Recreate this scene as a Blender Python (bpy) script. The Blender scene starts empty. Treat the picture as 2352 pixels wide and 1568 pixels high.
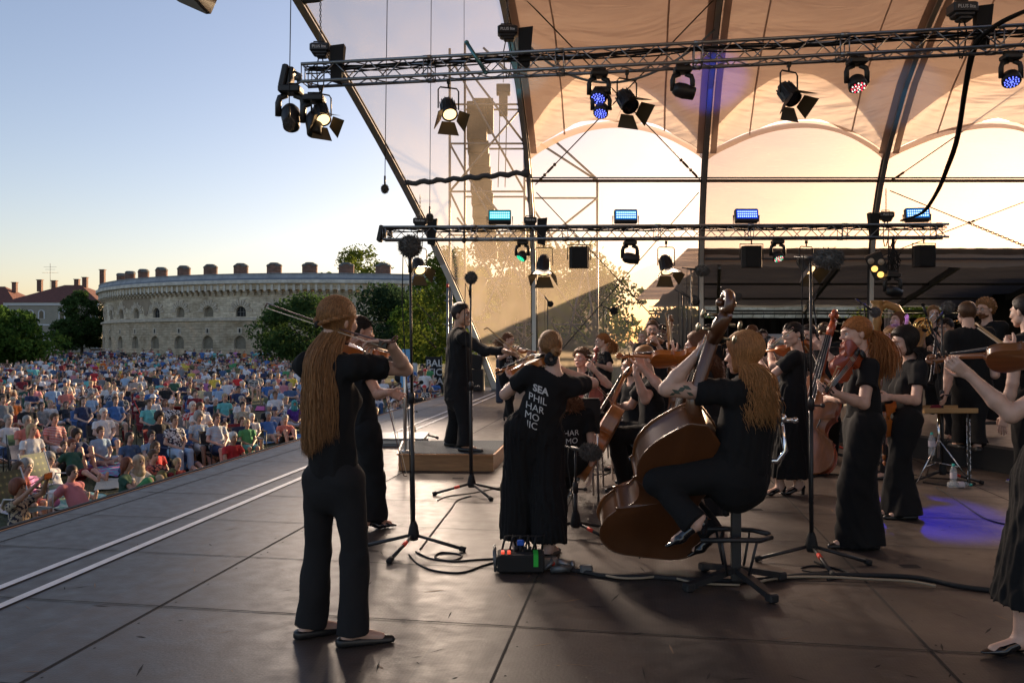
import bpy, bmesh, math, random
import numpy as np
from mathutils import Vector, Matrix, noise
from mathutils.bvhtree import BVHTree
R = math.radians
PI = math.pi
random.seed(7)
scene = bpy.context.scene
COL = scene.collection
# -- camera
FP, CX, CY, CH = 1829.0, 1176.0, 784.0, 1.47
cam_d = bpy.data.cameras.new('camera'); cam = bpy.data.objects.new('camera', cam_d); COL.objects.link(cam)
cam_d.sensor_width = 36; cam_d.lens = 36 * FP / 2352
cam_d.clip_start = 0.05; cam_d.clip_end = 3000
cam.location = (0, 0, CH); cam.rotation_euler = (R(90), 0, 0)
scene.camera = cam
scene.view_settings.view_transform = 'Standard'; scene.view_settings.look = 'None'
scene.view_settings.gamma = 1; scene.view_settings.exposure = 1.38
# -- sky and sun
SUN_EL, SUN_AZ = 9.0, 34.0
world = bpy.data.worlds.new('World'); scene.world = world; world.use_nodes = True
wn = world.node_tree; wn.nodes.clear()
wo = wn.nodes.new('ShaderNodeOutputWorld'); wb = wn.nodes.new('ShaderNodeBackground'); ws = wn.nodes.new('ShaderNodeTexSky')
ws.sky_type = 'NISHITA'; ws.sun_disc = False; ws.sun_elevation = R(SUN_EL); ws.sun_rotation = R(SUN_AZ)
ws.altitude = 300; ws.air_density = 1.0; ws.dust_density = 1.6; ws.ozone_density = 1.6
wb.inputs['Strength'].default_value = 0.10
wt = wn.nodes.new('ShaderNodeVectorMath'); wt.operation = 'MULTIPLY'; wt.inputs[1].default_value = (1.12, .94, .96)
wn.links.new(ws.outputs[0], wt.inputs[0]); wn.links.new(wt.outputs[0], wb.inputs['Color']); wn.links.new(wb.outputs[0], wo.inputs['Surface'])
sun_d = bpy.data.lights.new('sun', 'SUN'); sun = bpy.data.objects.new('sun', sun_d); COL.objects.link(sun)
sun_d.energy = 5; sun_d.angle = R(0.6); sun_d.color = (1.0, 0.72, 0.42)
sdir = Vector((math.sin(R(SUN_AZ)) * math.cos(R(SUN_EL)), math.cos(R(SUN_AZ)) * math.cos(R(SUN_EL)), math.sin(R(SUN_EL))))
sun.rotation_euler = sdir.to_track_quat('Z', 'Y').to_euler()
scene.render.engine = 'CYCLES'
scene.cycles.max_bounces = 8; scene.cycles.transparent_max_bounces = 24
scene.cycles.diffuse_bounces = 3; scene.cycles.glossy_bounces = 3; scene.cycles.transmission_bounces = 4
scene.cycles.use_denoising = True
scene.cycles.caustics_reflective = False; scene.cycles.caustics_refractive = False
# -- where a pixel of the photograph lies in the place
def W(px, py, d): return Vector(((px - CX) / FP * d, d, CH + (CY - py) / FP * d))
def F(px, py, z=0.0): return W(px, py, (CH - z) * FP / (py - CY))
# -- object bookkeeping
def link(o, parent=None):
 COL.objects.link(o)
 if parent is not None: o.parent = parent
 return o
def tag(o, label=None, cat=None, group=None, kind=None):
 if label: o['label'] = label
 if cat: o['category'] = cat
 if group: o['group'] = group
 if kind: o['kind'] = kind
 return o
def thing(name, label, cat, loc=(0, 0, 0), rz=0.0, group=None):
 o = bpy.data.objects.new(name, None); o.empty_display_size = 0.1
 o.location = loc; o.rotation_euler = (0, 0, rz); link(o)
 return tag(o, label, cat, group)
def kids(o): return [c for c in bpy.data.objects if c.parent == o]
KIDS = {}
def dup(root, loc, rz=None, label=None, group=None, rot=None, scale=None, color=None):
 if root.name not in KIDS:
  KIDS[root.name] = [(c, [g for g in kids(c)]) for c in kids(root)]
 r = root.copy(); COL.objects.link(r); r.location = loc
 if rz is not None: r.rotation_euler = (0, 0, rz)
 if rot is not None: r.rotation_euler = rot
 if scale: r.scale = (scale,) * 3
 if label: r['label'] = label
 if group: r['group'] = group
 for c, gs in KIDS[root.name]:
  k = c.copy(); COL.objects.link(k); k.parent = r
  for g in gs:
   m = g.copy(); COL.objects.link(m); m.parent = k
 return r
# -- mesh collecting
def frame(d, up=Vector((0, 0, 1))):
 z = Vector(d).normalized()
 x = up.cross(z)
 if x.length < 1e-4: x = Vector((1, 0, 0)).cross(z)
 x.normalize(); y = z.cross(x)
 return Matrix((x, y, z)).transposed()
class MB:
 def __init__(s): s.v = []; s.f = []; s.m = []; s.mi = 0; s.sm = []; s.smooth = True
 def add(s, vs, fs, smooth=None):
  b = len(s.v); s.v.extend([tuple(p) for p in vs])
  for f in fs: s.f.append([b + i for i in f])
  s.m.extend([s.mi] * len(fs)); s.sm.extend([s.smooth if smooth is None else smooth] * len(fs))
  return s
 def box(s, c, size, rot=None, bev=0.0):
  hx, hy, hz = size[0] / 2, size[1] / 2, size[2] / 2; c = Vector(c)
  if bev <= 0:
   P = [Vector((x, y, z)) for x in (-hx, hx) for y in (-hy, hy) for z in (-hz, hz)]
   Fs = [(0, 1, 3, 2), (4, 6, 7, 5), (0, 4, 5, 1), (2, 3, 7, 6), (0, 2, 6, 4), (1, 5, 7, 3)]
  else:
   b = bev; P = []; Fs = []
   o = [(-hx + b, -hy), (hx - b, -hy), (hx, -hy + b), (hx, hy - b), (hx - b, hy), (-hx + b, hy), (-hx, hy - b), (-hx, -hy + b)]
   i_ = [(x * (hx - b) / hx, y * (hy - b) / hy) for x, y in o]
   for ring, z in ((i_, -hz), (o, -hz + b), (o, hz - b), (i_, hz)):
    P += [Vector((x, y, z)) for x, y in ring]
   for r in range(3):
    for k in range(8): Fs.append((r * 8 + k, r * 8 + (k + 1) % 8, r * 8 + 8 + (k + 1) % 8, r * 8 + 8 + k))
   Fs.append(tuple(range(7, -1, -1))); Fs.append(tuple(range(24, 32)))
  if rot is not None: P = [rot @ p for p in P]
  return s.add([p + c for p in P], Fs, False)
 def bar(s, p, q, w, h, up=Vector((0, 0, 1)), bev=0.0):
  p, q = Vector(p), Vector(q); M = frame(q - p, up)
  return s.box((p + q) / 2, (w, h, (q - p).length), M, bev)
 def tube(s, pts, r, n=8, cap=True, smooth=True, closed=False, flat=1.0, up=None):
  pts = [Vector(p) for p in pts]; N = len(pts)
  rs = r if isinstance(r, (list, tuple)) else [r] * N
  P = []; prev = None
  for i, p in enumerate(pts):
   if closed: t = pts[(i + 1) % N] - pts[i - 1]
   else: t = pts[min(i + 1, N - 1)] - pts[max(i - 1, 0)]
   if t.length < 1e-9: t = Vector((0, 0, 1))
   t.normalize()
   if prev is None:
    u = up if up is not None else (Vector((0, 0, 1)) if abs(t.z) < .95 else Vector((1, 0, 0)))
    x = u.cross(t).normalized()
   else:
    x = prev - t * prev.dot(t)
    if x.length < 1e-6: x = Vector((1, 0, 0)).cross(t)
    x.normalize()
   prev = x; y = t.cross(x)
   for k in range(n):
    a = 2 * PI * k / n
    P.append(p + (x * math.cos(a) + y * (math.sin(a) * flat)) * rs[i])
  Fs = []
  for i in range(N if closed else N - 1):
   j = (i + 1) % N
   for k in range(n): Fs.append((i * n + k, i * n + (k + 1) % n, j * n + (k + 1) % n, j * n + k))
  if cap and not closed: Fs.append(tuple(range(n - 1, -1, -1))); Fs.append(tuple((N - 1) * n + k for k in range(n)))
  return s.add(P, Fs, smooth)
 def cyl(s, p, q, r, r2=None, n=12, cap=True): return s.tube([p, q], [r, r if r2 is None else r2], n, cap)
 def ball(s, c, r, n=12, m=8, sc=(1, 1, 1), rot=None, rough=0.0):
  c = Vector(c); P = []; Fs = []
  for j in range(m + 1):
   t = PI * j / m
   for i in range(n):
    a = 2 * PI * i / n
    d = Vector((math.sin(t) * math.cos(a), math.sin(t) * math.sin(a), math.cos(t)))
    k = r * (1 + (rough * noise.noise(d * 3 + c * 7) if rough else 0))
    p = Vector((d.x * k * sc[0], d.y * k * sc[1], d.z * k * sc[2]))
    if rot is not None: p = rot @ p
    P.append(c + p)
  for j in range(m):
   for i in range(n): Fs.append((j * n + i, (j + 1) * n + i, (j + 1) * n + (i + 1) % n, j * n + (i + 1) % n))
  return s.add(P, Fs)
 def lathe(s, prof, o=(0, 0, 0), rot=None, n=20, smooth=True):
  o = Vector(o); P = []; Fs = []
  for r, z in prof:
   for k in range(n):
    a = 2 * PI * k / n; p = Vector((r * math.cos(a), r * math.sin(a), z))
    if rot is not None: p = rot @ p
    P.append(o + p)
  for j in range(len(prof) - 1):
   for k in range(n): Fs.append((j * n + k, j * n + (k + 1) % n, (j + 1) * n + (k + 1) % n, (j + 1) * n + k))
  return s.add(P, Fs, smooth)
 def prism(s, poly, t0, t1, M=None, o=(0, 0, 0)):
  o = Vector(o); n = len(poly)
  P = [Vector((x, y, t)) for t in (t0, t1) for x, y in poly]
  if M is not None: P = [M @ p for p in P]
  Fs = [tuple(range(n - 1, -1, -1)), tuple(range(n, 2 * n))] + [(k, (k + 1) % n, n + (k + 1) % n, n + k) for k in range(n)]
  return s.add([p + o for p in P], Fs, False)
 def quad(s, a, b, c, d): return s.add([a, b, c, d], [(0, 1, 2, 3)], False)
 def grid(s, fn, nu, nv, smooth=True):
  P = [fn(i / nu, j / nv) for j in range(nv + 1) for i in range(nu + 1)]
  Fs = [(j * (nu + 1) + i, j * (nu + 1) + i + 1, (j + 1) * (nu + 1) + i + 1, (j + 1) * (nu + 1) + i) for j in range(nv) for i in range(nu)]
  return s.add(P, Fs, smooth)
 def arr(s, V, Fq, smooth=True):
  b = len(s.v); s.v.extend(map(tuple, V.tolist())); s.f.extend((Fq + b).tolist())
  s.m.extend([s.mi] * len(Fq)); s.sm.extend([smooth] * len(Fq)); return s
 def mesh(s, name, mats, org=None):
  me = bpy.data.meshes.new(name)
  V = s.v
  if org is not None: V = (np.array(s.v, dtype=np.float64) - np.array(org)).tolist()
  me.from_pydata(V, [], s.f)
  for m in (mats if isinstance(mats, (list, tuple)) else [mats]): me.materials.append(m)
  me.polygons.foreach_set('material_index', s.m); me.polygons.foreach_set('use_smooth', s.sm)
  me.update(); return me
 def build(s, name, mats, parent=None, org=None):
  o = bpy.data.objects.new(name, s.mesh(name, mats, org)); return link(o, parent)
# -- materials
MAT = {}
def mat(name, col=(.5, .5, .5), rough=.6, metal=0.0, bump=None, var=None, emis=None, sheen=0, coat=0, alpha=None, spec=None, obj_color=False, trans=None):
 """procedural Principled material. var=(scale, amount, stretch), bump=(scale, strength, stretch)"""
 if name in MAT: return MAT[name]
 m = bpy.data.materials.new(name); m.use_nodes = True; nt = m.node_tree; N = nt.nodes; L = nt.links
 b = N['Principled BSDF']; MAT[name] = m
 b.inputs['Base Color'].default_value = (*col, 1); b.inputs['Roughness'].default_value = rough; b.inputs['Metallic'].default_value = metal
 if spec is not None: b.inputs['Specular IOR Level'].default_value = spec
 if sheen: b.inputs['Sheen Weight'].default_value = sheen; b.inputs['Sheen Roughness'].default_value = .5
 if coat: b.inputs['Coat Weight'].default_value = coat; b.inputs['Coat Roughness'].default_value = .12
 if emis: b.inputs['Emission Color'].default_value = (*emis[0], 1); b.inputs['Emission Strength'].default_value = emis[1]
 src = None
 if obj_color:
  oi = N.new('ShaderNodeObjectInfo'); src = oi.outputs['Color']
 if var or bump:
  tc = N.new('ShaderNodeTexCoord')
 if var:
  mp = N.new('ShaderNodeMapping'); L.new(tc.outputs['Object'], mp.inputs['Vector'])
  mp.inputs['Scale'].default_value = var[2] if len(var) > 2 else (1, 1, 1)
  nz = N.new('ShaderNodeTexNoise'); nz.inputs['Scale'].default_value = var[0]; nz.inputs['Detail'].default_value = 5; nz.inputs['Roughness'].default_value = .6
  L.new(mp.outputs[0], nz.inputs['Vector'])
  mr = N.new('ShaderNodeMapRange'); mr.inputs[1].default_value = .3; mr.inputs[2].default_value = .7
  mr.inputs[3].default_value = 1 - var[1]; mr.inputs[4].default_value = 1 + var[1]; L.new(nz.outputs[0], mr.inputs[0])
  mx = N.new('ShaderNodeVectorMath'); mx.operation = 'SCALE'; L.new(mr.outputs[0], mx.inputs['Scale'])
  if src is not None: L.new(src, mx.inputs[0])
  else: mx.inputs[0].default_value = col
  src = mx.outputs[0]
 if src is not None: L.new(src, b.inputs['Base Color'])
 if bump:
  mp = N.new('ShaderNodeMapping'); L.new(tc.outputs['Object'], mp.inputs['Vector'])
  mp.inputs['Scale'].default_value = bump[2] if len(bump) > 2 else (1, 1, 1)
  nz = N.new('ShaderNodeTexNoise'); nz.inputs['Scale'].default_value = bump[0]; nz.inputs['Detail'].default_value = 4
  L.new(mp.outputs[0], nz.inputs['Vector'])
  bp = N.new('ShaderNodeBump'); bp.inputs['Strength'].default_value = bump[1]; bp.inputs['Distance'].default_value = .02
  L.new(nz.outputs[0], bp.inputs['Height']); L.new(bp.outputs[0], b.inputs['Normal'])
 return m
def film(name, col, opac, rough=.3, transl=.5, vein=None, bump=None, low_haze=0):
 """see-through sheet: part transparent, part diffuse / translucent, with smears and scratches"""
 m = bpy.data.materials.new(name); m.use_nodes = True; nt = m.node_tree; N = nt.nodes; L = nt.links; MAT[name] = m
 N.remove(N['Principled BSDF']); out = N['Material Output']
 tr = N.new('ShaderNodeBsdfTransparent'); tr.inputs[0].default_value = (1, 1, 1, 1)
 di = N.new('ShaderNodeBsdfDiffuse'); di.inputs[0].default_value = (*col, 1)
 tl = N.new('ShaderNodeBsdfTranslucent'); tl.inputs[0].default_value = (*col, 1)
 m1 = N.new('ShaderNodeMixShader'); m1.inputs[0].default_value = transl; L.new(di.outputs[0], m1.inputs[1]); L.new(tl.outputs[0], m1.inputs[2])
 if bump:
  bt = N.new('ShaderNodeTexCoord'); ba = None
  for sc, st, am in bump:
   bm = N.new('ShaderNodeMapping'); bm.inputs['Scale'].default_value = st; bm.inputs['Rotation'].default_value = (.5, .3, .25); L.new(bt.outputs['Object'], bm.inputs[0]); bn = N.new('ShaderNodeTexNoise'); bn.inputs['Scale'].default_value = sc; bn.inputs['Detail'].default_value = 3; bn.inputs['Distortion'].default_value = .6; L.new(bm.outputs[0], bn.inputs['Vector'])
   bb = N.new('ShaderNodeBump'); bb.inputs['Strength'].default_value = 1; bb.inputs['Distance'].default_value = am; L.new(bn.outputs[0], bb.inputs['Height'])
   if ba is not None: L.new(ba, bb.inputs['Normal'])
   ba = bb.outputs[0]
  L.new(ba, di.inputs['Normal']); L.new(ba, tl.inputs['Normal'])
 gl = N.new('ShaderNodeBsdfGlossy'); gl.inputs['Roughness'].default_value = rough; gl.inputs[0].default_value = (1, 1, 1, 1)
 m3 = N.new('ShaderNodeMixShader'); m3.inputs[0].default_value = .08; L.new(m1.outputs[0], m3.inputs[1]); L.new(gl.outputs[0], m3.inputs[2])
 m2 = N.new('ShaderNodeMixShader'); L.new(tr.outputs[0], m2.inputs[1]); L.new(m3.outputs[0], m2.inputs[2])
 tc = N.new('ShaderNodeTexCoord')
 if vein is None:
  m2.inputs[0].default_value = opac
 else:
  acc = None
  for sc, st, lo, hi, amt in vein:
   mp = N.new('ShaderNodeMapping'); mp.inputs['Scale'].default_value = st; L.new(tc.outputs['Object'], mp.inputs[0])
   nz = N.new('ShaderNodeTexNoise'); nz.inputs['Scale'].default_value = sc; nz.inputs['Detail'].default_value = 6; nz.inputs['Distortion'].default_value = .4
   L.new(mp.outputs[0], nz.inputs['Vector'])
   mr = N.new('ShaderNodeMapRange'); mr.inputs[1].default_value = lo; mr.inputs[2].default_value = hi; mr.inputs[3].default_value = 0; mr.inputs[4].default_value = amt
   L.new(nz.outputs[0], mr.inputs[0])
   if acc is None:
    a = N.new('ShaderNodeMath'); a.operation = 'ADD'; a.inputs[1].default_value = opac; L.new(mr.outputs[0], a.inputs[0])
   else:
    a = N.new('ShaderNodeMath'); a.operation = 'ADD'; L.new(mr.outputs[0], a.inputs[0]); L.new(acc, a.inputs[1])
   acc = a.outputs[0]
  if low_haze:  # opacity rises downwards to paint in the golden sun haze
   sx = N.new('ShaderNodeSeparateXYZ'); L.new(tc.outputs['Object'], sx.inputs[0]); mr = N.new('ShaderNodeMapRange'); mr.inputs[1].default_value = 7; mr.inputs[2].default_value = 3; mr.inputs[3].default_value = 0; mr.inputs[4].default_value = low_haze; L.new(sx.outputs[2], mr.inputs[0])
   a = N.new('ShaderNodeMath'); a.operation = 'ADD'; L.new(mr.outputs[0], a.inputs[0]); L.new(acc, a.inputs[1]); acc = a.outputs[0]
  a.use_clamp = True; L.new(acc, m2.inputs[0])
 L.new(m2.outputs[0], out.inputs['Surface'])
 return m
def ramp(N, stops):
 r = N.new('ShaderNodeValToRGB'); e = r.color_ramp.elements
 e[0].position = stops[0][0]; e[0].color = (*stops[0][1], 1); e[1].position = stops[1][0]; e[1].color = (*stops[1][1], 1)
 for p, c in stops[2:]:
  x = e.new(p); x.color = (*c, 1)
 return r
# -- THE SETTING
GZ = -1.5
VP = 0.161
def ed(y): return -4.03 + .138 * (y - 6.2)
# --- meadow
m_grass = bpy.data.materials.new('meadow'); m_grass.use_nodes = True
N = m_grass.node_tree.nodes; L = m_grass.node_tree.links; b = N['Principled BSDF']
tc = N.new('ShaderNodeTexCoord'); n1 = N.new('ShaderNodeTexNoise'); n1.inputs['Scale'].default_value = .35; n1.inputs['Detail'].default_value = 8
n2 = N.new('ShaderNodeTexNoise'); n2.inputs['Scale'].default_value = 14; n2.inputs['Detail'].default_value = 6
L.new(tc.outputs['Object'], n1.inputs['Vector']); L.new(tc.outputs['Object'], n2.inputs['Vector'])
r1 = ramp(N, [(.35, (.045, .06, .022)), (.62, (.13, .105, .05)), (.5, (.075, .08, .032))]); L.new(n1.outputs[0], r1.inputs[0])
r2 = ramp(N, [(.3, (.55, .55, .5)), (.7, (1.35, 1.3, 1.2))]); L.new(n2.outputs[0], r2.inputs[0])
mx = N.new('ShaderNodeVectorMath'); mx.operation = 'MULTIPLY'; L.new(r1.outputs[0], mx.inputs[0]); L.new(r2.outputs[0], mx.inputs[1])
L.new(mx.outputs[0], b.inputs['Base Color']); b.inputs['Roughness'].default_value = .95
bp = N.new('ShaderNodeBump'); bp.inputs['Strength'].default_value = .8; bp.inputs['Distance'].default_value = .06; L.new(n2.outputs[0], bp.inputs['Height']); L.new(bp.outputs[0], b.inputs['Normal'])
def gz(x, y):
 return GZ + .35 * max(0, min(1, (y - 60) / 60)) + .04 * noise.noise(Vector((x * .15, y * .15, 0)))
mb = MB()
xs = [-900, -400, -200, -120] + [-100 + 4 * i for i in range(46)] + [100, 160, 300, 900]
ys = [-300, -100, -30] + [-10 + 4 * i for i in range(45)] + [190, 260, 500, 1500]
P = [Vector((x, y, gz(x, y))) for y in ys for x in xs]; nx = len(xs)
mb.add(P, [(j * nx + i, j * nx + i + 1, (j + 1) * nx + i + 1, (j + 1) * nx + i) for j in range(len(ys) - 1) for i in range(nx - 1)])
tag(mb.build('ground', m_grass), kind='structure')
# path along the foot of the fortress
m_path = mat('path_gravel', (.3, .27, .22), .95, var=(3, .2), bump=(30, .5))
mb = MB(); PA = [(-80, 99), (-40, 101), (-10, 100), (20, 93), (45, 82)]
for (x0, y0), (x1, y1) in zip(PA[:-1], PA[1:]):
 mb.grid(lambda u, v: Vector((x0 + (x1 - x0) * u, y0 + (y1 - y0) * u + (v - .5) * 3, gz(x0 + (x1 - x0) * u, y0 + (y1 - y0) * u) + .06)), 8, 2)
tag(mb.build('path', m_path), kind='structure')
m_floor = bpy.data.materials.new('stage_ply'); m_floor.use_nodes = True
N = m_floor.node_tree.nodes; L = m_floor.node_tree.links; b = N['Principled BSDF']
tc = N.new('ShaderNodeTexCoord'); mp = N.new('ShaderNodeMapping'); L.new(tc.outputs['Object'], mp.inputs[0])
mp.inputs['Rotation'].default_value = (0, 0, -math.atan(VP) * -1)
nA = N.new('ShaderNodeTexNoise'); nA.inputs['Scale'].default_value = 1.7; nA.inputs['Detail'].default_value = 8; nA.inputs['Roughness'].default_value = .65
nB = N.new('ShaderNodeTexNoise'); nB.inputs['Scale'].default_value = 9; nB.inputs['Detail'].default_value = 8
nC = N.new('ShaderNodeTexNoise'); nC.inputs['Scale'].default_value = 60; nC.inputs['Detail'].default_value = 3
for n in (nA, nB, nC): L.new(mp.outputs[0], n.inputs['Vector'])
br = N.new('ShaderNodeTexBrick'); br.inputs['Scale'].default_value = 1; br.inputs['Mortar Size'].default_value = 0
br.inputs['Brick Width'].default_value = 1.0; br.inputs['Row Height'].default_value = 2.0; br.offset = 0
br.inputs['Color1'].default_value = (.78, .78, .8, 1); br.inputs['Color2'].default_value = (1.3, 1.22, 1.15, 1); br.inputs['Bias'].default_value = 0
L.new(mp.outputs[0], br.inputs['Vector'])
rA = ramp(N, [(.3, (.046, .037, .032)), (.7, (.072, .058, .050)), (.52, (.058, .047, .041))]); L.new(nA.outputs[0], rA.inputs[0])
rB = ramp(N, [(.3, (.84, .84, .84)), (.75, (1.16, 1.14, 1.12))]); L.new(nB.outputs[0], rB.inputs[0])
m1 = N.new('ShaderNodeVectorMath'); m1.operation = 'MULTIPLY'; L.new(rA.outputs[0], m1.inputs[0]); L.new(rB.outputs[0], m1.inputs[1])
m2 = N.new('ShaderNodeVectorMath'); m2.operation = 'MULTIPLY'; L.new(m1.outputs[0], m2.inputs[0]); L.new(br.outputs[0], m2.inputs[1])
# fine wire-mesh dots of the anti-slip coating
wv = N.new('ShaderNodeTexVoronoi'); wv.inputs['Scale'].default_value = 55; wv.inputs['Randomness'].default_value = .0; L.new(mp.outputs[0], wv.inputs['Vector'])
rV = ramp(N, [(.2, (1.12, 1.12, 1.12)), (.6, (.86, .86, .86))]); L.new(wv.outputs['Distance'], rV.inputs[0])
m3 = N.new('ShaderNodeVectorMath'); m3.operation = 'MULTIPLY'; L.new(m2.outputs[0], m3.inputs[0]); L.new(rV.outputs[0], m3.inputs[1])
L.new(m3.outputs[0], b.inputs['Base Color'])
rr = N.new('ShaderNodeMapRange'); rr.inputs[1].default_value = .3; rr.inputs[2].default_value = .7; rr.inputs[3].default_value = .42; rr.inputs[4].default_value = .56
L.new(nB.outputs[0], rr.inputs[0]); L.new(rr.outputs[0], b.inputs['Roughness']); b.inputs['Specular IOR Level'].default_value = .5
bp = N.new('ShaderNodeBump'); bp.inputs['Strength'].default_value = .25; bp.inputs['Distance'].default_value = .004; L.new(nC.outputs[0], bp.inputs['Height']); L.new(bp.outputs[0], b.inputs['Normal'])
m_seam = mat('seam_dark', (.012, .01, .009), .9)
m_rubber = mat('black_rubber', (.015, .015, .017), .75, bump=(40, .2))
m_strip = mat('orange_strip', (.55, .25, .08), .5)
STAGE = [(ed(-4), -4), (16, -4), (16, 25.6), (ed(25.6), 25.6)]
mb = MB(); mb.prism(STAGE, -.06, 0); tag(mb.build('stage_floor', m_floor), kind='structure')
mb = MB(); mb.prism([(x + (.03 if x < 0 else -.05), y + (.03 if y < 0 else -.03)) for x, y in STAGE], GZ, -.062)
tag(mb.build('stage_base', mat('stage_skirt', (.02, .02, .022), .9, bump=(6, .5))), kind='structure')
mb = MB(); mb.mi = 0
mb.add([(ed(-4) - .05, -4, -.05), (ed(-4) + .01, -4, .012), (ed(-4) + .055, -4, .012), (ed(25.6) - .05, 25.6, -.05), (ed(25.6) + .01, 25.6, .012), (ed(25.6) + .055, 25.6, .012),
  (ed(-4) + .055, -4, .0005), (ed(25.6) + .055, 25.6, .0005)], [(0, 1, 4, 3), (1, 2, 5, 4), (2, 6, 7, 5)], False)
mb.mi = 1
mb.add([(ed(-4) + .06, -4, .004), (ed(-4) + .085, -4, .004), (ed(25.6) + .085, 25.6, .004), (ed(25.6) + .06, 25.6, .004)], [(0, 1, 2, 3)], False)
tag(mb.build('stage_edge_trim', [m_rubber, m_strip]), kind='structure')
# seams between the boards
mb = MB()
def strip(p, q, w, z, m=mb):
 p = Vector((p[0], p[1], 0)); q = Vector((q[0], q[1], 0)); t = (q - p).normalized(); n = Vector((-t.y, t.x, 0)) * w / 2
 m.add([p - n + Vector((0, 0, z)), p + n + Vector((0, 0, z)), q + n + Vector((0, 0, z)), q - n + Vector((0, 0, z))], [(0, 3, 2, 1)], False)
ux = Vector((1, -VP, 0)).normalized(); uy = Vector((VP, 1, 0)).normalized()
k = 0; base = F(1240, 1310)
for i in range(-3, 9):
 o = base + ux * (2.0 * i)
 strip(o - uy * 8, o + uy * (22 if i > -3 else 2), .012 + .006 * random.random(), .0025)
for j in range(-6, 24):
 o = base + uy * (1.02 * j)
 a = o - ux * (5.4 + 0.02 * j); e = o + ux * 13
 if a.x < ed(a.y) + .1: a = a + ux * (ed(a.y) + .12 - a.x)
 strip(a, e, .006 + .005 * random.random(), .0045)
tag(mb.build('stage_seams', m_seam), kind='structure')
# white lines
m_white = mat('white_line_tape', (.82, .82, .8), .6, var=(9, .12))
mb = MB()
for (p, q) in ((F(-60, 1374), F(1136, 902)), (F(-60, 1419), F(1150, 903))):
 strip(p, q, .062, .0075, mb)
tag(mb.build('floor_line_markings', m_white), kind='structure')
mb = MB(); rg = random.Random(8)
for i in range(150):
 p = F(rg.uniform(0, 2352), 900 + 660 * rg.random() ** .8); l = rg.uniform(.01, .09); a = rg.uniform(0, PI); t = Vector((math.cos(a), math.sin(a), 0)) * l; n = Vector((-t.y, t.x, 0)).normalized() * rg.uniform(.002, .007)
 if p.x < ed(p.y) + .2: continue
 mb.mi = 0 if rg.random() < .35 else 1; p.z = .0012; mb.add([p - t, p - n, p + t * .8, p + n], [(0, 1, 2, 3)], False)
for i in range(-3, 7):
 for j in range(0, 44):
  p = base + ux * (2.0 * i + .05) + uy * (-4 + .34 * j); p.z = .0013
  if p.x > ed(p.y) + .3: mb.mi = 1; mb.add([p + Vector((.007 * math.cos(q), .007 * math.sin(q), 0)) for q in (0, 1.26, 2.5, 3.77, 5)], [(0, 1, 2, 3, 4)], False)
for px, py in ((1052, 1098), (1735, 1170), (860, 1125), (1490, 1110), (2090, 1300)):
 p = F(px, py); p.z = .002; mb.mi = 1; mb.add([p + Vector((a, b_, 0)) for a, b_ in ((-.06, -.04), (.06, -.04), (.06, .04), (-.06, .04))], [(0, 1, 2, 3)], False)
tag(mb.build('floor_scratches', [mat('bare_wood_scratch', (.24, .15, .09), .8), m_seam]), kind='structure')
# --- riser at the right for the winds
mb = MB(); m_ris = mat('riser_black', (.012, .012, .013), .8)
A = F(1975, 1000); B = F(2100, 1075);
RZ = .3
r0, r1_, r2_ = W(1960, 1010, 10.2), W(2352, 1010, 5.9), None
pts = [(5.0, 10.3), (6.6, 5.6), (13, 5.6), (13, 14.5), (4.4, 14.5)]
mb.prism(pts, .001, RZ - .03); mb.mi = 1; mb.prism(pts, RZ - .03, RZ)
tag(mb.build('riser_platform', [m_ris, m_floor]), kind='structure')
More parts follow.
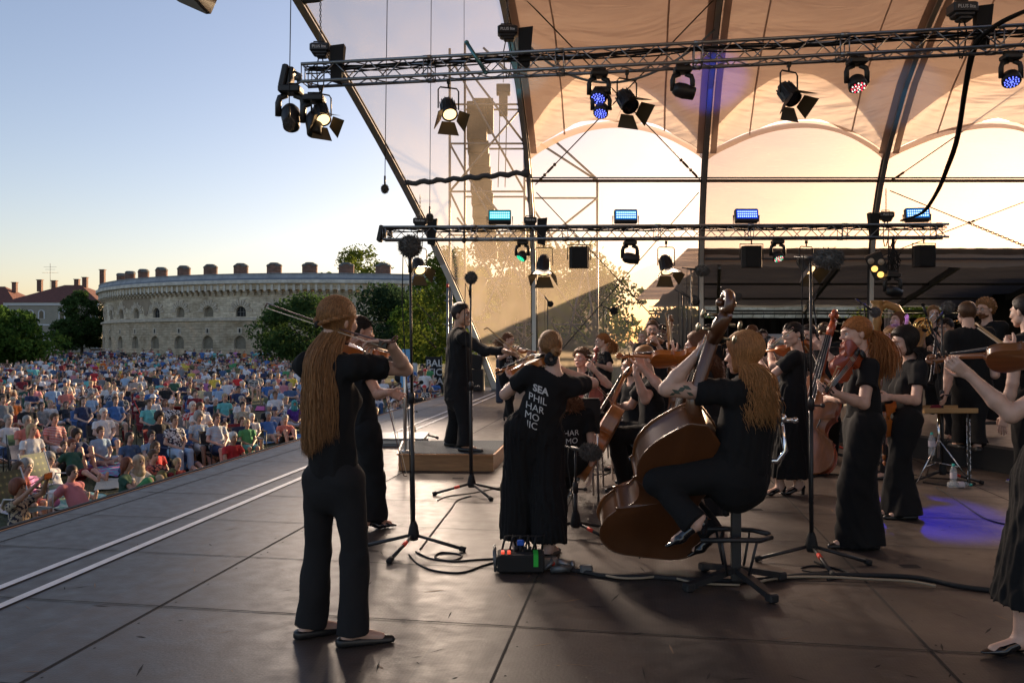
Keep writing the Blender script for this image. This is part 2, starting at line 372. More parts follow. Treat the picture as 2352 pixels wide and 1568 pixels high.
# --- FORTRESS (round brick and limestone tower)
FC = Vector((-29.9, 168.0, 0)); FR = 50.0
def fpt(a, r, z): return Vector((FC.x + r * math.sin(a), FC.y - r * math.cos(a), z))
def fang(px, z, FR=FR):
 d = Vector(((px - CX) / FP, 1, 0)).normalized(); o = Vector((0, 0, 0)) - FC
 o.z = 0; bq = o.dot(d); c = o.dot(o) - FR * FR; disc = bq * bq - c
 t = -bq - math.sqrt(max(disc, 0)); p = d * t - FC + Vector((0, 0, 0))
 p = d * t - Vector((FC.x, FC.y, 0)); return math.atan2(p.x, -p.y)
def brick_mat(name, c1, c2, mort, sx, sy, stain, bump=.4, patch=None):
 m = bpy.data.materials.new(name); m.use_nodes = True; N = m.node_tree.nodes; L = m.node_tree.links; b = N['Principled BSDF']
 uv = N.new('ShaderNodeUVMap')
 br = N.new('ShaderNodeTexBrick'); br.inputs['Scale'].default_value = 1; br.inputs['Brick Width'].default_value = sx; br.inputs['Row Height'].default_value = sy
 br.inputs['Mortar Size'].default_value = .02; br.inputs['Color1'].default_value = (*c1, 1); br.inputs['Color2'].default_value = (*c2, 1); br.inputs['Mortar'].default_value = (*mort, 1)
 L.new(uv.outputs[0], br.inputs['Vector'])
 n1 = N.new('ShaderNodeTexNoise'); n1.inputs['Scale'].default_value = .22; n1.inputs['Detail'].default_value = 9; n1.inputs['Roughness'].default_value = .7
 mp = N.new('ShaderNodeMapping'); mp.inputs['Scale'].default_value = (1, .9, 1); L.new(uv.outputs[0], mp.inputs[0]); L.new(mp.outputs[0], n1.inputs['Vector'])
 n3 = N.new('ShaderNodeTexNoise'); n3.inputs['Scale'].default_value = 1; n3.inputs['Detail'].default_value = 6
 mp3 = N.new('ShaderNodeMapping'); mp3.inputs['Scale'].default_value = (1.1, 3.4, 1); L.new(uv.outputs[0], mp3.inputs[0]); L.new(mp3.outputs[0], n3.inputs['Vector'])
 r = ramp(N, stain); L.new(n1.outputs[0], r.inputs[0])
 r3 = ramp(N, [(.35, (.78, .76, .72)), (.68, (1.2, 1.19, 1.16))]); L.new(n3.outputs[0], r3.inputs[0])
 mx = N.new('ShaderNodeVectorMath'); mx.operation = 'MULTIPLY'; L.new(br.outputs[0], mx.inputs[0]); L.new(r.outputs[0], mx.inputs[1])
 my = N.new('ShaderNodeVectorMath'); my.operation = 'MULTIPLY'; L.new(mx.outputs[0], my.inputs[0]); L.new(r3.outputs[0], my.inputs[1])
 L.new(my.outputs[0], b.inputs['Base Color']); b.inputs['Roughness'].default_value = .95
 bp = N.new('ShaderNodeBump'); bp.inputs['Strength'].default_value = bump; bp.inputs['Distance'].default_value = .05; L.new(br.outputs['Fac'], bp.inputs['Height']); bp.invert = True; L.new(bp.outputs[0], b.inputs['Normal'])
 return m
m_lime = brick_mat('limestone_courses', (.66, .60, .49), (.52, .46, .36), (.36, .31, .24), 1.1, .32, [(.36, (.62, .57, .5)), (.5, (1.0, .97, .93)), (.66, (1.22, 1.22, 1.2))])
m_ash = brick_mat('ashlar_lower', (.52, .455, .355), (.42, .365, .28), (.27, .235, .18), 1.3, .4, [(.36, (.66, .58, .48)), (.5, (1.0, .97, .93)), (.6, (1.12, 1.0, .9)), (.7, (1.2, 1.16, 1.12))])
m_fbrick = brick_mat('weathered_red_brick', (.25, .12, .08), (.16, .08, .06), (.2, .17, .14), .3, .1, [(.3, (.6, .6, .6)), (.6, (1.1, 1, 1)), (.7, (1.3, 1.3, 1.3))])
m_stone = mat('pale_dressed_stone', (.6, .57, .5), .9, var=(1.2, .25), bump=(6, .3))
m_corb = mat('buff_corbel_stone', (.5, .435, .34), .9, var=(1.5, .25), bump=(6, .3))
m_lead = mat('grey_parapet_render', (.30, .32, .34), .8, var=(.8, .25), bump=(3, .2))
m_leadd = mat('dark_lead_flashing', (.1, .13, .17), .6)
m_plast = mat('tan_plaster_patch', (.31, .25, .18), .95, var=(1, .15), bump=(5, .3))
m_dark = mat('dark_opening', (.012, .013, .014), .8)
m_infill = mat('boarded_window_infill', (.2, .175, .13), .9, var=(2, .2))
m_wood = mat('grey_wood_frame', (.2, .2, .19), .8)
fort = thing('round_fortress', 'big round limestone fortress with chimneys, arched corbels and rows of small arched windows', 'fortress', (FC.x, FC.y, GZ))
FO = Vector((FC.x, FC.y, GZ))
def uvwrap(o, r):
 me = o.data; uvl = me.uv_layers.new(name='UVMap'); co = np.empty(len(me.vertices) * 3); me.vertices.foreach_get('co', co); co = co.reshape(-1, 3)
 li = np.empty(len(me.loops), dtype=np.int32); me.loops.foreach_get('vertex_index', li)
 a = np.arctan2(co[:, 0], -co[:, 1]); U = np.stack([a * r, co[:, 2]], 1)[li]
 uvl.data.foreach_set('uv', U.ravel().astype(np.float32))
ZT = 11.55; ZC = 9.0; ZS = 4.75
A0, A1 = -1.62, 1.62
winu = [fang(px, 0) for px in (246, 260, 281, 314, 358, 411, 476, 550, 633)]
step = (winu[8] - winu[3]) / 5
wing = [winu[8] + step * k for k in range(-13, 22)]
wing = [a for a in wing if A0 + .04 < a < A1 - .04]
def arch_pts(hw, hr, n=10):
 return [(-hw, 0)] + [(-hw * math.cos(PI * k / n), hr + hw * math.sin(PI * k / n)) for k in range(n + 1)] + [(hw, 0)]
def wall_band(name, z0, z1, r, m, opens, depth=.55, ratio=None):
 """drum wall cut by arched openings; opens=(angles, zbase, half width, jamb height)"""
 mb = MB(); angs, zb, hw, jh = opens; ha = hw / r
 edges = [A0]
 for a in angs: edges += [a - ha, a + ha]
 edges.append(A1)
 for i in range(0, len(edges), 2):
  a, b_ = edges[i], edges[i + 1]; n = max(1, int((b_ - a) / .02))
  mb.grid(lambda u, v: fpt(a + (b_ - a) * u, r, z0 + (z1 - z0) * v), n, 1, False)
 for a in angs:
  pts = [(a + x / r, zb + y) for x, y in arch_pts(hw, jh)]
  if zb > z0: mb.quad(fpt(a - ha, r, z0), fpt(a + ha, r, z0), fpt(a + ha, r, zb), fpt(a - ha, r, zb))
  top = pts[1:-1]
  for (p, q) in zip(top[:-1], top[1:]): mb.quad(fpt(p[0], r, p[1]), fpt(q[0], r, q[1]), fpt(q[0], r, z1), fpt(p[0], r, z1))
  mb.mi = 1
  loop = pts + [pts[0]]
  for (p, q) in zip(loop[:-1], loop[1:]): mb.quad(fpt(p[0], r, p[1]), fpt(p[0], r - depth, p[1]), fpt(q[0], r - depth, q[1]), fpt(q[0], r, q[1]))
  mb.mi = 0
 o = mb.build(name, [m, m_corb], fort, org=FO); uvwrap(o, r); return o
wall_band('lower_wall', GZ - .3, ZS, FR + .25, m_ash, (wing, .35, 1.0, 1.0))
wall_band('upper_wall', ZS, ZC, FR, m_lime, (wing, ZS + .45, .85, .7))
# plaster patch on the upper wall, left
mb = MB(); a, b_ = fang(283, 0), fang(347, 0)
mb.grid(lambda u, v: fpt(a + (b_ - a) * u + .006 * math.sin(v * 9), FR + .03, 6.9 + (8.85 - 6.9) * v - (1.2 * (1 - v) if u > .75 and u < .9 else 0) * (1 if v < .3 else 0) + .2 * math.sin(u * 20) * (1 - v)), 24, 8)
mb.build('plaster_patch', m_plast, fort, org=FO)
# string course, cornice, parapet
def ring(name, prof, m, n=170):
 mb = MB()
 for (r0_, z0), (r1_, z1) in zip(prof[:-1], prof[1:]):
  mb.grid(lambda u, v: fpt(A0 + (A1 - A0) * u, r0_ + (r1_ - r0_) * v, z0 + (z1 - z0) * v), n, 1, False)
 o = mb.build(name, m, fort, org=FO); uvwrap(o, FR); return o
ring('string_course', [(FR + .2, ZS - .28), (FR + .55, ZS - .2), (FR + .55, ZS + .12), (FR - .02, ZS + .3)], m_corb)
ring('cornice', [(FR + .95, ZC + .95), (FR + 1.35, ZC + 1.05), (FR + 1.35, ZC + 1.55), (FR + 1.1, ZC + 1.6)], m_stone)
ring('flashing', [(FR + 1.1, ZC + 1.58), (FR + 1.05, ZC + 1.8)], m_leadd)
ring('parapet', [(FR + 1.04, ZC + 1.8), (FR + .8, ZT - .15), (FR + .9, ZT - .1), (FR + .9, ZT), (FR - 2.5, ZT + .1)], m_lead)
ring('cornice_soffit', [(FR - .02, ZC), (FR + .1, ZC + .9), (FR + 1.0, ZC + .94)], m_lime)
mb = MB(); NC = 150
sa = (A1 - A0) / NC
for i in range(NC + 1):
 a = A0 + i * sa; hw = .2 / FR
 for (r_, z0, z1, w) in ((.35, ZC - .62, ZC - .3, 1), (.62, ZC - .3, ZC - .05, 1.25), (.95, ZC - .05, ZC + .95, .9)):
  h = hw * w
  P = [fpt(a + s_ * h, FR + rr_, z) for z in (z0, z1) for (s_, rr_) in ((-1, -.1), (1, -.1), (1, r_), (-1, r_))]
  mb.mi = 0 if w != .9 else 1
  mb.add(P, [(0, 3, 2, 1), (4, 5, 6, 7), (0, 1, 5, 4), (1, 2, 6, 5), (2, 3, 7, 6), (3, 0, 4, 7)], False)
 if i == NC: break
 # arch between this corbel and the next
 mb.mi = 2; ca = a + sa / 2; rad = sa / 2 - hw; n = 7; prev = None
 for k in range(n + 1):
  t = PI * k / n; x = -math.cos(t) * rad; z = ZC - .02 + math.sin(t) * rad * FR * .62
  if prev: mb.quad(fpt(ca + prev[0], FR + .85, prev[1]), fpt(ca + x, FR + .85, z), fpt(ca + x, FR + .85, ZC + .97), fpt(ca + prev[0], FR + .85, ZC + .97)); mb.quad(fpt(ca + prev[0], FR + .85, prev[1]), fpt(ca + prev[0], FR, prev[1]), fpt(ca + x, FR, z), fpt(ca + x, FR + .85, z))
  prev = (x, z)
o = mb.build('corbel_frieze', [m_corb, m_stone, m_lime], fort, org=FO); uvwrap(o, FR)
o['kind'] = 'stuff'
# windows with voussoirs, slots, lower windows
for i, a in enumerate(wing):
 vis = fang(200, 0) - .02 < a < fang(1900, 0)
 mb = MB(); hwv = .85
 for k in range(11):
  t = PI * (k + .5) / 11; l = 1.95 if k % 2 == 0 else 1.7; dt = .8 * PI / 22
  q = [(-math.cos(t - dt) * 1.0, math.sin(t - dt) * 1.0), (-math.cos(t - dt) * l, math.sin(t - dt) * l), (-math.cos(t + dt) * l, math.sin(t + dt) * l), (-math.cos(t + dt) * 1.0, math.sin(t + dt) * 1.0)]
  P = [fpt(a + x / FR, FR + rr_, ZS + 1.15 + z) for rr_ in (-.05, .14) for x, z in q]
  mb.add(P, [(4, 5, 6, 7), (0, 4, 7, 3), (1, 2, 6, 5), (0, 1, 5, 4), (2, 3, 7, 6)], False)
 w = mb.build('window_surround', m_corb, fort, org=FO)
 mb = MB(); glass = i % 3 == 0
 P = [fpt(a + x / FR, FR - .45, ZS + .45 + y) for x, y in arch_pts(.85, .7)]
 mb.add(P, [tuple(range(len(P)))], False)
 mb.build('window_pane' if glass else 'window_infill', m_dark if glass else m_infill, w, org=FO)
 if glass:
  mb = MB()
  for x in (-.28, .28): mb.bar(fpt(a + x / FR, FR - .4, ZS + .45), fpt(a + x / FR, FR - .4, ZS + 1.8), .05, .05)
  mb.bar(fpt(a - .85 / FR, FR - .4, ZS + 1.15), fpt(a + .85 / FR, FR - .4, ZS + 1.15), .05, .05)
  mb.build('window_bars', m_wood, w, org=FO)
 mb = MB()
 for (w_, h_, m_i, dr) in ((.42, .5, 0, .04), (.13, .3, 1, .08)):
  mb.mi = m_i; z = 3.1
  mb.quad(fpt(a - w_ / FR, FR + .25 + dr, z - h_), fpt(a + w_ / FR, FR + .25 + dr, z - h_), fpt(a + w_ / FR, FR + .25 + dr, z + h_), fpt(a - w_ / FR, FR + .25 + dr, z + h_))
 mb.build('loophole', [m_corb, m_dark], fort, org=FO)
 mb = MB()
 P = [fpt(a + x / FR, FR - .2, .35 + y) for x, y in arch_pts(1.0, 1.0)]
 mb.add(P, [tuple(range(len(P)))], False)
 lw = mb.build('lower_window', m_infill, fort, org=FO)
# chimneys: round brick stacks with a stone coping
cpx = [(283, 0), (295, 0), (307, 0), (336, 0), (371, 0), (418, 0), (477, 0), (541, 0), (615, 0), (697, 0), (787, 0), (880, 0)]
cap_ = []
for px, _ in cpx: cap_.append(fang(max(px, 275), 0, FR - 2))
st = (cap_[-1] - cap_[4]) / 7
cang = [cap_[-1] - st * k for k in range(11)] + [cap_[-1] + st * k for k in range(1, 11)]
for a in cang:
 c = fpt(a, FR - 2.0, ZT + .05); mb = MB()
 M = Matrix.Rotation(a, 3, 'Z')
 for (x_, r_, h_) in ((-.55, .62, 1.2), (.55, .62, 1.2), (0, .78, 1.42)):
  o_ = c + M @ Vector((x_, 0, 0)); mb.mi = 0; mb.lathe([(r_, -.4), (r_, h_)], o_, n=12)
  mb.mi = 1; mb.lathe([(r_ + .07, h_), (r_ + .07, h_ + .14), (r_ * .8, h_ + .34), (0, h_ + .36)], o_, n=12, smooth=False)
 o = mb.build('chimney', [m_fbrick, mat('dark_coping', (.13, .13, .12), .9, var=(3, .2))], fort, org=FO); uvwrap(o, FR)
# --- far houses
def house(name, label, x0, x1, y0, y1, zb, zw, zr, wallm, chim, floors, winm, roofm):
 o = thing(name, label, 'house', ((x0 + x1) / 2, (y0 + y1) / 2, zb)); org = o.location
 mb = MB(); mb.box(((x0 + x1) / 2, (y0 + y1) / 2, (zb + zw) / 2), (x1 - x0, y1 - y0, zw - zb)); mb.build('wall', wallm, o, org=org)
 mb = MB(); e = .5; h = (y1 - y0) / 2; cy = (y0 + y1) / 2
 P = [(x0 - e, y0 - e, zw), (x1 + e, y0 - e, zw), (x1 + e, y1 + e, zw), (x0 - e, y1 + e, zw), (x0 + h, cy, zr), (x1 - h, cy, zr)]
 mb.add(P, [(0, 1, 5, 4), (1, 2, 5), (2, 3, 4, 5), (3, 0, 4), (3, 2, 1, 0)], False); rf = mb.build('roof', roofm, o, org=org)
 for (x, dy, hh) in chim:
  mb = MB(); mb.box((x, cy + dy, zr - .8 + hh / 2), (1.1, .8, hh + 1.6)); mb.box((x, cy + dy, zr + hh + .05), (1.4, 1.1, .15)); mb.build('chimney', m_fbr2, rf, org=org)
 mb = MB(); mb.bar((x0 - .05, y0 - .1, zw - .3), (x1 + .05, y0 - .1, zw - .3), .3, .7); mb.bar((x0 - .02, y0 - .06, zb + (zw - zb) * .55), (x1 + .02, y0 - .06, zb + (zw - zb) * .55), .14, .3)
 for x in (x0 + .4, x1 - .4): mb.bar((x, y0 - .08, zb), (x, y0 - .08, zw - .66), .2, .8)
 mb.bar((x1 + .1, y0, zw - .3), (x1 + .1, y1, zw - .3), .3, .7)
 mb.build('trim', m_trim, o, org=org)
 for z in floors:
  nW = int((x1 - x0) / 3.2)
  for k in range(nW):
   x = x0 + (k + .5 + (.18 if k % 2 else -.12)) * (x1 - x0) / nW
   mb = MB(); mb.prism([(px_ * 1.25, py_) for px_, py_ in arch_pts(.62, 1.5, 8)], 0, .1, Matrix.Rotation(PI / 2, 3, 'X'), (x, y0 - .02, z - .1)); w = mb.build('window', m_trim, o, org=org)
   mb = MB(); mb.prism(arch_pts(.5, 1.35, 8), 0, .04, Matrix.Rotation(PI / 2, 3, 'X'), (x, y0 - .125, z)); mb.build('pane', winm, w, org=org)
 return o
m_roof = mat('dark_red_tiles', (.13, .045, .03), .85, var=(2, .3), bump=(12, .6, (1, 1, 3)))
m_trim = mat('white_render_trim', (.6, .62, .64), .8)
m_hw = mat('grey_beige_render', (.3, .28, .23), .9, var=(.5, .12))
m_fbr2 = mat('chimney_brick', (.16, .09, .07), .9, var=(3, .3))
m_glass = mat('window_glass', (.02, .03, .04), .15)
house('apartment_house', 'grey rendered house with dark red hipped roof and white corner trim beside the round fortress', -118, -96.0, 185, 203, -1, 10.5, 15.2, m_hw, [(-115, 0, 1.2), (-111.5, 0, 1.0), (-106.5, 1, 1.4), (-104, 0, 1.8), (-98.2, -3, 3.4)], (6.8, 1.6), m_glass, m_roof)
house('far_house', 'long red roofed house at the left edge behind the first house', -150, -121.5, 196, 214, -1, 9.5, 15.6, m_hw, [(-140, 0, 1), (-128, 0, 1)], (6,), m_glass, m_roof)
ant = MB(); ax_, ay_ = -112.5, 194; ant.cyl((ax_, ay_, 14.5), (ax_, ay_, 20.5), .05)
for z, w in ((19.6, 1.6), (19.0, 1.2), (18.2, 2.0)): ant.bar((ax_ - w, ay_, z), (ax_ + w, ay_, z), .05, .05)
for k in range(-3, 4): ant.bar((ax_ + k * .5, ay_ - .5, 18.25), (ax_ + k * .5, ay_ + .5, 18.25), .04, .04)
tag(ant.build('roof_antenna', mat('aerial_grey', (.15, .15, .15), .6)), 'television aerial mast standing on the dark red roof', 'antenna')
# --- trees
leafc = {'dark': (.05, .095, .036), 'green': (.06, .12, .03), 'lit': (.10, .14, .03), 'blue': (.034, .065, .036)}  # 'lit' leaves have warm sunlight mixed into their colour
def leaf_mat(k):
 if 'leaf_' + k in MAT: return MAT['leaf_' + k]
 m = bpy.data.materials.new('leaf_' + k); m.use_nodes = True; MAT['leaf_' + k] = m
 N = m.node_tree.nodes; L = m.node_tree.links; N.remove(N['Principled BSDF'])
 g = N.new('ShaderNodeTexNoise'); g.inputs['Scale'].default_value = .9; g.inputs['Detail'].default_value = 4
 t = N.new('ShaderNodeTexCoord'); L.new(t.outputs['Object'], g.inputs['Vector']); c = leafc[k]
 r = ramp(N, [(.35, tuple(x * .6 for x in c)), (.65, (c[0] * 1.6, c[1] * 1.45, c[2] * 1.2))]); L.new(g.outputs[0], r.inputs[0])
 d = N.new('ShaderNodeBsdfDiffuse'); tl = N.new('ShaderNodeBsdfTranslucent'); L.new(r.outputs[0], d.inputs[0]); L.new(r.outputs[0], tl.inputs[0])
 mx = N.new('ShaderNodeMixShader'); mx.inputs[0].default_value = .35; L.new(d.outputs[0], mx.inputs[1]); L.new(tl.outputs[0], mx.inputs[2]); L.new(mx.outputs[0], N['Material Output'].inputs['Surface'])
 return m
m_bark = mat('grey_brown_bark', (.07, .055, .042), .95, bump=(10, .8, (1, 1, .3)))
def tree(name, label, x, y, h, rw, kind, n=9000, leaf=.22, low=.22, seed=1, group=None, lean=0, spread=1.0, dens=.62):
 rg = random.Random(seed); z0 = gz(x, y) - .05
 o = thing(name, label, 'tree', (x, y, z0), group=group)
 mb = MB(); th = h * .62; tips = []
 pts = [Vector((lean * t * t * 2 + .15 * math.sin(3 * t + seed), .15 * math.cos(4 * t), th * t)) for t in [i / 6 for i in range(7)]]
 mb.tube(pts, [h * .028 * (1 - .75 * i / 6) for i in range(7)], 9)
 for k in range(13):
  t = .3 + .7 * k / 13; p = pts[min(6, int(t * 6))]; a = k * 2.4 + seed; l = rw * (.9 - .35 * t)
  q = p + Vector((math.cos(a) * l, math.sin(a) * l, h * .16 + rg.random() * h * .1)); mid = (p + q) / 2 + Vector((0, 0, -.03 * h))
  mb.tube([p, mid, q], [h * .011 * (1.2 - t * .6), h * .008, h * .003], 6); tips.append(q)
 mb.build('trunk', m_bark, o)
 # clumps in the crown volume
 cl = []
 for k in range(int(46 * spread) + 10):
  a = rg.random() * 2 * PI; zz = rg.random(); ph = low + (1 - low) * zz
  prof = math.sin(PI * min(1, max(0, (zz * .86 + .12)))) ** .7
  rr_ = rw * prof * math.sqrt(rg.random()) * 1.0
  cl.append((Vector((math.cos(a) * rr_ + lean * ph, math.sin(a) * rr_, h * ph)), rw * (.16 + .22 * rg.random())))
 nn = np.random.RandomState(seed); V = []; per = n // len(cl)
 for c, r_ in cl:
  d = nn.normal(size=(per, 3)); d /= np.linalg.norm(d, axis=1)[:, None]; rad = r_ * nn.uniform(.35, 1.1, per) ** dens
  V.append(np.array(c)[None] + d * rad[:, None] * np.array([1.05, 1.05, .72]))
 C = np.concatenate(V); C[:, 2] = np.maximum(C[:, 2], .5); n = len(C)
 u = nn.normal(size=(n, 3)); u /= np.linalg.norm(u, axis=1)[:, None]; w = nn.normal(size=(n, 3)); w = np.cross(u, w); w /= np.linalg.norm(w, axis=1)[:, None]
 s = (leaf * nn.uniform(.6, 1.4, n))[:, None]
 Q = np.stack([C - u * s, C + w * s * .45, C + u * s, C - w * s * .45], 1).reshape(-1, 3)
 mb = MB(); mb.arr(Q, np.arange(4 * n).reshape(-1, 4), False); mb.build('crown', leaf_mat(kind), o)
 return o
def at(px, d): return ((px - CX) / FP * d, d)
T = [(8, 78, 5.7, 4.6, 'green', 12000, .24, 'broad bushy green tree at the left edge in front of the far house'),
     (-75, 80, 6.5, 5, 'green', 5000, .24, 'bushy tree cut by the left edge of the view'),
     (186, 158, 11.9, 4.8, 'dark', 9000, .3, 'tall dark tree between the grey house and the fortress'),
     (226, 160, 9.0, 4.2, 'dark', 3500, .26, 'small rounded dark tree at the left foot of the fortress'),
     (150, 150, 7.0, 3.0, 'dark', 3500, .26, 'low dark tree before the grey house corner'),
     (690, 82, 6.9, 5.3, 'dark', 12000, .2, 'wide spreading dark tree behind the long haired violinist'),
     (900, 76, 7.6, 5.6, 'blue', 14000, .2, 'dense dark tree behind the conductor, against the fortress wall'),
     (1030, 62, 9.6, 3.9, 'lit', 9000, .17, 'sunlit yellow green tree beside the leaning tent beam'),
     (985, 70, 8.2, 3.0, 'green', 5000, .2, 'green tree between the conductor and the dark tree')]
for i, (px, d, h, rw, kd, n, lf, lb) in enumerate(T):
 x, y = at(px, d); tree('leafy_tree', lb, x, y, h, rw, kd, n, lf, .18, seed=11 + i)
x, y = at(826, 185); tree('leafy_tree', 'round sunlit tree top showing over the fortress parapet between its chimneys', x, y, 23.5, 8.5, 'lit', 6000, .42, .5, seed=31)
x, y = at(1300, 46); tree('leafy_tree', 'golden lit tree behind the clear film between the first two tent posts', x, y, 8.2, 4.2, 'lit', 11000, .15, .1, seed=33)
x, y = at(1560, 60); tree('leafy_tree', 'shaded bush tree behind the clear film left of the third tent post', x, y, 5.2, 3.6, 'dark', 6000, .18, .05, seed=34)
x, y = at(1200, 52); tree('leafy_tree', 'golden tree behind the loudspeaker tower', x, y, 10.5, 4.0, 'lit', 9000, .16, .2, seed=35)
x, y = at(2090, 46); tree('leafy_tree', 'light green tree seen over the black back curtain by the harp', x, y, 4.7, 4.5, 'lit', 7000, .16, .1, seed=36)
# tall grass at the foot of the fortress
def grass(name, spots, n, h, m, seed):
 nn = np.random.RandomState(seed); V = []
 for (x0, x1, y0, y1) in spots:
  k = n // len(spots); X = nn.uniform(x0, x1, k); Y = nn.uniform(y0, y1, k)
  Z = np.array([gz(a, b_) for a, b_ in zip(X, Y)]); H = h * nn.uniform(.5, 1.2, k); w = .05 * h
  lx = nn.normal(0, .25 * h, k); a = nn.uniform(0, PI, k)
  V.append(np.stack([np.stack([X - w * np.cos(a), Y - w * np.sin(a), Z], 1), np.stack([X + w * np.cos(a), Y + w * np.sin(a), Z], 1), np.stack([X + lx, Y + nn.normal(0, .2 * h, k), Z + H], 1)], 1))
 V = np.concatenate(V).reshape(-1, 3); mb = MB(); mb.arr(V, np.arange(len(V)).reshape(-1, 3), False)
 o = mb.build(name, m); tag(o, 'tall dry grass growing along the foot of the fortress wall' if h > .5 else 'short trampled grass of the meadow in front of the stage', 'grass', kind='stuff')
m_dry = mat('dry_grass_blades', (.12, .11, .05), .9, var=(.5, .4))
grass('tall_grass', [(-95, -60, 106, 128), (-60, -12, 104, 115)], 26000, .9, m_dry, 3)
grass('meadow_grass', [(-9, -3.2, 9, 20), (-16, -2.5, 14, 32)], 42000, .045, mat('short_grass_blades', (.07, .075, .03), .9, var=(.6, .4)), 4)
# -- THE STAGE TENT
PROF = [(24, -.1), (24, 2), (23.97, 3.6), (23.75, 4.6), (23.3, 5.6), (22.75, 6.4), (22.0, 7.2), (20.8, 8.25), (19.3, 9.1), (17.2, 9.95), (14.5, 10.7), (11, 11.3), (7, 11.7), (2, 11.9), (-5, 11.8)]
pl = [0.0]
for (a, b_), (c, d) in zip(PROF[:-1], PROF[1:]): pl.append(pl[-1] + math.hypot(c - a, d - b_))
def prof(s):
 for i in range(len(pl) - 1):
  if s <= pl[i + 1] or i == len(pl) - 2:
   t = (s - pl[i]) / (pl[i + 1] - pl[i]); return PROF[i][0] + (PROF[i + 1][0] - PROF[i][0]) * t, PROF[i][1] + (PROF[i + 1][1] - PROF[i][1]) * t
def s_of_z(z):
 for i in range(len(pl) - 1):
  if PROF[i][1] <= z <= PROF[i + 1][1]: return pl[i] + (pl[i + 1] - pl[i]) * (z - PROF[i][1]) / (PROF[i + 1][1] - PROF[i][1])
AX = {1: -.47, 2: .68, 3: 5.7, 4: 10.8, 5: 15.9, 6: 21}
def apt(k, s, din=0.0):
 y, z = prof(s)
 if k == 1: return Vector((-.47 - .375 * z - .011 * z * z, y, z))
 return Vector((AX[k] + VP * (y - 24), y, z))
def abet(u, k, s, sag=0.0):
 p, q = apt(k, s), apt(k + 1, s); r_ = p.lerp(q, u); r_.z -= sag * 4 * u * (1 - u); r_.y -= 0; return r_
m_alu = mat('tent_beam_aluminium', (.42, .42, .42), .42, .85, bump=(8, .12))
m_alud = mat('grey_steel', (.16, .17, .18), .5, .6)
m_keder = mat('dark_keder_rail', (.05, .05, .055), .6)
m_fabric = film('beige_tent_fabric', (.50, .405, .36), .985, .6, .62, bump=[(.55, (.5, 1.6, 1.2), .5), (1.6, (.4, 2.4, 1.6), .06)])
m_flap = film('double_grey_flap', (.34, .26, .23), 1.0, .6, .55)
m_hem = film('beige_hem_fabric', (.56, .42, .33), .88, .6, .7)
m_clear = film('clear_window_film', (.9, .74, .58), .04, .3, .8, [(.9, (1, 1, .6), .35, .8, .10), (30, (1, 1, .03), .64, .8, .16)], low_haze=.17)
m_clear2 = film('clear_window_upper', (.9, .76, .6), .17, .2, .6, [(1.2, (.4, 1, 1), .35, .8, .15), (40, (.05, 1, .8), .6, .8, .2)])
def rect_sweep(mb, pts, w, h, side):
 P = []; side = Vector(side).normalized()
 for i, p in enumerate(pts):
  t = (pts[min(i + 1, len(pts) - 1)] - pts[max(i - 1, 0)]).normalized(); n = t.cross(side).normalized()
  for a, b_ in ((-1, -1), (1, -1), (1, 1), (-1, 1)): P.append(p + side * a * w / 2 + n * b_ * h / 2)
 Fs = [(i * 4 + k, i * 4 + (k + 1) % 4, i * 4 + 4 + (k + 1) % 4, i * 4 + 4 + k) for i in range(len(pts) - 1) for k in range(4)]
 mb.add(P, Fs + [(3, 2, 1, 0), tuple(len(P) - 4 + k for k in range(4))], False)
SS = [i * pl[-1] / 46 for i in range(47)]
alab = {1: 'leaning front beam of the tent, foot on the stage behind the conductor', 2: 'tent post lit teal at its top, second beam from the open front', 3: 'tent post lit deep blue at its top, by the start of the black side tent',
  4: 'tent post lit teal at its top, carrying the lamp cluster at the right', 5: 'tent beam at the far right end of the stage tent'}
for k in (1, 2, 3, 4, 5):
 o = thing('tent_beam', alab[k], 'tent beam', apt(k, 0.1), group='curved aluminium tent beams'); mb = MB()
 pts = [apt(k, s) for s in SS]; side = (1, -.161, 0) if k > 1 else (1, -.1, .35)
 rect_sweep(mb, pts, .17 if k == 1 else .12, .34 if k == 1 else .25, side); mb.build('beam', m_alu, o, org=o.location)
 mb = MB(); sv = Vector(side).normalized()
 for sg in (-1, 1): rect_sweep(mb, [p + sv * sg * (.1 if k == 1 else .075) for p in pts], .03, .07, side)
 mb.build('keder_rail', m_keder, o, org=o.location)
 mb = MB(); f = apt(k, .02)
 if k in (1, 2): mb.box((f.x, f.y, .03), (.35, .5, .05)); mb.bar(f + Vector((.1, -.2, .05)), f + Vector((.1, -.2, .35)), .03, .03); mb.ball(f + Vector((.14, -.22, .12)), .06); mb.ball(f + Vector((.14, -.15, .22)), .045)
 else: mb.box((f.x, f.y, .03), (.3, .3, .05))
 mb.build('foot', m_alud, o, org=o.location)
